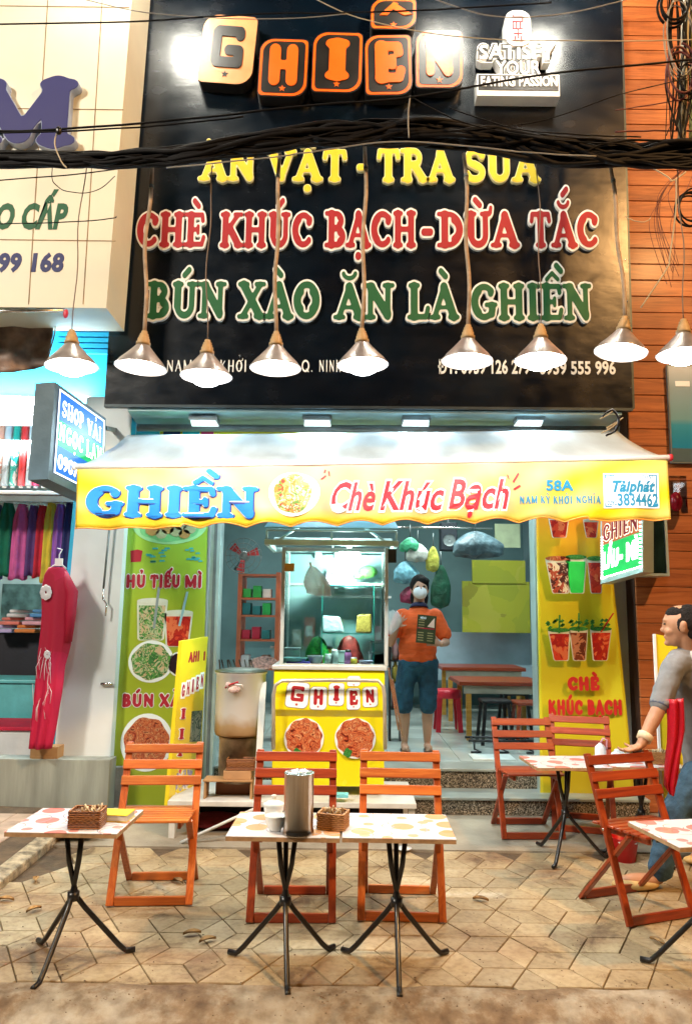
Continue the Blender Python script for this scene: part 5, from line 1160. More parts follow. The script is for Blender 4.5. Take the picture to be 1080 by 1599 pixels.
for o_ in (c5,):
    for q in list(o_.children): bpy.data.objects.remove(q)
    bpy.data.objects.remove(o_)

def topmat(name, dots, rings):
    m, n, L, p = nodes(name); tc = n.new('ShaderNodeTexCoord')
    oi = n.new('ShaderNodeObjectInfo'); ml = n.new('ShaderNodeMath'); ml.operation = 'MULTIPLY'; ml.inputs[1].default_value = 9; L.new(oi.outputs['Random'], ml.inputs[0])
    ad = n.new('ShaderNodeVectorMath'); ad.operation = 'ADD'; L.new(tc.outputs['Object'], ad.inputs[0]); L.new(ml.outputs[0], ad.inputs[1])
    mp0 = n.new('ShaderNodeMapping'); mp0.inputs['Scale'].default_value = (1, 1, 0); L.new(ad.outputs[0], mp0.inputs[0])
    prev = None; base = (.80, .79, .80)
    def layer(prev, sc, lo, hi, col, off, fac):
        mp = n.new('ShaderNodeMapping'); mp.inputs['Location'].default_value = (off, off * .7, 0); L.new(mp0.outputs[0], mp.inputs[0])
        v = n.new('ShaderNodeTexVoronoi'); v.voronoi_dimensions = '2D'; v.inputs['Scale'].default_value = sc; v.inputs['Randomness'].default_value = .75; L.new(mp.outputs[0], v.inputs[0])
        g = n.new('ShaderNodeMath'); g.operation = 'GREATER_THAN'; g.inputs[1].default_value = lo; l_ = n.new('ShaderNodeMath'); l_.operation = 'LESS_THAN'; l_.inputs[1].default_value = hi
        L.new(v.outputs['Distance'], g.inputs[0]); L.new(v.outputs['Distance'], l_.inputs[0]); q = n.new('ShaderNodeMath'); q.operation = 'MULTIPLY'; L.new(g.outputs[0], q.inputs[0]); L.new(l_.outputs[0], q.inputs[1])
        sp = n.new('ShaderNodeSeparateColor'); L.new(v.outputs['Color'], sp.inputs[0]); g2 = n.new('ShaderNodeMath'); g2.operation = 'GREATER_THAN'; g2.inputs[1].default_value = .42; L.new(sp.outputs[0], g2.inputs[0])
        q2 = n.new('ShaderNodeMath'); q2.operation = 'MULTIPLY'; L.new(q.outputs[0], q2.inputs[0]); L.new(g2.outputs[0], q2.inputs[1]); q3 = n.new('ShaderNodeMath'); q3.operation = 'MULTIPLY'; q3.inputs[1].default_value = fac; L.new(q2.outputs[0], q3.inputs[0])
        mx = n.new('ShaderNodeMix'); mx.data_type = 'RGBA'; L.new(q3.outputs[0], mx.inputs[0])
        if prev is None: mx.inputs[6].default_value = (*base, 1)
        else: L.new(prev, mx.inputs[6])
        mx.inputs[7].default_value = (*col, 1); return mx.outputs[2]
    o_ = layer(None, 6, -1, .30, dots, .1, .9); o_ = layer(o_, 11, -1, .26, dots, 3.3, .8); o_ = layer(o_, 5, .36, .39, rings, 5.7, .9); o_ = layer(o_, 7, .28, .31, dots, 7.9, .8)
    L.new(o_, p.inputs['Base Color']); p.inputs['Roughness'].default_value = .22; p.inputs['Coat Weight'].default_value = .3; return m
TOPR = topmat('pink_circle_laminate', (.72, .22, .17), (.38, .36, .42)); TOPO = topmat('orange_circle_laminate', (.74, .38, .14), (.5, .45, .5))
EDGE = mat('chipboard_edge', (.42, .26, .13), .7, var=.2, scale=30)
def make_table(label, top):
    t = thing('bistro_table', label, 'table', (0, 0, 0), 'small laminate tables on black tripod legs'); hh = .585; w, d = .238, .195
    tp = obj('tabletop', MB().box(-w, w, -d, d, hh - .004, hh), top, t, bev=.0015)
    obj('edge_band', MB().box(-w + .0005, w - .0005, -d + .0005, d - .0005, hh - .02, hh - .0045), EDGE, tp)
    obj('mounting_plate', MB().cbox((0, 0, hh - .025), (.22, .22, .008)).tube([(-.22, 0, hh - .03), (.22, 0, hh - .03)], .009, 8), BLACKM, t)
    for k in range(3):
        a_ = R(-90 + 120 * k); u = Vector((math.cos(a_), math.sin(a_), 0)); tg = Vector((-u.y, u.x, 0))
        P = [-u * .045 + Vector((0, 0, hh - .03)), -u * .028 + Vector((0, 0, .42)), u * .006 + Vector((0, 0, .29)), u * .016 + Vector((0, 0, .26)), u * .05 + Vector((0, 0, .215)), u * .20 + Vector((0, 0, .045)), u * .222 + Vector((0, 0, .024)), u * .235 + Vector((0, 0, .013)), u * .275 + Vector((0, 0, .013))]
        obj('leg', MB().tube(P, .0115, 10), BLACKM, t); obj('rubber_foot', MB().tube([u * .325 + Vector((0, 0, .014)), u * .345 + Vector((0, 0, .014))], .0135, 10), BLACKM, t) if False else None
    obj('collar', MB().tube([(0, 0, .25), (0, 0, .285)], .026, 12), BLACKM, t); return t
tA = make_table('white laminate table with pink circles at the left, holding a wicker box and yellow booklet', TOPR); tB = make_table('white laminate table with orange circles, under the steel cylinder', TOPO)
ts1 = copy_tree(tB); ts2 = copy_tree(tA); ts3 = copy_tree(tA); ts4 = copy_tree(tA)
def tcen(x0, x1, yb, yt): # from the tabletop edges in the photograph
    a, b = gp((x0 + x1) / 2, yb, .585), gp((x0 + x1) / 2, yt, .585); return Vector(((a.x + b.x) / 2, (a.y + b.y) / 2, 0))
pA_ = tcen(24, 220, 1300, 1263); put(tA, pA_, R(-1)); pB_ = tcen(385, 540, 1308, 1267); put(tB, pB_, R(2)); pC_ = tcen(541, 697, 1311, 1269); put(ts1, pC_, R(-1), 'empty white laminate table with orange circles to the right of the steel cylinder')
pB_.x = pC_.x - .485; tB.location = pB_; tB.rotation_euler.z = R(-1); pB_.y = pC_.y; tB.location = pB_
pD_ = gp(880, 1190, .585); pD_.z = .004; put(ts2, pD_, R(3), 'laminate table with pink circles beside the chair nearest the door')
pE_ = Vector((pD_.x + .50, pD_.y + .04, .004)); put(ts3, pE_, R(-2), 'laminate table with pink circles under the leaning man\'s arm')
pF_ = gp(1070, 1298, .585); pF_.x += .07; pF_.z = 0; put(ts4, pF_, R(10), 'laminate table with pink circles cut off by the right picture edge')
for tt_, an_ in ((tA, -9), (tB, 9), (ts2, -36), (ts3, 20), (ts4, -6)):
    for q in tt_.children:
        if q.name.startswith('leg'): q.rotation_euler.z = R(an_)
# ---- things on the tables
TZ = .5855
WICK = None
def wickmat(name, c1_, c2_):
    m, n, L, p = nodes(name); tc = n.new('ShaderNodeTexCoord'); w = n.new('ShaderNodeTexWave'); w.bands_direction = 'Z'; w.inputs['Scale'].default_value = 40; w.inputs['Distortion'].default_value = 2.5; L.new(tc.outputs['Object'], w.inputs[0])
    r = rampnode(n, [(.2, c1_), (.7, c2_)]); L.new(w.outputs[1], r.inputs[0]); L.new(r.outputs[0], p.inputs['Base Color']); p.inputs['Roughness'].default_value = .55
    bp = n.new('ShaderNodeBump'); bp.inputs['Strength'].default_value = .8; bp.inputs['Distance'].default_value = .004; L.new(w.outputs[1], bp.inputs['Height']); L.new(bp.outputs[0], p.inputs['Normal']); return m
WK1, WK2 = wickmat('brown_wicker', (.12, .035, .01), (.42, .17, .05)), wickmat('golden_wicker', (.30, .12, .03), (.62, .32, .11))
def wicker_box(p, ang, m_, label, w=.13, d=.10, h=.075, fill=True):
    t = thing('wicker_box', label, 'basket', tuple(p), 'wicker boxes on the tables'); t.rotation_euler = (0, 0, 0); mb = MB(); rows = 8; off = Vector(p); ca, sa = math.cos(ang), math.sin(ang)
    mb.T = Matrix.Translation(off) @ Matrix.Rotation(ang, 4, 'Z')
    for k in range(rows):
        z = .005 + (h - .01) * k / (rows - 1); pts = []
        nn = 44
        for i in range(nn + 1):
            s = i / nn * 4; e = int(s) % 4; f_ = s - int(s); cor = [(-w / 2, -d / 2), (w / 2, -d / 2), (w / 2, d / 2), (-w / 2, d / 2)]; a, b = cor[e], cor[(e + 1) % 4]
            x, y = a[0] + (b[0] - a[0]) * f_, a[1] + (b[1] - a[1]) * f_; o_ = .0022 * (1 if (i + k) % 2 else -1); nx, ny = ((0, -1), (1, 0), (0, 1), (-1, 0))[e]; pts.append((x + nx * o_, y + ny * o_, z))
        mb.tube(pts, .0052, 5, caps=False)
    obj('weave', mb, m_, t)
    mb = MB(); mb.T = Matrix.Translation(off) @ Matrix.Rotation(ang, 4, 'Z')
    mb.box(-w / 2 + .006, w / 2 - .006, -d / 2 + .006, d / 2 - .006, 0.001, h - .012); obj('lining', mb, mat('dark_lining', (.14, .06, .02), .8), t)
    if fill:
        mb = MB(); mb.T = Matrix.Translation(off) @ Matrix.Rotation(ang, 4, 'Z')
        for k in range(14):
            x, y = random.uniform(-w * .38, w * .38), random.uniform(-d * .38, d * .38); mb.tube([(x, y, h - .015), (x + random.uniform(-.015, .015), y + random.uniform(-.015, .015), h + random.uniform(.0, .016))], .004, 5)
        obj('packets', mb, mat('cream_packets', (.62, .48, .28), .5, var=.3, scale=40), t)
    return t
def onT(px, py): return gp(px, py, TZ)
wicker_box(onT(134, 1292) + Vector((0, .02, 0)), R(2), WK1, 'dark brown wicker box on the left table'); wicker_box(onT(520, 1292), R(-14), WK2, 'golden wicker box on the table right of the steel cylinder', .115, .10, .07)
q = Vector((pE_.x + .10, pE_.y - .06, .59)); wicker_box(q, R(-5), WK2, 'golden wicker box on the rear table beside the leaning man')
t = thing('booklet', 'thick yellow booklet lying on the left table behind the wicker box', 'booklet', tuple(onT(180, 1278)))
q = onT(181, 1279); mb = MB(); mb.T = Matrix.Translation(q) @ Matrix.Rotation(R(-3), 4, 'Z'); mb.box(-.068, .068, -.05, .06, .026, .03); mb.box(-.068, .068, -.05, .06, 0, .003); obj('cover', mb, INK_YEL, t, bev=.001)
mb = MB(); mb.T = Matrix.Translation(q) @ Matrix.Rotation(R(-3), 4, 'Z'); mb.box(-.065, .066, -.047, .057, .003, .026); obj('pages', mb, mat('page_edges', (.65, .63, .55), .7, stretch=(1, 1, 60), var=.2), t)
q = onT(465, 1303) + Vector((0, .015, 0)); t = thing('steel_canister', 'tall polished steel cylinder standing on the middle table', 'canister', tuple(q))
hz = at(467, 1206, q.y).z - TZ; obj('body', MB().lathe([(.001, 0), (.068, 0), (.0685, .004), (.0655, .012), (.063, .03), (.063, hz - .008), (.0645, hz - .003), (.0645, hz)], q, 40), mat('brushed_steel', (.55, .50, .44), .16, metal=1, var=.06, bump=.03, stretch=(1, 1, .1)), t)
obj('lid', MB().lathe([(.0645, hz), (.060, hz + .002), (.058, hz - .006), (.001, hz - .006)], q, 40), STEEL, t)
PORC = foodmat('white_porcelain', [(.74, .75, .70), (.76, .76, .72), (.75, .75, .7), (.73, .75, .70), (.10, .22, .12)], 30); PORC.node_tree.nodes['Principled BSDF'].inputs['Roughness'].default_value = .15
def pot(p, label, lid=True):
    t = thing('porcelain_pot', label, 'pot', tuple(p), 'white spotted porcelain sugar pots'); obj('bowl', MB().lathe([(.001, 0), (.024, 0), (.026, .006), (.036, .02), (.044, .044), (.046, .06), (.048, .064), (.045, .064), (.043, .058)], p, 28), PORC, t)
    if lid: obj('lid', MB().lathe([(.050, .062), (.052, .066), (.046, .074), (.025, .084), (.010, .088), (.008, .094), (.013, .100), (.011, .108), (.001, .110)], p, 28), PORC, t)
    else: obj('lid', MB().lathe([(.046, .064), (.040, .067), (.001, .069)], p, 28), PORC, t)
    obj('handle', MB().tube([p + Vector((.042, -.01, .05)), p + Vector((.062, -.012, .045)), p + Vector((.062, -.012, .028)), p + Vector((.036, -.01, .02))], .005, 8), PORC, t) if not lid else None
    return t
pot(onT(426, 1283) + Vector((0, .03, 0)), 'lidded white porcelain pot at the back left of the middle table'); pot(onT(430, 1297), 'open white porcelain cup in front of the lidded pot on the middle table', False)
# small things on the rear table
q = Vector((pD_.x + .27, pD_.y + .10, .59)); t = thing('sauce_jug', 'white plastic jug with pink handle on the rear table', 'jug', tuple(q)); obj('body', MB().lathe([(.001, 0), (.034, 0), (.036, .01), (.034, .075), (.02, .09), (.012, .092), (.012, .10), (.001, .10)], q, 20), WHITE, t); obj('handle', MB().tube([q + Vector((.0, 0, .10)), q + Vector((.02, 0, .13)), q + Vector((.045, 0, .12)), q + Vector((.04, 0, .06))], .006, 8), mat('pink_plastic', (.7, .35, .42), .4), t)
for i, (dx, dy, hh) in enumerate(((.09, -.02, .05), (.13, .04, .06), (.17, .0, .04))): pt = q + Vector((dx, dy, 0)); tt_ = tag(obj('napkin_pack', MB().hexa([pt + Vector(v) for v in ((-.04, -.03, 0), (.04, -.035, 0), (.045, .03, 0), (-.035, .03, 0), (-.02, -.02, hh), (.03, -.03, hh * .8), (.03, .02, hh), (-.02, .02, hh * .9))]), mat('pale_tissue', (.72, .78, .80), .7, bump=.5), bev=.008), ('white tissue pack beside the jug on the rear table', 'taller white tissue pack behind the jug on the rear table', 'low white tissue pack nearest the man on the rear table')[i], 'tissues')
# ---- red basket bucket, slippers, leaves
q = gp(985, 1352) + Vector((0, .10, 0)); t = thing('red_bucket', 'small red plastic bucket on the ground under the right chair', 'bucket', tuple(q)); obj('pail', MB().lathe([(.001, 0), (.06, 0), (.085, .14), (.09, .145), (.082, .14), (.058, .01)], q, 24), mat('red_bucket_plastic', (.60, .01, .015), .35), t); obj('handle', MB().tube([q + Vector((-.085, 0, .14)), q + Vector((-.05, -.07, .12)), q + Vector((.05, -.07, .12)), q + Vector((.085, 0, .14))], .004, 6), WHITE, t)
LF = mat('dry_leaf_brown', (.42, .24, .08), .7, var=.4, scale=30)
for i, (px, py, lab) in enumerate(((56, 1377, 'curled dry leaf near the gravelly kerb'), (10, 1408, 'dry leaf at the left edge of the pavement'), (53, 1424, 'small dry leaf left of the left table'), (300, 1461, 'pale torn leaf between left and middle tables'), (324, 1472, 'small pale leaf crumb right of the torn leaf'), (278, 1379, 'tiny dry leaf under the left chair'), (750, 1408, 'flat pale dry leaf to the right of the middle chairs'), (1026, 1474, 'dry leaf by the foot of the cut off table'), (960, 1238, 'dry leaf'),)):
    if i == 8: continue
    q = gp(px, py); a_ = random.random() * 6
    def lf(u, v): s = .028 * math.sin(math.pi * u) ** .7; x, y = (u - .5) * .085, (v - .5) * 2 * s * .6; return q + Vector((x * math.cos(a_) - y * math.sin(a_), x * math.sin(a_) + y * math.cos(a_), .006 + .012 * abs(v - .5) * 2 + .008 * math.sin(3 * u)))
    tag(obj('dry_leaf', MB().sheet(lf, 8, 4), LF), lab, 'leaf')

# grit and crumbs blown into the joints and along the pavement edge
mb = MB(); random.seed(21)
for i in range(900):
    x = random.uniform(-2.2, 2.3); y = 3.1 + random.random() ** 2.2 * 2.0 if i % 3 else random.uniform(3.0, 3.35); r_ = random.uniform(.0012, .005); z = .001 if y > 3.2 else .012
    q = Vector((x, y, z + r_ * .4)); mb.add([q + Vector((r_ * random.uniform(.6, 1.5), 0, 0)), q + Vector((0, r_, 0)), q + Vector((-r_ * random.uniform(.6, 1.5), 0, 0)), q + Vector((0, -r_, 0)), q + Vector((0, 0, r_ * .8)), q - Vector((0, 0, r_ * .5))], [(0, 1, 4), (1, 2, 4), (2, 3, 4), (3, 0, 4), (1, 0, 5), (2, 1, 5), (3, 2, 5), (0, 3, 5)])
o = obj('grit', mb, mat('grit_brown', (.22, .14, .08), .9, var=.5, scale=60)); o['kind'] = 'stuff'; o['label'] = 'small grit and crumbs scattered on the pavement'; o['category'] = 'grit'
# ------------------------------------------------------------------ low steel platform carrying the cart and stove
YP = 5.22; PZ = .25
xa, xb = at(262, 1250, YP).x, at(650, 1250, YP).x
t = thing('low_platform', 'low white steel platform carrying the food cart and the stock pot', 'platform', ((xa + xb) / 2, YP + .4, 0))
GP = mat('scuffed_white_steel', (.62, .63, .60), .45, var=.15, scale=5)
boxp('deck', GP, t, xa, xb, YP, 5.90, PZ - .035, PZ, bev=.004)
for x_ in (xa + .03, at(400, 1300, YP).x, xb - .03): boxp('leg', GP, t, x_ - .02, x_ + .02, YP + .02, YP + .06, 0, PZ - .036); boxp('leg', GP, t, x_ - .02, x_ + .02, 5.82, 5.86, 0, PZ - .036)
boxp('gap_shade_sheet', mat('gap_shade_black', (.01, .01, .012), .8), t, xa + .06, xb - .06, 5.6, 5.62, .0, PZ - .036)  # black sheet paints the shade in the open gap under the deck
t = tag(obj('red_cloth', MB().ell((at(335, 1300, YP + .3).x, YP + .3, .05), (.22, .14, .05), 12), mat('dark_red_cloth', (.20, .005, .01), .8, bump=.6)), 'dark red cloth bundle on the ground under the white platform', 'cloth')
t = tag(obj('cyan_cloth', MB().hexa([at(525, 1246, YP - .01) + Vector(v) for v in ((-.03, 0, 0), (.08, 0, 0), (.08, .08, .0), (-.03, .08, .0), (-.03, 0, .02), (.08, 0, .018), (.08, .08, .02), (-.03, .08, .02))]), mat('cyan_cloth', (.15, .55, .62), .7)), 'folded cyan cloth on the front edge of the white platform', 'cloth')
t = tag(obj('steel_rod', MB().tube([gp(282, 1316, .012), at(408, 1258, YP - .03)], .010, 8), mat('pale_rod', (.62, .64, .62), .4)), 'pale diagonal steel rod leaning from the ground against the platform', 'rod')
q = gp(630, 1328, .004); tag(obj('white_saucer', MB().lathe([(.001, .004), (.03, .004), (.05, .014), (.053, .016), (.03, .009), (.001, .009)], q, 24), WHITE), 'small white saucer on the ground under the empty middle table', 'saucer')
# ------------------------------------------------------------------ food cart
YF = 5.40; YK = 5.88
cart = thing('food_cart', 'stainless and glass food cart with yellow printed base, lit from inside', 'food cart', (at(515, 1228, YF).x, (YF + YK) / 2, PZ))
cx0, cx1 = at(427, 1100, YF).x, at(600, 1100, YF).x; zb0, zb1 = at(515, 1228, YF).z, at(515, 1046, YF).z; zt0 = at(515, 852, YF - .1).z
SPX = mat('pale_brushed_frame', (.66, .70, .66), .32, metal=.3, var=.08)
YEL = mat('glossy_yellow_panel', (.80, .70, .01), .22, var=.04, scale=2, bump=.02, coat=.3)
zc = at(515, 1112, YF).z
prof = [(YF - .01, zb1), (YF - .045, zc + .02), (YF - .012, zc - .03), (YF + .0, zb0), (YK, zb0), (YK, zb1)]
obj('base_body', MB().prism([(y, z) for y, z in prof][::-1], lambda u, v, h: Vector((h, u, v)), cx0, cx1), YEL, cart, bev=.004)
obj('counter', MB().box(cx0 - .015, cx1 + .015, YF - .03, YK + .02, zb1 + .001, zb1 + .03), SPX, cart, bev=.004)
for x_ in (cx0 + .06, cx1 - .06):
    w_ = obj('wheel', MB().tube([(x_ - .02, YF + .1, zb0 - .0), (x_ + .02, YF + .1, zb0)], .0, 4) if False else MB().lathe([(.001, -.015), (.045, -.015), (.05, -.01), (.05, .01), (.045, .015), (.001, .015)], (x_, YF + .08, PZ + .051), 18, Matrix.Rotation(R(90), 3, 'Y')), BLACKM, cart)
# printed logo cards on the base
def card(ch, px0, py0, px1, py1, rot=0, mark=False, Yc_=None):
    Yc_ = YF - .026
    a, b = at(px0, py1, Yc_), at(px1, py0, Yc_); w, h = b.x - a.x, b.z - a.z; ca, sa = math.cos(R(rot)), math.sin(R(rot))
    def fn(u, v, q): 
        z = a.z + h / 2 + (u - w / 2) * sa + (v - h / 2) * ca; k_ = min(1, max(0, (zb1 - z) / (zb1 - zc - .02))); return Vector((a.x + w / 2 + (u - w / 2) * ca - (v - h / 2) * sa, (YF - .01) * (1 - k_) + (YF - .045) * k_ - .002 - q, z))
    P = rrect(w, h, (.15 * w, .25 * w, .15 * w, .25 * w)); PO = [(x_ * 1.06 - .03 * w, y_ * 1.05 - .025 * h) for x_, y_ in P]
    t = obj('logo_card', MB().prism(PO, fn, 0, .001), mat('grey_card_edge', (.25, .22, .2), .5), cart); obj('card_face', MB().prism(P, fn, .001, .002), INK_WHITE, t)
    if ch:
        g = glyph(ch, ch == 'I'); tot = g[3]; mg = .16 * w if ch != 'I' else .27 * w; mb = MB(); glyph_to(mb, ch, ch == 'I', .045, lambda u, v, q: fn(mg + u / tot * (w - 2 * mg), h * .24 + v * h * .62, q), .002, .003); obj('card_letter', mb, INK_RED, t)
    obj('dot', MB().prism(star(w * .5, h * .12, w * .09), fn, .002, .003), INK_RED, t)
card('g', 447, 1066, 482, 1104, -5); card('H', 484, 1073, 510, 1107, -1); card('I', 513, 1067, 537, 1101, -1); card('E', 541, 1075, 562, 1107, 2); card('', 542, 1056, 562, 1071); card('N', 566, 1073, 589, 1103, 2)
for p0, p1 in ((443, 505), (522, 586)):
    fn = plane_map(p0, p1, 1184, 1121, YF - .006)
    disc_print('plate_picture', fn, INK_WHITE, cart, 0, 40, h=.012); disc_print('noodle_picture', plane_map(p0 + 3, p1 - 3, 1182, 1122, YF - .006), NOOD, cart, 9, 48, h=.014, wob=.05)
    disc_print('herb_picture', plane_map(p0 + 14, p0 + 27, 1182, 1168, YF - .006), LEAF, cart, 4, 20, h=.0155, wob=.15)
hb = [(427, 1170), (427, 1085), (430, 1070), (440, 1063), (515, 1062), (590, 1063), (598, 1072), (600, 1085), (601, 1170)]
obj('push_handle', MB().tube([at(a, b, YF - .10) for a, b in hb], .013, 12), mat('brushed_handle', (.60, .56, .46), .3, metal=.5), cart)
for px in (427, 601): obj('handle_bracket', MB().bar(at(px, 1140, YF - .09), at(px, 1165, YF - .03), .03, .02), STEEL, cart)
# glass cabinet
SP = mat('pale_brushed_frame', (.66, .70, .66), .32, metal=.3, var=.08)
gx0, gx1 = at(441, 960, YF).x, at(603, 960, YF).x; G1 = glass('cabinet_glass'); zc1 = zb1 + .03
for x_ in (gx0, gx1):
    for y_ in (YF + .01, YK - .02): obj('post', MB().box(x_ - .013, x_ + .013, y_ - .013, y_ + .013, zc1, zt0), SP, cart, bev=.003)
obj('front_glass', MB().box(gx0 + .014, gx1 - .014, YF + .008, YF + .013, zc1 + .001, zt0 - .02), G1, cart)
for x_ in (gx0, gx1): obj('side_glass', MB().box(x_ - .0025, x_ + .0025, YF + .025, YK - .034, zc1 + .001, zt0 - .02), G1, cart)
tx0, tx1 = at(412, 880, YF - .1).x, at(622, 880, YF - .1).x
STE = mat('bright_teal_steel', (.45, .60, .58), .35, metal=.25, var=.1)
obj('teal_glow_panel', MB().box(gx0 + .014, gx1 - .014, YK - .022, YK - .016, zc1 + .001, zt0 - .02), mat('painted_teal_glow', (.42, .62, .60), .3, var=.12, scale=4, alpha=.45), cart)  # added panel; its teal tint paints the pale glow inside the cart
obj('back_rail', MB().box(gx0 + .014, gx1 - .014, YK - .034, YK - .024, (zc1 + zt0) / 2 + .16, (zc1 + zt0) / 2 + .18), SP, cart)
obj('glass_trim', MB().box(gx0 + .014, gx1 - .014, YF + .002, YF + .007, zt0 - .034, zt0 - .006), SP, cart); obj('glass_trim', MB().box(gx0 + .014, gx1 - .014, YF + .002, YF + .007, zc1, zc1 + .012), SP, cart)
for (y_) in (YF - .10, YK + .06): obj('top_beam', MB().box(tx0, tx1, y_ - .015, y_ + .015, zt0, zt0 + .04), STE, cart, bev=.003)
for x_ in (tx0 + .015, tx1 - .015): obj('top_beam', MB().box(x_ - .015, x_ + .015, YF - .084, YK + .044, zt0 + .002, zt0 + .038), STE, cart, bev=.003)
zr = at(515, 828, YF - .1).z
for (y_) in (YF - .08, YK + .04): obj('roof_rail', MB().tube([(tx0 + .01, y_, zr), (tx1 - .01, y_, zr)], .009, 8), STE, cart)
for x_ in (tx0 + .015, (tx0 + tx1) / 2, tx1 - .015):
    for y_ in (YF - .08, YK + .04): obj('roof_strut', MB().tube([(x_, y_, zt0 + .04), (x_, y_, zr)], .008, 8), STE, cart)
for (x_, x2) in ((tx0 + .1, tx0 + .38), (tx1 - .1, tx1 - .38)): obj('roof_rafter', MB().tube([(x_, YF - .08, zt0 + .04), (x2, (YF + YK) / 2, zr + .16)], .009, 8), STE, cart)
obj('roof_panel', MB().hexa([(tx0, YF - .12, zr + .012), (tx1, YF - .12, zr + .012), (tx1 - .06, (YF + YK) / 2, zr + .20), (tx0 + .06, (YF + YK) / 2, zr + .20), (tx0, YF - .12, zr + .018), (tx1, YF - .12, zr + .018), (tx1 - .06, (YF + YK) / 2, zr + .206), (tx0 + .06, (YF + YK) / 2, zr + .206)]), mat('blue_roof_sheet', (.20, .55, .72), .5, var=.1), cart)
obj('ceiling_panel', MB().box(gx0 + .06, gx1 - .06, YF + .06, YK - .06, zt0 + .006, zt0 + .012), WHITE, cart) if False else None
# inner shelving
ix0 = at(503, 960, 5.6).x; iz1, iz2 = at(540, 914, 5.6).z, at(540, 989, 5.6).z; ix1 = at(583, 960, 5.6).x; GS = mat('green_glass_edge', (.03, .30, .24), .2, bump=0)
for z in (iz1, iz2):
    obj('glass_shelf', MB().box(ix0, ix1, 5.56, YK - .05, z - .004, z), G1, cart); obj('shelf_edge', MB().box(ix0, ix1, 5.552, 5.559, z - .006, z + .001), GS, cart)
for x_ in (ix0, ix1): obj('shelf_edge', MB().box(x_ - .003, x_ + .003, 5.55, 5.56, zc1, iz1 - .007), GS, cart); obj('divider_glass', MB().box(x_ - .002, x_ + .002, 5.562, YK - .05, zc1, iz1 - .006), G1, cart)
# bulb in the cart
q = at(545, 868, 5.5); t = thing('cart_bulb', 'glaring white bulb hanging inside the food cart', 'light bulb', tuple(q))
obj('bulb', MB().ell(q, (.085, .07, .055), 14), mat('cart_bulb_glow', (1, 1, 1), .5, var=0, bump=0, emit=22, ecol=(.9, 1, .97)), t); obj('socket', MB().tube([q + Vector((0, 0, .05)), q + Vector((0, 0, .10))], .02, 10), WHITE, t)
l = lamp('cart_bulb_light', 'POINT', q, 42, (.86, 1, .97), .06); l.parent = t; l.location = (0, -.0, -.10)
# contents
def blob(name, px, py, r_, m_, label, cat, Y=5.62, M=None): q = at(px, py, Y); return tag(obj(name, MB().ell(q, r_, 12, M), m_), label, cat)
def bowl(px, pyb, r_, h_, m_, label, Y=5.55, z=None):
    q = at(px, pyb, Y); q.z = zc1 + .001 if z is None else z
    return tag(obj('bowl', MB().lathe([(.001, 0), (r_ * .5, 0), (r_ * .75, h_ * .35), (r_ * .95, h_ * .9), (r_, h_), (r_ * .93, h_ * .92), (r_ * .7, h_ * .35), (.001, h_ * .12)], q, 28), m_), label, 'bowl')
bowl(459, 1040, .10, .045, mat('mint_bowl', (.35, .66, .60), .3), 'mint green shallow bowl at the left inside the cart'); bowl(492, 1040, .062, .06, WHITE, 'white deep bowl with red box in the middle of the cart'); bowl(571, 1041, .06, .03, mat('lilac_bowl', (.58, .46, .66), .3), 'lilac bowl at the right inside the cart')
q = at(494, 1026, 5.56); tag(obj('red_box', MB().box(q.x - .045, q.x + .045, 5.62, 5.68, zc1 + .001, q.z + .012), INK_RED, bev=.004), 'small bright red box behind the white bowl in the cart', 'box')
def mound(px, pyt, Y, rx, ry, seed=0):
    c_ = at(px, pyt, Y); h_ = c_.z - zc1; 
    return MB().sheet(lambda u, v: Vector((c_.x + rx * (1 - v ** 1.6) ** .5 * math.cos(6.2832 * u) * (1 + .10 * mn.noise(Vector((math.cos(6.2832 * u) * 2, math.sin(6.2832 * u) * 2, v * 3 + seed)))), Y + ry * (1 - v ** 1.6) ** .5 * math.sin(6.2832 * u), zc1 + .001 + h_ * v)), 24, 12)
q = at(545, 1003, 5.75); tag(obj('red_basin', mound(545, 992, 5.74, .11, .06), mat('red_meat', (.62, .06, .05), .4, var=.3, scale=20)), 'coral red bag of food at the back of the cart', 'food bag')
tag(obj('vegetables', mound(496, 993, 5.68, .10, .06, 3), foodmat('green_vegetables', [(.02, .2, .03), (.05, .4, .05), (.02, .28, .06), (.2, .5, .1)], 40)), 'green vegetables piled behind the bowls in the cart', 'vegetables')
q = at(473, 1036, 5.5); tag(obj('purple_tray', MB().box(q.x - .12, q.x + .05, 5.47, 5.52, zc1 + .001, zc1 + .02), mat('violet_plastic', (.10, .06, .38), .4), bev=.004), 'violet plastic tray at the lower left inside the cart', 'tray')
for i, (px, c_, nm, hh) in enumerate(((522, (.65, .75, .72), 'clear', .10), (543, (.55, .18, .45), 'magenta', .10), (552, (.70, .48, .05), 'amber', .05), (512, (.7, .78, .75), 'pale', .07))):
    q = at(px, 1040, 5.52); q.z = zc1 + .001; t = thing('jar', nm + ' jar standing on the cart counter', 'jar', tuple(q)); obj('body', MB().lathe([(.001, 0), (.026, 0), (.027, hh * .8), (.02, hh * .9)], q, 18), mat('jar_' + nm, c_, .2), t); obj('lid', MB().lathe([(.022, hh * .9), (.022, hh * 1.08), (.001, hh * 1.09)], q, 18), BLACKM if nm == 'magenta' else WHITE, t)
zsh2 = iz2
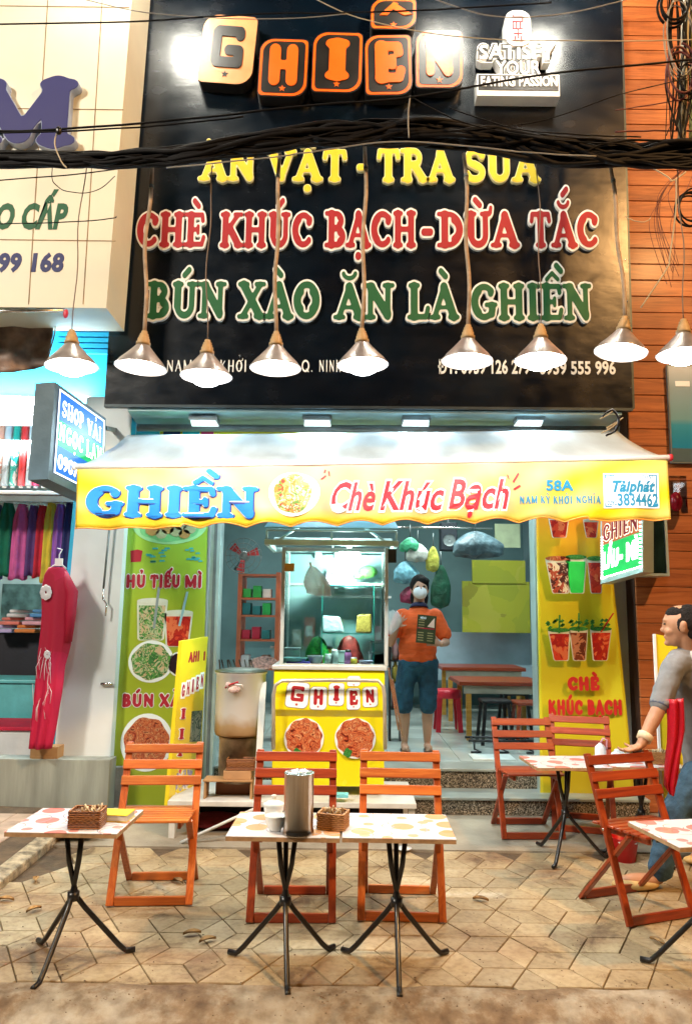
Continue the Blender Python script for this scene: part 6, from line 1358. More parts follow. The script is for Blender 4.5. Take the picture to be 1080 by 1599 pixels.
q = at(523, 985, 5.68); tag(obj('white_food_bag', MB().hexa([(q.x - .10, 5.62, zsh2 + .002), (q.x + .07, 5.62, zsh2 + .002), (q.x + .07, 5.76, zsh2 + .002), (q.x - .10, 5.76, zsh2 + .002), (q.x - .10, 5.64, zsh2 + .13), (q.x + .04, 5.64, zsh2 + .125), (q.x + .04, 5.74, zsh2 + .12), (q.x - .10, 5.74, zsh2 + .13)]), mat('pale_plastic_bag', (.55, .70, .72), .3, bump=.6, bscale=25), bev=.02, bseg=3), 'pale plastic food bag on the left of the cart shelf', 'food bag')
q = at(567, 985, 5.68); tag(obj('noodle_bag', MB().hexa([(q.x - .06, 5.62, zsh2 + .002), (q.x + .065, 5.62, zsh2 + .002), (q.x + .065, 5.76, zsh2 + .002), (q.x - .06, 5.76, zsh2 + .002), (q.x - .05, 5.64, zsh2 + .14), (q.x + .06, 5.64, zsh2 + .15), (q.x + .06, 5.74, zsh2 + .14), (q.x - .04, 5.74, zsh2 + .14)]), foodmat('dry_noodles', [(.30, .18, .03), (.5, .33, .07), (.4, .25, .05), (.25, .15, .02)], 45), bev=.015, bseg=3), 'bag of golden dry noodles on the right of the cart shelf', 'noodle bag')
tag(obj('lettuce_tray', MB().box(at(525, 912, 5.7).x, at(598, 912, 5.7).x, 5.62, 5.78, iz1 + .001, iz1 + .02), mat('cream_tray', (.65, .66, .5), .5), bev=.006), 'cream tray on top of the cart shelving', 'tray')
tag(obj('herbs', MB().ell(at(574, 893, 5.7), (.075, .06, .05), 12).ell(at(560, 900, 5.7), (.05, .05, .025), 10), foodmat('leafy_herbs', [(.03, .16, .03), (.12, .36, .06), (.05, .22, .04), (.25, .45, .12)], 45)), 'leafy green herbs on the cream tray in the cart', 'herbs')
for i, (px, py, c_, nm, w3, h3) in enumerate(((590, 1026, (.75, .78, .78), 'white', .07, .05), (590, 1010, (.62, .75, .78), 'pale blue', .06, .05), (455, 1020, (.62, .75, .70), 'milky green', .08, .06), (531, 1024, (.78, .80, .76), 'frosted', .06, .07), (512, 1018, (.72, .50, .10), 'ochre', .05, .06))):
    q = at(px, py, 5.72); t = thing('food_tub', nm + ' plastic food tub inside the cart', 'tub', (q.x, 5.72, zc1)); hh = q.z - zc1 + .03; obj('tub_body', MB().box(q.x - w3, q.x + w3 * .8, 5.68, 5.78, zc1 + .001, zc1 + hh), mat('tub_' + nm.replace(' ', '_'), c_, .35), t, bev=.008); obj('tub_lid', MB().box(q.x - w3 - .004, q.x + w3 * .8 + .004, 5.676, 5.784, zc1 + hh + .001, zc1 + hh + .012), WHITE, t, bev=.003)
for i, (px, py, c_, nm, hh) in enumerate(((522, 905, (.80, .82, .82), 'white', .11), (513, 905, (.70, .40, .50), 'pink', .13), (534, 905, (.70, .75, .72), 'milky', .08))):
    q = at(px, py, 5.8); q.z = iz1 + .002; t = thing('bottle', nm + ' bottle on the top shelf inside the cart', 'bottle', tuple(q)); obj('bottle_body', MB().lathe([(.001, 0), (.024, 0), (.024, hh * .7), (.010, hh * .85), (.010, hh), (.001, hh)], q, 16), mat('shelf_bottle_' + nm, c_, .3), t)
# hanging plastic bag
q0 = at(484, 878, YF - .02)
def hb_(u, v):
    an = u * 2 * math.pi; w_ = .02 + .075 * math.sin(math.pi * min(1, v * 1.15) * .62); return q0 + Vector((.02 + w_ * math.cos(an) + .05 * v, .03 * math.sin(an) * (1 + .3 * math.sin(5 * an)), -.03 - .20 * v + .02 * math.cos(an) * v - .03 * math.sin(an + 2) * v))
t = thing('plastic_bag', 'knotted clear plastic bag hanging at the front of the cart', 'plastic bag', tuple(q0)); obj('pouch', MB().sheet(hb_, 24, 12), bagmat('translucent_bag', a=.62), t); obj('knot', MB().tube([q0, q0 + Vector((.01, 0, -.035))], .008, 6), WHITE, t)
q = at(452, 886, YF - .03); tag(obj('wooden_box', MB().cbox(q, (.07, .05, .055)), woodmat('honey_wood', [(.5, .22, .03), (.7, .38, .06)]), bev=.003), 'small honey coloured wooden box fixed at the top left of the cart', 'box')
for px in (497, 527): q = at(px, 868, YK - .05); tag(obj('wall_switch', MB().cbox(q, (.05, .01, .05)), WHITE, bev=.003), ('left' if px < 500 else 'right') + ' white switch plate hanging behind the cart bulb', 'switch')
q = at(612, 868, YF - .09); tag(obj('label_tag', MB().cbox(q, (.06, .006, .10)), INK_BLACK), 'black label hanging at the top right corner of the cart', 'tag')
for (px, py, px2, py2) in ((606, 1042, 622, 1140), (612, 1060, 628, 1150)): tag(obj('cart_prop', MB().bar(at(px, py, YF - .02), at(px2, py2, YF + .02), .014, .014), STEEL), ('inner' if px < 610 else 'outer') + ' folded steel prop bar on the right side of the cart', 'bar')

# ------------------------------------------------------------------ stock pot on stove
Ypot = 5.52
q = at(374, 1146, Ypot); rp_ = (at(412, 1100, Ypot).x - at(335, 1100, Ypot).x) / 2; hp = at(374, 1052, Ypot).z - q.z
def burnt():
    m, n, L, p = nodes('scorched_steel'); tc = n.new('ShaderNodeTexCoord'); sp = n.new('ShaderNodeSeparateXYZ'); L.new(tc.outputs['Generated'], sp.inputs[0]); nz = n.new('ShaderNodeTexNoise'); nz.inputs['Scale'].default_value = 7; L.new(tc.outputs['Object'], nz.inputs[0])
    ad = n.new('ShaderNodeMath'); ad.operation = 'MULTIPLY_ADD'; ad.inputs[1].default_value = .3; L.new(nz.outputs[0], ad.inputs[0]); L.new(sp.outputs[2], ad.inputs[2])
    r = rampnode(n, [(.12, (.32, .17, .06)), (.32, (.50, .36, .20)), (.50, (.78, .80, .81)), (.9, (.72, .76, .78))]); L.new(ad.outputs[0], r.inputs[0]); L.new(r.outputs[0], p.inputs['Base Color']); p.inputs['Metallic'].default_value = .3; p.inputs['Roughness'].default_value = .38; return m
BURN = burnt()
t = thing('stock_pot', 'large scorched steel stock pot with a towel tied at its handle', 'pot', tuple(q))
obj('body', MB().lathe([(.001, 0), (rp_ * .96, 0), (rp_, .02), (rp_, hp), (rp_ * 1.05, hp + .005), (rp_ * 1.05, hp + .015)], q, 40), BURN, t)
obj('lid', MB().lathe([(rp_ * 1.07, hp + .016), (rp_ * 1.08, hp + .024), (rp_ * .6, hp + .04), (.02, hp + .045), (.001, hp + .045)], q, 40), mat('dark_lid', (.10, .13, .11), .35, metal=.7), t)
hq = q + Vector((-.02, -rp_ - .01, hp - .09)); obj('handle', MB().tube([hq + Vector((-.06, 0, 0)), hq + Vector((-.055, -.03, .03)), hq + Vector((.055, -.03, .03)), hq + Vector((.06, 0, 0))], .006, 8), mat('white_towel', (.72, .68, .66), .9), t)
obj('towel', MB().ell(hq + Vector((0, -.02, .0)), (.045, .022, .03), 10).ell(hq + Vector((-.04, -.03, .03)), (.02, .015, .02), 8), mat('pinkish_towel', (.70, .52, .48), .9, var=.3, scale=20, bump=.5), t)
obj('red_tie', MB().tube([hq + Vector((-.06, -.03, .01)), hq + Vector((-.02, -.045, .035)), hq + Vector((.03, -.03, .05))], .006, 6), INK_RED, t)
for i in range(9):
    px = 345 + i * 7; a, b = at(px, 1050, 5.62), at(px - 10 + random.random() * 8, 1030, 5.62); tag(obj('steel_skewer', MB().bar(a - Vector((0, 0, .03)), b, .010, .004), STEEL), 'steel ladle handle standing behind the stock pot', 'utensil', 'ladle handles behind the stock pot')
tag(obj('strainer', MB().lathe([(.10, 0), (.102, .008), (.08, -.015), (.04, -.025), (.001, -.028)], at(412, 1036, 5.75), 24, Matrix.Rotation(R(25), 3, 'X')), mat('mesh_strainer', (.30, .16, .12), .5, metal=.4, var=.5, scale=50)), 'round wire strainer leaning behind the stock pot', 'strainer')
q = at(372, 1218, Ypot); h2 = at(372, 1148, Ypot).z - q.z - .003; rs = rp_ * .80
t = thing('stove_drum', 'rusty cylindrical stove drum under the stock pot', 'stove', tuple(q)); obj('drum', MB().lathe([(.001, 0), (rs, 0), (rs, h2 - .02), (rs * 1.02, h2 - .018), (rs * 1.02, h2)], q, 36), mat('rusty_drum', (.36, .27, .17), .6, metal=.4, var=.5, scale=6), t); obj('burner_ring', MB().lathe([(rs * .9, h2), (rs * .92, h2 + .001), (rs * .3, h2 + .0015)], q, 24), BLACKM, t)
obj('tap', MB().tube([q + Vector((.0, -rs - .01, h2 * .55)), q + Vector((.01, -rs - .04, h2 * .50)), q + Vector((.03, -rs - .04, h2 * .42))], .01, 8), mat('rust', (.25, .1, .04), .7), t)
boxp('support', mat('rust', (.25, .1, .04), .7), t, q.x - rs, q.x + rs, Ypot - .1, Ypot + .1, PZ + .001, q.z - .001)
a, b = at(348, 1216, 5.32), at(396, 1203, 5.32)
t = thing('wooden_tray', 'small wooden tray holding a wicker box in front of the stove', 'tray', ((a.x + b.x) / 2, 5.35, PZ)); obj('top_board', MB().box(at(318, 1216, 5.3).x, b.x, 5.27, 5.42, a.z - .012, a.z), mat('cardboard', (.42, .24, .10)), t, bev=.003)
for x_ in (at(321, 1216, 5.3).x, b.x - .01): boxp('foot', mat('cardboard', (.42, .24, .10)), t, x_ - .006, x_ + .008, 5.28, 5.41, PZ + .001, a.z - .013)
t = thing('carton', 'flat tan carton on the wooden tray in front of the stove', 'box', (b.x, 5.35, a.z)); boxp('body', mat('tan_carton', (.50, .28, .13), .8), t, at(349, 1210, 5.3).x, at(392, 1210, 5.3).x, 5.29, 5.40, a.z + .001, b.z, bev=.002)
qq = Vector((at(376, 1200, 5.33).x, 5.345, b.z + .002)); wicker_box(qq, 0, WK1, 'reddish wicker box on the carton in front of the stove', .19, .09, .075, False)
tag(obj('leaning_board', MB().hexa([at(396, 1240, 5.27), at(406, 1240, 5.27), at(406, 1240, 5.29), at(396, 1240, 5.29), at(406, 1068, 5.44), at(416, 1064, 5.44), at(416, 1064, 5.46), at(406, 1068, 5.46)]), mat('pale_board', (.55, .60, .58), .5)), 'tall narrow pale board leaning between stock pot and cart', 'board')
# ------------------------------------------------------------------ yellow standee, left of the stove
Yt = 5.45
t = thing('yellow_standee', 'narrow folded yellow advertising board left of the stove', 'sign board', tuple(at(290, 1255, Yt)))
p00, p10, p11, p01 = vplane([(262, 1262), (308, 1262), (325, 994), (285, 1001)], at(272, 1150, 5.35), at(314, 1150, 5.75))
fs = quad_map(p00, p10, p11, p01)
obj('board', MB().prism([(0, 0), (1, 0), (1, 1), (0, 1)], fs, -.03, 0), mat('standee_yellow', (.78, .62, .02), .3, var=.05), t, bev=.002)
slab_text('AHI', lambda u, v, h: fs(.28 + .42 * u, .86 + .06 * v, h), t, MAROON, None, serif=False, each=False, depth=(.001, .003), face=.03); slab_text('I', lambda u, v, h: fs(.84 + .1 * u, .86 + .05 * v, h), t, MAROON, None, serif=False, each=False, depth=(.001, .003), face=.03)
for i, chh in enumerate('GHIEN'):
    u0 = .10 + i * .17; f4 = lambda u, v, h, u0=u0, i=i: fs(u0 + .15 * u, .64 + .012 * i + .10 * v, h); c_ = obj('logo_card', MB().prism([(0, 0), (1, 0), (1, 1), (0, 1)], f4, .001, .003), INK_WHITE, t)
    g = glyph(chh, False); mb = MB(); glyph_to(mb, chh, False, .04, lambda u, v, h: f4(.15 + .7 * u / g[3], .15 + .7 * v, h), .003, .004); obj('card_letter', mb, INK_RED, c_)
obj('photo_print', MB().prism([(.55, .38), (.95, .38), (.95, .56), (.55, .56)], fs, .001, .003), foodmat('dark_green_photo', [(.02, .05, .02), (.10, .15, .08), (.3, .3, .2), (.03, .06, .03)], 30), t)
for y_ in (.52, .40, .30): slab_text('I', lambda u, v, h: fs(.14 + .2 * u, y_ + .06 * v, h), t, MAROON, INK_WHITE, serif=True, each=False, depth=(.001, .003), out=.08)
obj('lower_print', MB().prism([(.2, .04), (.9, .04), (.9, .22), (.2, .22)], fs, .001, .003), foodmat('mixed_print', [(.78, .62, .02), (.75, .75, .72), (.6, .05, .1), (.3, .3, .5), (.75, .72, .7)], 20), t)

# ------------------------------------------------------------------ inside the shop room
FZ = SZ2
def X_(px, Y, py=1000): return at(px, py, Y).x
def Z_(py, Y, px=540): return at(px, py, Y).z
# orange shelving at the left
Ysf = 7.4; t = thing('orange_shelf', 'orange and red shelf unit with goods inside the shop left of the cart', 'shelf', (X_(395, Ysf), Ysf, FZ)); xa_, xb_ = X_(372, Ysf), X_(432, Ysf); OR_ = mat('orange_shelf_paint', (.60, .14, .06), .4)
for x_ in (xa_, xb_): boxp('upright', OR_, t, x_ - .02, x_ + .02, Ysf, Ysf + .35, FZ, Z_(895, Ysf))
for i, py in enumerate((898, 935, 962, 1000, 1045)):
    z = Z_(py, Ysf); boxp('shelf_board', OR_, t, xa_ + .021, xb_ - .021, Ysf, Ysf + .35, z - .02, z)
gd = [('green', (.03, .42, .08)), ('red', (.55, .02, .05)), ('white', (.7, .7, .7)), ('dark teal', (.03, .2, .2)), ('brown', (.25, .1, .05))]
for i, (py, cn) in enumerate(((935, 0), (962, 3), (1000, 1), (1045, 2))):
    z = Z_(py, Ysf); 
    for k in range(3):
        x_ = xa_ + .06 + k * .10; nm, c_ = gd[(cn + (k == 2) * 2) % 5]; hh = .09 + .03 * ((k + i) % 2)
        tag(obj('goods_box', MB().box(x_ - .035, x_ + .045, Ysf + .04, Ysf + .2, z + .001, z + hh), mat('goods_' + nm.replace(' ', '_'), c_, .5), bev=.006), nm + ' packet ' + ('on the left', 'in the middle', 'on the right')[k] + ' of the ' + ('top', 'second', 'third', 'lowest')[i] + ' orange shelf', 'packet')
# wall fan
q = at(380, 868, 7.0); t = thing('wall_fan', 'grey wall fan with red blades inside the shop at the upper left', 'fan', tuple(q)); mb = MB()
for r__ in (.17, .12, .07): mb.tube([q + Vector((r__ * math.cos(k * .2618), -.05 * (1 - r__ / .17), r__ * math.sin(k * .2618))) for k in range(25)], .004, 5)
for k in range(16): a_ = k * .3927; mb.tube([q + Vector((.02 * math.cos(a_), -.06, .02 * math.sin(a_))), q + Vector((.17 * math.cos(a_), 0, .17 * math.sin(a_)))], .0025, 4)
obj('guard', mb, GREYM, t)
for k in range(3):
    a_ = k * 2.094 + .4; u = Vector((math.cos(a_), 0, math.sin(a_))); w_ = Vector((-u.z, .25, u.x)); obj('blade', MB().add([q + u * .03 - w_ * .015 + Vector((0, .02, 0)), q + u * .14 - w_ * .05 + Vector((0, .02, 0)), q + u * .15 + w_ * .03 + Vector((0, .02, 0)), q + u * .03 + w_ * .015 + Vector((0, .02, 0))], [(0, 1, 2, 3)]), mat('red_blade', (.5, .02, .02), .4), t, solid=.004)
obj('motor', MB().ell(q + Vector((0, .06, 0)), (.05, .07, .05), 12), GREYM, t); obj('wall_arm', MB().tube([q + Vector((0, .1, 0)), q + Vector((-.1, .16, -.12))], .015, 8), GREYM, t)
# posters and clutter at the back
def wallpanel(px0, px1, py0, py1, Y, m_, name, label, cat, dp=.03): return tag(obj(name, MB().box(X_(px0, Y), X_(px1, Y), Y, Y + dp, Z_(py1, Y), Z_(py0, Y)), m_), label, cat)
wallpanel(722, 828, 905, 985, 9.6, foodmat('yellow_menu_print', [(.40, .40, .03), (.34, .36, .03), (.44, .42, .05), (.30, .28, .03), (.26, .32, .12)], 5), 'menu_poster', 'large yellow menu poster on the back wall inside the shop', 'poster', .04)
wallpanel(738, 822, 872, 908, 9.58, foodmat('yellow_menu_print', []) if 'yellow_menu_print' in MATS else WHITE, 'menu_poster', 'smaller yellow poster above the large menu poster inside the shop', 'poster', .04)
wallpanel(775, 815, 815, 852, 9.5, mat('pale_lime_print', (.50, .58, .36), .5), 'wall_picture', 'pale lime picture high on the back wall inside the shop', 'picture')
q = at(700, 838, 9.0); t = thing('loudspeaker', 'black loudspeaker hanging high inside the shop', 'speaker', tuple(q)); boxp('cabinet', mat('speaker_black', (.006, .012, .02), .6), t, q.x - .10, q.x + .10, 8.95, 9.15, q.z - .17, q.z + .17, bev=.01); obj('cone', MB().lathe([(.001, .0), (.03, .012), (.07, 0), (.075, .008)], (q.x, 8.949, q.z - .05), 20, Matrix.Rotation(R(90), 3, 'X')), GREYM, t); boxp('hanger', GREYM, t, q.x - .01, q.x + .01, 9.04, 9.06, q.z + .171, 3.44)
for (px, py, rx, rz, c_, nm, lab) in ((632, 893, .13, .12, (.20, .50, .62), 'sky_bag', 'sky blue bag hanging inside the shop above the woman\'s raised hand'), (652, 862, .11, .10, (.62, .66, .60), 'white_bag', 'white bag hanging behind the woman\'s head'), (676, 872, .07, .14, (.62, .62, .10), 'yellow_bag', 'yellow bag hanging behind the woman\'s head'), (640, 850, .10, .08, (.05, .40, .20), 'green_bag', 'green bag hanging behind the cart corner'), (640, 928, .10, .09, (.25, .02, .06), 'maroon_bag', 'maroon bag hanging beside the woman\'s shoulder'), (688, 915, .10, .24, (.01, .10, .05), 'dark_green_bag', 'dark green cloth hanging behind the woman\'s head'), (742, 850, .26, .15, (.10, .17, .20), 'grey_bundle', 'grey blue bundle hanging high at the back of the shop')):
    q = at(px, py, 8.4); t = thing('hanging_bag', lab, 'bag', tuple(q)); ph = random.random() * 6
    def bagf(u, v, q=q, rx=rx, rz=rz, ph=ph):
        a_ = u * 2 * math.pi; w_ = rx * (.12 + .95 * min(1, v * 1.9) ** .7) * (1 if v < .92 else (1 - v) * 12.5); k_ = 1 + .14 * math.sin(3 * a_ + ph + 2 * v) + .08 * math.sin(7 * a_ + ph * 2) * (1 - v)
        return q + Vector((w_ * k_ * math.cos(a_), .45 * w_ * k_ * math.sin(a_), rz * (1 - 2 * v) + .018 * math.sin(5 * a_ + ph) * v))
    o_ = obj('pouch', MB().sheet(bagf, 28, 14), mat(nm, c_, .45, var=.35, scale=9, bump=.7, bscale=18), t); obj('strap', MB().tube([q + Vector((0, 0, rz * .9)), q + Vector((0, 0, rz + .15))], .006, 6), GREYM, t)
# rail the bags hang from
tag(obj('bag_rail', MB().tube([(X_(610, 8.42), 8.42, Z_(822, 8.4)), (X_(770, 8.42), 8.42, Z_(822, 8.4))], .012, 8), STEEL), 'steel rail inside the shop from which the bags hang', 'rail')
# white low wall band
tag(obj('wainscot', MB().box(X_(640, 9.9), X_(840, 9.9), 9.9, 9.95, Z_(1060, 9.9), Z_(985, 9.9)), mat('pale_blue_panel', (.38, .50, .58), .5, var=.15, scale=3)), 'pale blue panelling on the back wall inside the shop', 'panel')
# inner tables
def inner_table(px0, px1, pyt, Y, label, dp=.7, leg=(.62, .25, .04)):
    x0_, x1_ = X_(px0, Y), X_(px1, Y); z = Z_(pyt, Y); t = thing('wooden_table', label, 'table', ((x0_ + x1_) / 2, Y, FZ)); boxp('table_top', CWR, t, x0_, x1_, Y, Y + dp, z - .04, z, bev=.006); boxp('apron', mat('pale_apron', (.45, .42, .32), .6), t, x0_ + .05, x1_ - .05, Y + .03, Y + .05, z - .12, z - .041)
    for x_ in (x0_ + .10, x1_ - .08):
        for y_ in (Y + .06, Y + dp - .06): boxp('leg', woodmat('honey_wood', []) if 'honey_wood' in MATS else CW, t, x_ - .025, x_ + .025, y_ - .025, y_ + .025, FZ, z - .041)
inner_table(716, 850, 1062, 7.55, 'brown wooden table inside the shop right of the woman'); inner_table(690, 820, 1040, 8.9, 'second brown wooden table further back inside the shop')
def stool(px, pyt, Y, m_, label, h=.42): 
    q = Vector((X_(px, Y), Y, FZ)); t = thing('stool', label, 'stool', tuple(q)); zt_ = FZ + h; boxp('seat', m_, t, q.x - .14, q.x + .14, Y - .14, Y + .14, zt_ - .03, zt_, bev=.01)
    for sx in (-1, 1):
        for sy in (-1, 1): obj('leg', MB().bar((q.x + sx * .15, Y + sy * .15, FZ), (q.x + sx * .11, Y + sy * .11, zt_ - .03), .03, .03), m_, t)
q = Vector((X_(698, 8.2), 8.2, FZ)); t = thing('plastic_stool', 'red plastic stool inside the shop beside the woman', 'stool', tuple(q)); obj('seat', MB().lathe([(.001, .44), (.13, .44), (.145, .42), (.15, .36), (.145, .35)], q, 24), mat('red_plastic', (.62, .02, .04), .35), t)
for k in range(4): a_ = .785 + k * 1.571; obj('leg', MB().bar(q + Vector((.17 * math.cos(a_), .17 * math.sin(a_), 0)), q + Vector((.13 * math.cos(a_), .13 * math.sin(a_), .38)), .05, .02), mat('red_plastic', (.6, .02, .04)), t)
DK = mat('black_chair_paint', (.01, .01, .012), .4)
stool(770, 1100, 7.45, DK, 'black stool under the near wooden table inside the shop'); stool(800, 1100, 8.2, DK, 'black stool behind the near wooden table inside the shop'); stool(822, 1100, 7.3, CWR, 'brown stool at the door side of the inner table')
# small low rack and sandals near the threshold
t = thing('black_rack', 'low black metal shoe rack just inside the door', 'rack', (X_(765, 7.0), 7.0, FZ)); xa_, xb_ = X_(728, 7.0), X_(828, 7.0)
for y_ in (6.95, 7.15): obj('bar', MB().tube([(xa_, y_, FZ + .10), (xb_, y_, FZ + .10)], .012, 8), DK, t)
for x_ in (xa_ + .05, (xa_ + xb_) / 2, xb_ - .05):
    obj('foot', MB().tube([(x_, 6.95, FZ + .10), (x_, 6.93, FZ + .03), (x_ + .05, 6.9, FZ + .012), (x_ - .04, 6.88, FZ + .012)], .010, 8), DK, t); obj('crossbar', MB().tube([(x_, 6.95, FZ + .10), (x_, 7.15, FZ + .10)], .009, 6), DK, t)
tag(obj('door_mat', MB().box(X_(735, 6.6), X_(800, 6.6), 6.56, 6.82, FZ + .001, FZ + .010), mat('white_mat', (.62, .68, .64), .8)), 'thin pale mat on the shop floor at the top of the steps', 'mat')
# hanging items seen beside the woman: sauce rack
t = thing('sauce_rack', 'narrow black rack with bottles between the cart and the woman', 'rack', (X_(616, 7.5), 7.5, FZ)); xa_, xb_ = X_(609, 7.5), X_(626, 7.5)
for x_ in (xa_, xb_): boxp('upright', DK, t, x_ - .01, x_ + .01, 7.5, 7.7, FZ, Z_(1000, 7.5))
for py in (1030, 1064, 1105): z = Z_(py, 7.5); boxp('shelf_board', DK, t, xa_, xb_, 7.49, 7.71, z - .014, z)
for i, (py, c_, nm) in enumerate(((1030, (.5, .3, .3), 'rose'), (1064, (.6, .5, .1), 'mustard'), (1105, (.6, .25, .4), 'pink'))): z = Z_(py, 7.5); q = Vector(((xa_ + xb_) / 2, 7.56, z + .001)); tag(obj('bottle', MB().lathe([(.001, 0), (.035, 0), (.035, .13), (.014, .17), (.014, .20), (.001, .20)], q, 16), mat('bottle_' + nm, c_, .3)), nm + ' bottle on the narrow rack beside the woman', 'bottle')

# ------------------------------------------------------------------ woman in the doorway
SKIN = mat('warm_skin', (.50, .26, .16), .5, var=.06, scale=12, bump=.05); SKIND = mat('tanned_skin', (.44, .22, .12), .5, var=.08, scale=12, bump=.05)
Yw = 7.0; wx = X_(646, Yw, 1170)
wo = thing('person', 'masked person in orange polo shirt and denim shorts holding a dark menu in the doorway', 'person', (wx, Yw, FZ)); B = Vector((wx, Yw, FZ))
V3 = lambda x, y, z: B + Vector((x, y, z))
mb = MB()
head = V3(.055, -.01, 1.47); mb.ell(head, (.075, .092, .112), 16); mb.ell(head + Vector((0, -.03, -.06)), (.052, .06, .055), 12); mb.ell(head + Vector((0, -.098, -.01)), (.013, .018, .026), 8)
for s in (-1, 1): mb.ell(head + Vector((s * .077, .01, -.01)), (.012, .02, .03), 8); mb.ell(head + Vector((s * .032, -.083, .018)), (.017, .01, .009), 8)
mb.limb([V3(.05, .01, 1.38), V3(.045, .015, 1.27)], [.050, .060]); mb.ell(V3(.04, 0, 1.12), (.145, .09, .18), 14); mb.ell(V3(.04, 0, .88), (.15, .105, .15), 14)
hr, hl = V3(-.155, -.16, 1.15), V3(.165, -.25, .98) # raised right hand (picture left), left hand under the menu
for sh, el, wr, s in ((V3(-.115, 0, 1.23), V3(-.215, -.02, .97), hr + Vector((-.02, .03, -.05)), -1), (V3(.215, .0, 1.22), V3(.295, -.02, .98), hl + Vector((.06, .02, -.01)), 1)):
    mb.limb([sh, el, wr], [.042, .040, .028])
# hands with fingers
def hand(mb, palm, dirv, side, curl, n=4, L_=.062, r_=.0085, spread=.2, thumb=1):
    d = Vector(dirv).normalized(); s = Vector(side).normalized(); nrm_ = d.cross(s).normalized()
    M = Matrix((s, d, nrm_)).transposed(); mb.ell(palm, (.036, .045, .017), 10, M)
    for k in range(n):
        o_ = (k - 1.5) * .018; b = palm + s * o_ + d * .036; ln = L_ * (.86, 1.0, .96, .78)[k]; dd = (d + s * (k - 1.5) * spread * .4).normalized()
        p1 = b + dd * ln * .45; p2 = p1 + (dd * math.cos(curl) + nrm_ * math.sin(curl)) * ln * .32; p3 = p2 + (dd * math.cos(curl * 1.9) + nrm_ * math.sin(curl * 1.9)) * ln * .26; mb.limb([b, p1, p2, p3], [r_, r_ * .95, r_ * .88, r_ * .75], 8)
    tb = palm + s * .03 * thumb - d * .015; td = (s * thumb * .75 + d * .6).normalized(); mb.limb([tb, tb + td * .03, tb + (td + nrm_ * .3).normalized() * .055], [.012, .0105, .0085], 8)
hand(mb, hr, (.45, -.1, .85), (.85, 0, -.45), .35, spread=.8, thumb=1); hand(mb, hl + Vector((.01, 0, 0)), (-.95, -.25, .12), (0, .0, 1), .5, thumb=1)
for s, fx in ((-1, -.085), (1, .125)):
    mb.limb([V3(.04 + s * .085, 0, .80), V3(fx + .0, -.01, .46), V3(fx, -.0, .40), V3(fx, .02, .28), V3(fx, .03, .09)], [.095, .062, .055, .052, .034]); mb.ell(V3(fx, -.05, .035), (.038, .105, .030), 10); mb.ell(V3(fx, .03, .04), (.034, .045, .038), 8)
    for k in range(5): mb.ell(V3(fx + (k - 2) * .015, -.145 + abs(k - (1 if s > 0 else 3)) * .008, .022), (.009, .016, .010), 6)
body = remeshed('body', mb, SKIN, wo, .0075, 5)
DEN = mat('denim_blue', (.012, .065, .11), .8, var=.45, scale=7, bump=.4, bscale=90); SHIRT = mat('orange_polo', (.72, .095, .01), .8, var=.08, scale=10, bump=.9, bscale=5, stretch=(.8, .8, 3.2)); NAVY = mat('navy_collar', (.01, .012, .05), .8)
mb = MB(); mb.ell(V3(.04, .0, 1.13), (.178, .118, .16), 14); mb.ell(V3(.035, .0, .93), (.180, .130, .20), 14); mb.ell(V3(.035, .0, .83), (.182, .128, .085), 12); mb.limb([V3(.045, .015, 1.24), V3(.045, .012, 1.285)], [.10, .068]); mb.limb([V3(-.105, 0, 1.21), V3(-.185, -.01, 1.07)], [.078, .070]); mb.limb([V3(.195, .0, 1.21), V3(.275, -.01, 1.06)], [.082, .074]); 
remeshed('polo_shirt', mb, SHIRT, wo, .011, 5, disp=(.016, .06))
obj('collar', MB().lathe([(.058, .0), (.066, .008), (.074, -.004), (.088, -.030), (.080, -.038), (.060, -.006)], V3(.048, .005, 1.325), 24, Matrix.Rotation(R(-14), 3, 'X')), NAVY, wo)
mb = MB(); mb.ell(V3(.04, 0, .78), (.175, .125, .11), 12)
for s, fx in ((-1, -.085), (1, .125)): mb.limb([V3(.04 + s * .085, 0, .78), V3(fx + s * .005, -.01, .55), V3(fx + s * .005, -.01, .40)], [.105, .088, .080])
remeshed('denim_shorts', mb, DEN, wo, .011, 5, disp=(.014, .05))
mb = MB(); mb.ell(head + Vector((0, .022, .03)), (.092, .098, .112), 14); mb.ell(head + Vector((0, .06, -.08)), (.088, .055, .12), 12); mb.ell(head + Vector((.03, -.03, .075)), (.06, .06, .04), 10); hair = remeshed('hair', mb, mat('black_hair', (.005, .004, .004), .8, spec=.25, var=.3, scale=60, bump=.5, stretch=(1, 1, .2)), wo, .010, 4)
mb = MB(); mb.ell(head + Vector((-.004, -.060, -.036)), (.066, .063, .062), 12); remeshed('face_mask', mb, mat('white_mask', (.80, .82, .82), .7, bump=.15), wo, .008, 3)
obj('eyes', MB().ell(head + Vector((-.03, -.096, .022)), (.013, .006, .006), 8).ell(head + Vector((.03, -.096, .022)), (.013, .006, .006), 8), INK_BLACK, wo)
for fx in (-.085, .125): obj('sandal', MB().prism([(.5 * .09 * math.cos(k * .5236) * (1 - .12 * math.sin(k * .5236)), .135 * math.sin(k * .5236)) for k in range(12)], lambda u, v, h: V3(fx + u, -.045 + v, h), .001, .014), BLACKM, wo)
q = V3(.085, -.27, 1.10); t = thing('menu_card', 'dark printed menu card held by the person in orange', 'menu', tuple(q)); w_, h_ = .085, .125; ca, sa = math.cos(R(-5)), math.sin(R(-5))
fm = lambda u, v, h: q + Vector((u * w_ * ca - v * h_ * sa, .01 * v - h, u * w_ * sa + v * h_ * ca))
obj('card', MB().prism([(-1, -1), (1, -1), (1, 1), (-1, 1)], fm, 0, .006), mat('menu_olive', (.045, .05, .02), .3), t); mb = MB()
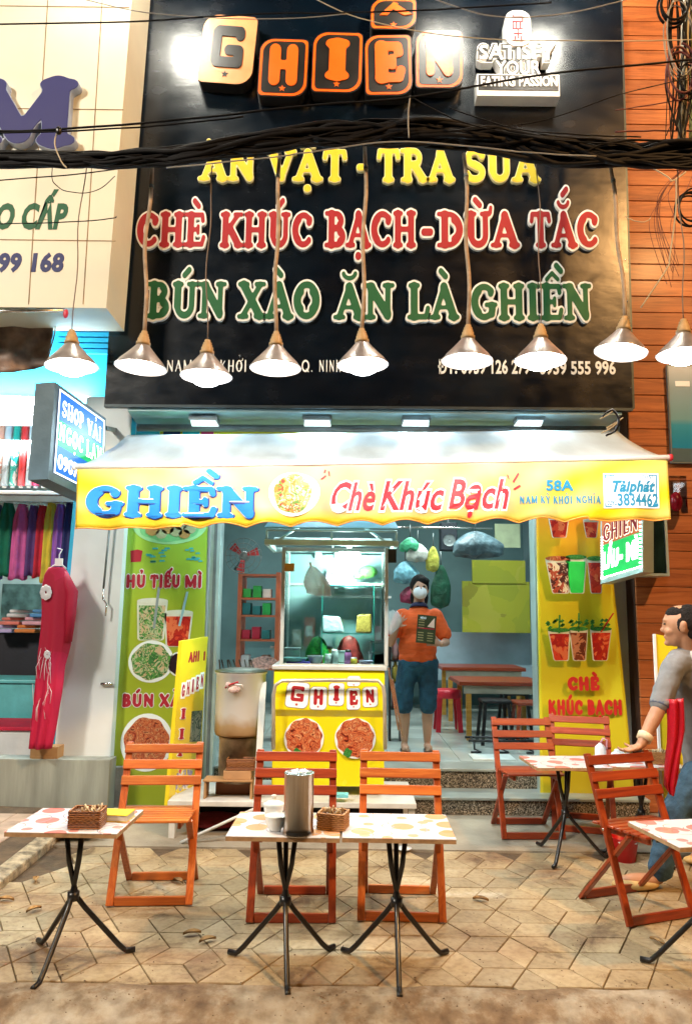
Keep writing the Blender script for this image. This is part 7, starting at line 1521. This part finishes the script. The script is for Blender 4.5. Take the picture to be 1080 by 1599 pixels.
for (u, v) in ((-.55, .35), (-.55, -.55), (.45, -.55)):
    for k in range(4): mb.prism([(u - .3, v - .28 + k * .18), (u + .3, v - .28 + k * .18), (u + .3, v - .22 + k * .18), (u - .3, v - .22 + k * .18)], fm, .006, .007)
obj('menu_lines', mb, mat('menu_tan', (.35, .28, .12), .5), t); obj('menu_photo', MB().prism([(.1, .2), (.85, .15), (.8, .85), (.5, .6)], fm, .006, .007), mat('peach_photo', (.75, .50, .38), .5), t); obj('menu_banner', MB().prism([(-.95, .02), (.85, .02), (.85, .1), (-.95, .1)], fm, .006, .007), MAROON, t); font_text('MENU', lambda u, v, h: fm(-.7 + .6 * u, .72 + .15 * v, h), t, [(INK_WHITE, .03, .006, .007)])
def bag2(u, v):
    an = u * 2 * math.pi; w_ = .03 + .075 * math.sin(math.pi * min(1, v + .1)) ; return hr + Vector((-.075 + w_ * math.cos(an), .0 + .05 * math.sin(an), .11 - .2 * v + .015 * math.sin(4 * an)))
t = thing('plastic_bag', 'thin clear plastic bag in the raised hand of the person in orange', 'plastic bag', tuple(hr)); obj('pouch', MB().sheet(bag2, 24, 12), bagmat('clear_bag', a=.45), t)

# ------------------------------------------------------------------ man leaning at the right
PP = lambda px, py, Y: at(px, py, Y)
ank = gp(1030, 1362, .09); man = thing('person', 'balding person in grey polo shirt and jeans leaning on the right folding chair', 'person', (ank.x, ank.y, 0))
hd = PP(1064, 977, 4.5); mb = MB(); F_ = Vector((-.90, .43, -.05)).normalized(); Sd = Vector((-F_.y, F_.x, 0)).normalized(); Uv = F_.cross(Sd).normalized()
if Uv.z < 0: Uv = -Uv
Mh = Matrix((F_, Sd, Uv)).transposed(); k1 = 1.06
E_ = lambda f, s, u, r: mb.ell(hd + F_ * f * k1 + Sd * s * k1 + Uv * u * k1, tuple(q * k1 for q in r), 12, Mh)
E_(0, 0, .014, (.098, .076, .102)); E_(.040, 0, -.055, (.056, .052, .062)); E_(.100, 0, -.020, (.020, .013, .016)); E_(.092, 0, .004, (.014, .009, .026)); E_(.092, 0, -.060, (.013, .022, .009)); E_(.080, 0, -.095, (.024, .026, .018)); E_(.086, 0, .034, (.014, .046, .010)); E_(.066, .03, -.03, (.03, .03, .028)); E_(.066, -.03, -.03, (.03, .03, .028))
for s in (-1, 1):
    E_(-.006, s * .079, -.010, (.020, .009, .032)); E_(-.014, s * .083, .008, (.014, .009, .018))
E_(-.060, 0, .075, (.036, .040, .030))
chest, belly, hip = PP(1088, 1066, 4.58), PP(1104, 1138, 4.62), PP(1114, 1205, 4.66); nb = PP(1078, 1022, 4.53)
mb.limb([hd - F_ * .02 - Uv * .06, nb], [.058, .062]); mb.ell(chest, (.15, .14, .17), 14); mb.ell(belly, (.14, .13, .17), 14); mb.ell(hip, (.15, .14, .13), 12)
shL, elb, wr = PP(1048, 1046, 4.42), PP(1027, 1108, 4.34), PP(1001, 1161, 4.27)
mb.limb([shL, elb, elb.lerp(wr, .35), wr], [.044, .041, .040, .028]); pal_ = wr + Vector((-.045, -.015, -.022))
hand(mb, pal_, (-.88, -.15, -.22), (.1, -1, 0), .5, thumb=-1, r_=.0095)
mb.limb([PP(1130, 1046, 4.72), PP(1150, 1110, 4.7), PP(1140, 1170, 4.55)], [.045, .042, .03])
kn = PP(1052, 1276, 4.50); hpL = PP(1094, 1212, 4.60); hpR = PP(1128, 1214, 4.74); knR = PP(1128, 1290, 4.80); akR = Vector((knR.x + .04, 4.85, .09))
mb.limb([hpL, kn, ank], [.09, .06, .04]); mb.limb([hpR, knR, akR], [.09, .06, .04])
for a_ in (ank, akR): mb.ell(Vector((a_.x - .11, a_.y - .01, .052)), (.13, .042, .036), 10)
remeshed('body', mb, SKIND, man, .0075, 3)
GSH = mat('grey_polo', (.20, .205, .21), .85, var=.08, scale=9, bump=.9, bscale=5, stretch=(1.6, 1.6, .8))
mb = MB(); mb.ell(chest, (.185, .17, .19), 16); mb.ell(belly, (.175, .165, .20), 16); mb.limb([chest, belly, hip], [.165, .17, .165]); mb.limb([nb, nb.lerp(chest, .5)], [.085, .13]); mb.limb([nb.lerp(shL, .5) + Vector((0, .03, .0)), shL, shL.lerp(elb, .45), shL.lerp(elb, .86)], [.078, .068, .063, .060])
mb.limb([PP(1120, 1042, 4.7), PP(1138, 1080, 4.72)], [.08, .07])
remeshed('polo_shirt', mb, GSH, man, .010, 4, disp=(.014, .06))
obj('sleeve_band', MB().tube([shL.lerp(elb, .86), shL.lerp(elb, .93)], [.0585, .0565], 18), mat('navy_band', (.10, .12, .18), .8), man)
obj('collar', MB().lathe([(.066, .012), (.072, .022), (.082, .008), (.094, -.022), (.084, -.03), (.064, .0)], nb + Vector((-.006, 0, .012)), 24, Matrix.Rotation(R(-24), 3, 'Y')), mat('pale_collar', (.55, .57, .58), .8), man)
mb = MB(); mb.ell(hip, (.168, .155, .14), 12); mb.limb([hpL, kn, kn.lerp(ank, .55), ank + Vector((0, 0, .02))], [.112, .086, .070, .068]); mb.limb([hpR, knR, akR], [.112, .086, .078])
remeshed('jeans', mb, mat('washed_denim', (.045, .11, .18), .85, var=.8, scale=4, bump=.6, bscale=24), man, .010, 4, disp=(.022, .05))
mb = MB(); E_(-.038, 0, .030, (.078, .084, .090)); E_(.018, 0, .066, (.064, .066, .044)); E_(-.045, 0, -.040, (.045, .066, .05))
for s in (-1, 1): E_(.008, s * .068, .006, (.018, .014, .04))
remeshed('hair', mb, mat('short_dark_hair', (.014, .010, .008), .8, var=.6, scale=50, bump=.9, bscale=160, spec=.3), man, .006, 2, disp=(.007, .012))
for s in (-1, 1): obj('eye', MB().ell(hd + F_ * .088 * k1 + Sd * s * .034 + Uv * .014, (.009, .008, .005), 8, Mh), INK_BLACK, man)
for a_ in (ank, akR): obj('slipper', MB().ell(Vector((a_.x - .15, a_.y - .02, .032)), (.135, .052, .030), 12), mat('tan_slipper', (.62, .42, .16), .6, var=.15), man)
tag(obj('wristband', MB().tube([wr + (elb - wr) * .10, wr + (elb - wr) * .26], [.041, .043], 14), mat('cream_band', (.70, .58, .38), .7)), 'cream band round the wrist of the leaning person', 'wristband')
# yellow board and red cloth beside him
t = thing('yellow_board', 'tall yellow board standing behind the leaning person', 'board', tuple(at(1040, 1200, 4.95)))
a, b, c, d = at(1034, 1260, 4.95), at(1078, 1260, 4.95), at(1072, 1000, 5.0), at(1022, 990, 5.0); dv = Vector((0, .02, 0)); obj('panel', MB().hexa([a, b, b + dv, a + dv, d, c, c + dv, d + dv]), mat('standee_yellow', (.78, .62, .02)), t); obj('edge_frame', MB().bar(a + Vector((-.008, -.004, 0)), d + Vector((-.008, -.004, 0)), .014, .02), WHITE, t)
def redc(u, v):
    L0 = [at(1040, 1092, 4.30), at(1041, 1160, 4.30), at(1037, 1225, 4.30), at(1043, 1240, 4.30)]; Rr = [at(1066, 1090, 4.30), at(1068, 1140, 4.30), at(1058, 1215, 4.30), at(1048, 1242, 4.30)]
    t_ = v * 3; i = min(2, int(t_)); f_ = t_ - i; return L0[i].lerp(L0[i + 1], f_).lerp(Rr[i].lerp(Rr[i + 1], f_), u) + Vector((.006 * math.sin(7 * v), -.02 * math.sin(math.pi * u) + .014 * math.sin(13 * u + 5 * v), 0))
tag(obj('red_apron', MB().sheet(redc, 14, 24), foodmat('red_spotted_cloth', [(.42, .005, .02), (.46, .005, .02), (.50, .006, .02), (.44, .005, .02), (.52, .01, .02), (.70, .42, .36)], 60), solid=.006), 'red cloth with pale spots hanging at the hip of the leaning person', 'cloth')
# back counter with kitchen goods, seen through and beside the cart
Yk2 = 9.4; t = thing('back_counter', 'grey counter along the back wall of the shop room behind the cart', 'counter', (X_(520, Yk2), Yk2, FZ)); zk = Z_(1010, Yk2)
boxp('counter_body', mat('grey_counter', (.20, .24, .24), .5, var=.2), t, X_(425, Yk2), X_(622, Yk2), Yk2, Yk2 + .6, FZ, zk - .03); boxp('counter_top', STEEL, t, X_(422, Yk2), X_(625, Yk2), Yk2 - .02, Yk2 + .62, zk - .03, zk, bev=.004)
kit = [(438, .16, .30, (.05, .30, .12), 'bottle green'), (462, .12, .20, (.60, .55, .45), 'cream'), (482, .14, .36, (.50, .10, .06), 'rust red'), (508, .16, .24, (.65, .68, .70), 'light grey'), (530, .10, .34, (.60, .42, .04), 'mustard yellow'), (548, .12, .22, (.10, .25, .50), 'cobalt blue'), (570, .14, .40, (.08, .09, .09), 'black'), (592, .12, .26, (.60, .30, .34), 'dusty pink'), (610, .10, .34, (.30, .45, .15), 'olive green')]
for px, w_, h_, c_, nm in kit:
    x_ = X_(px, Yk2); q = Vector((x_, Yk2 + .2, zk + .001)); tt_ = thing('kitchen_box', nm + ' box standing on the back counter of the shop room', 'box', tuple(q)); boxp('box_body', mat('kit_' + nm.replace(' ', '_'), c_, .5, var=.2), tt_, x_ - w_ / 2, x_ + w_ / 2, Yk2 + .1, Yk2 + .3, q.z, q.z + h_, bev=.008); boxp('box_label', WHITE, tt_, x_ - w_ * .35, x_ + w_ * .3, Yk2 + .096, Yk2 + .0995, q.z + h_ * .35, q.z + h_ * .7)
t = thing('wall_shelf', 'long wall shelf with pans above the back counter', 'shelf', (X_(520, 9.9), 9.9, Z_(930, 9.9))); boxp('shelf_board', WHITE, t, X_(430, 9.9), X_(610, 9.9), 9.85, 10.15, Z_(930, 9.9) - .03, Z_(930, 9.9)); 
for px, r_, nm in ((450, .14, 'large'), (490, .10, 'small'), (530, .16, 'wide'), (580, .12, 'deep')):
    q = Vector((X_(px, 9.95), 9.98, Z_(930, 9.9) + .001)); tag(obj('cooking_pot', MB().lathe([(.001, 0), (r_, 0), (r_, r_ * 1.1), (r_ * 1.06, r_ * 1.12), (r_ * .9, r_ * 1.2), (.02, r_ * 1.35), (.02, r_ * 1.5), (.001, r_ * 1.5)], q, 24), STEEL), nm + ' steel pot on the wall shelf above the back counter', 'pot')
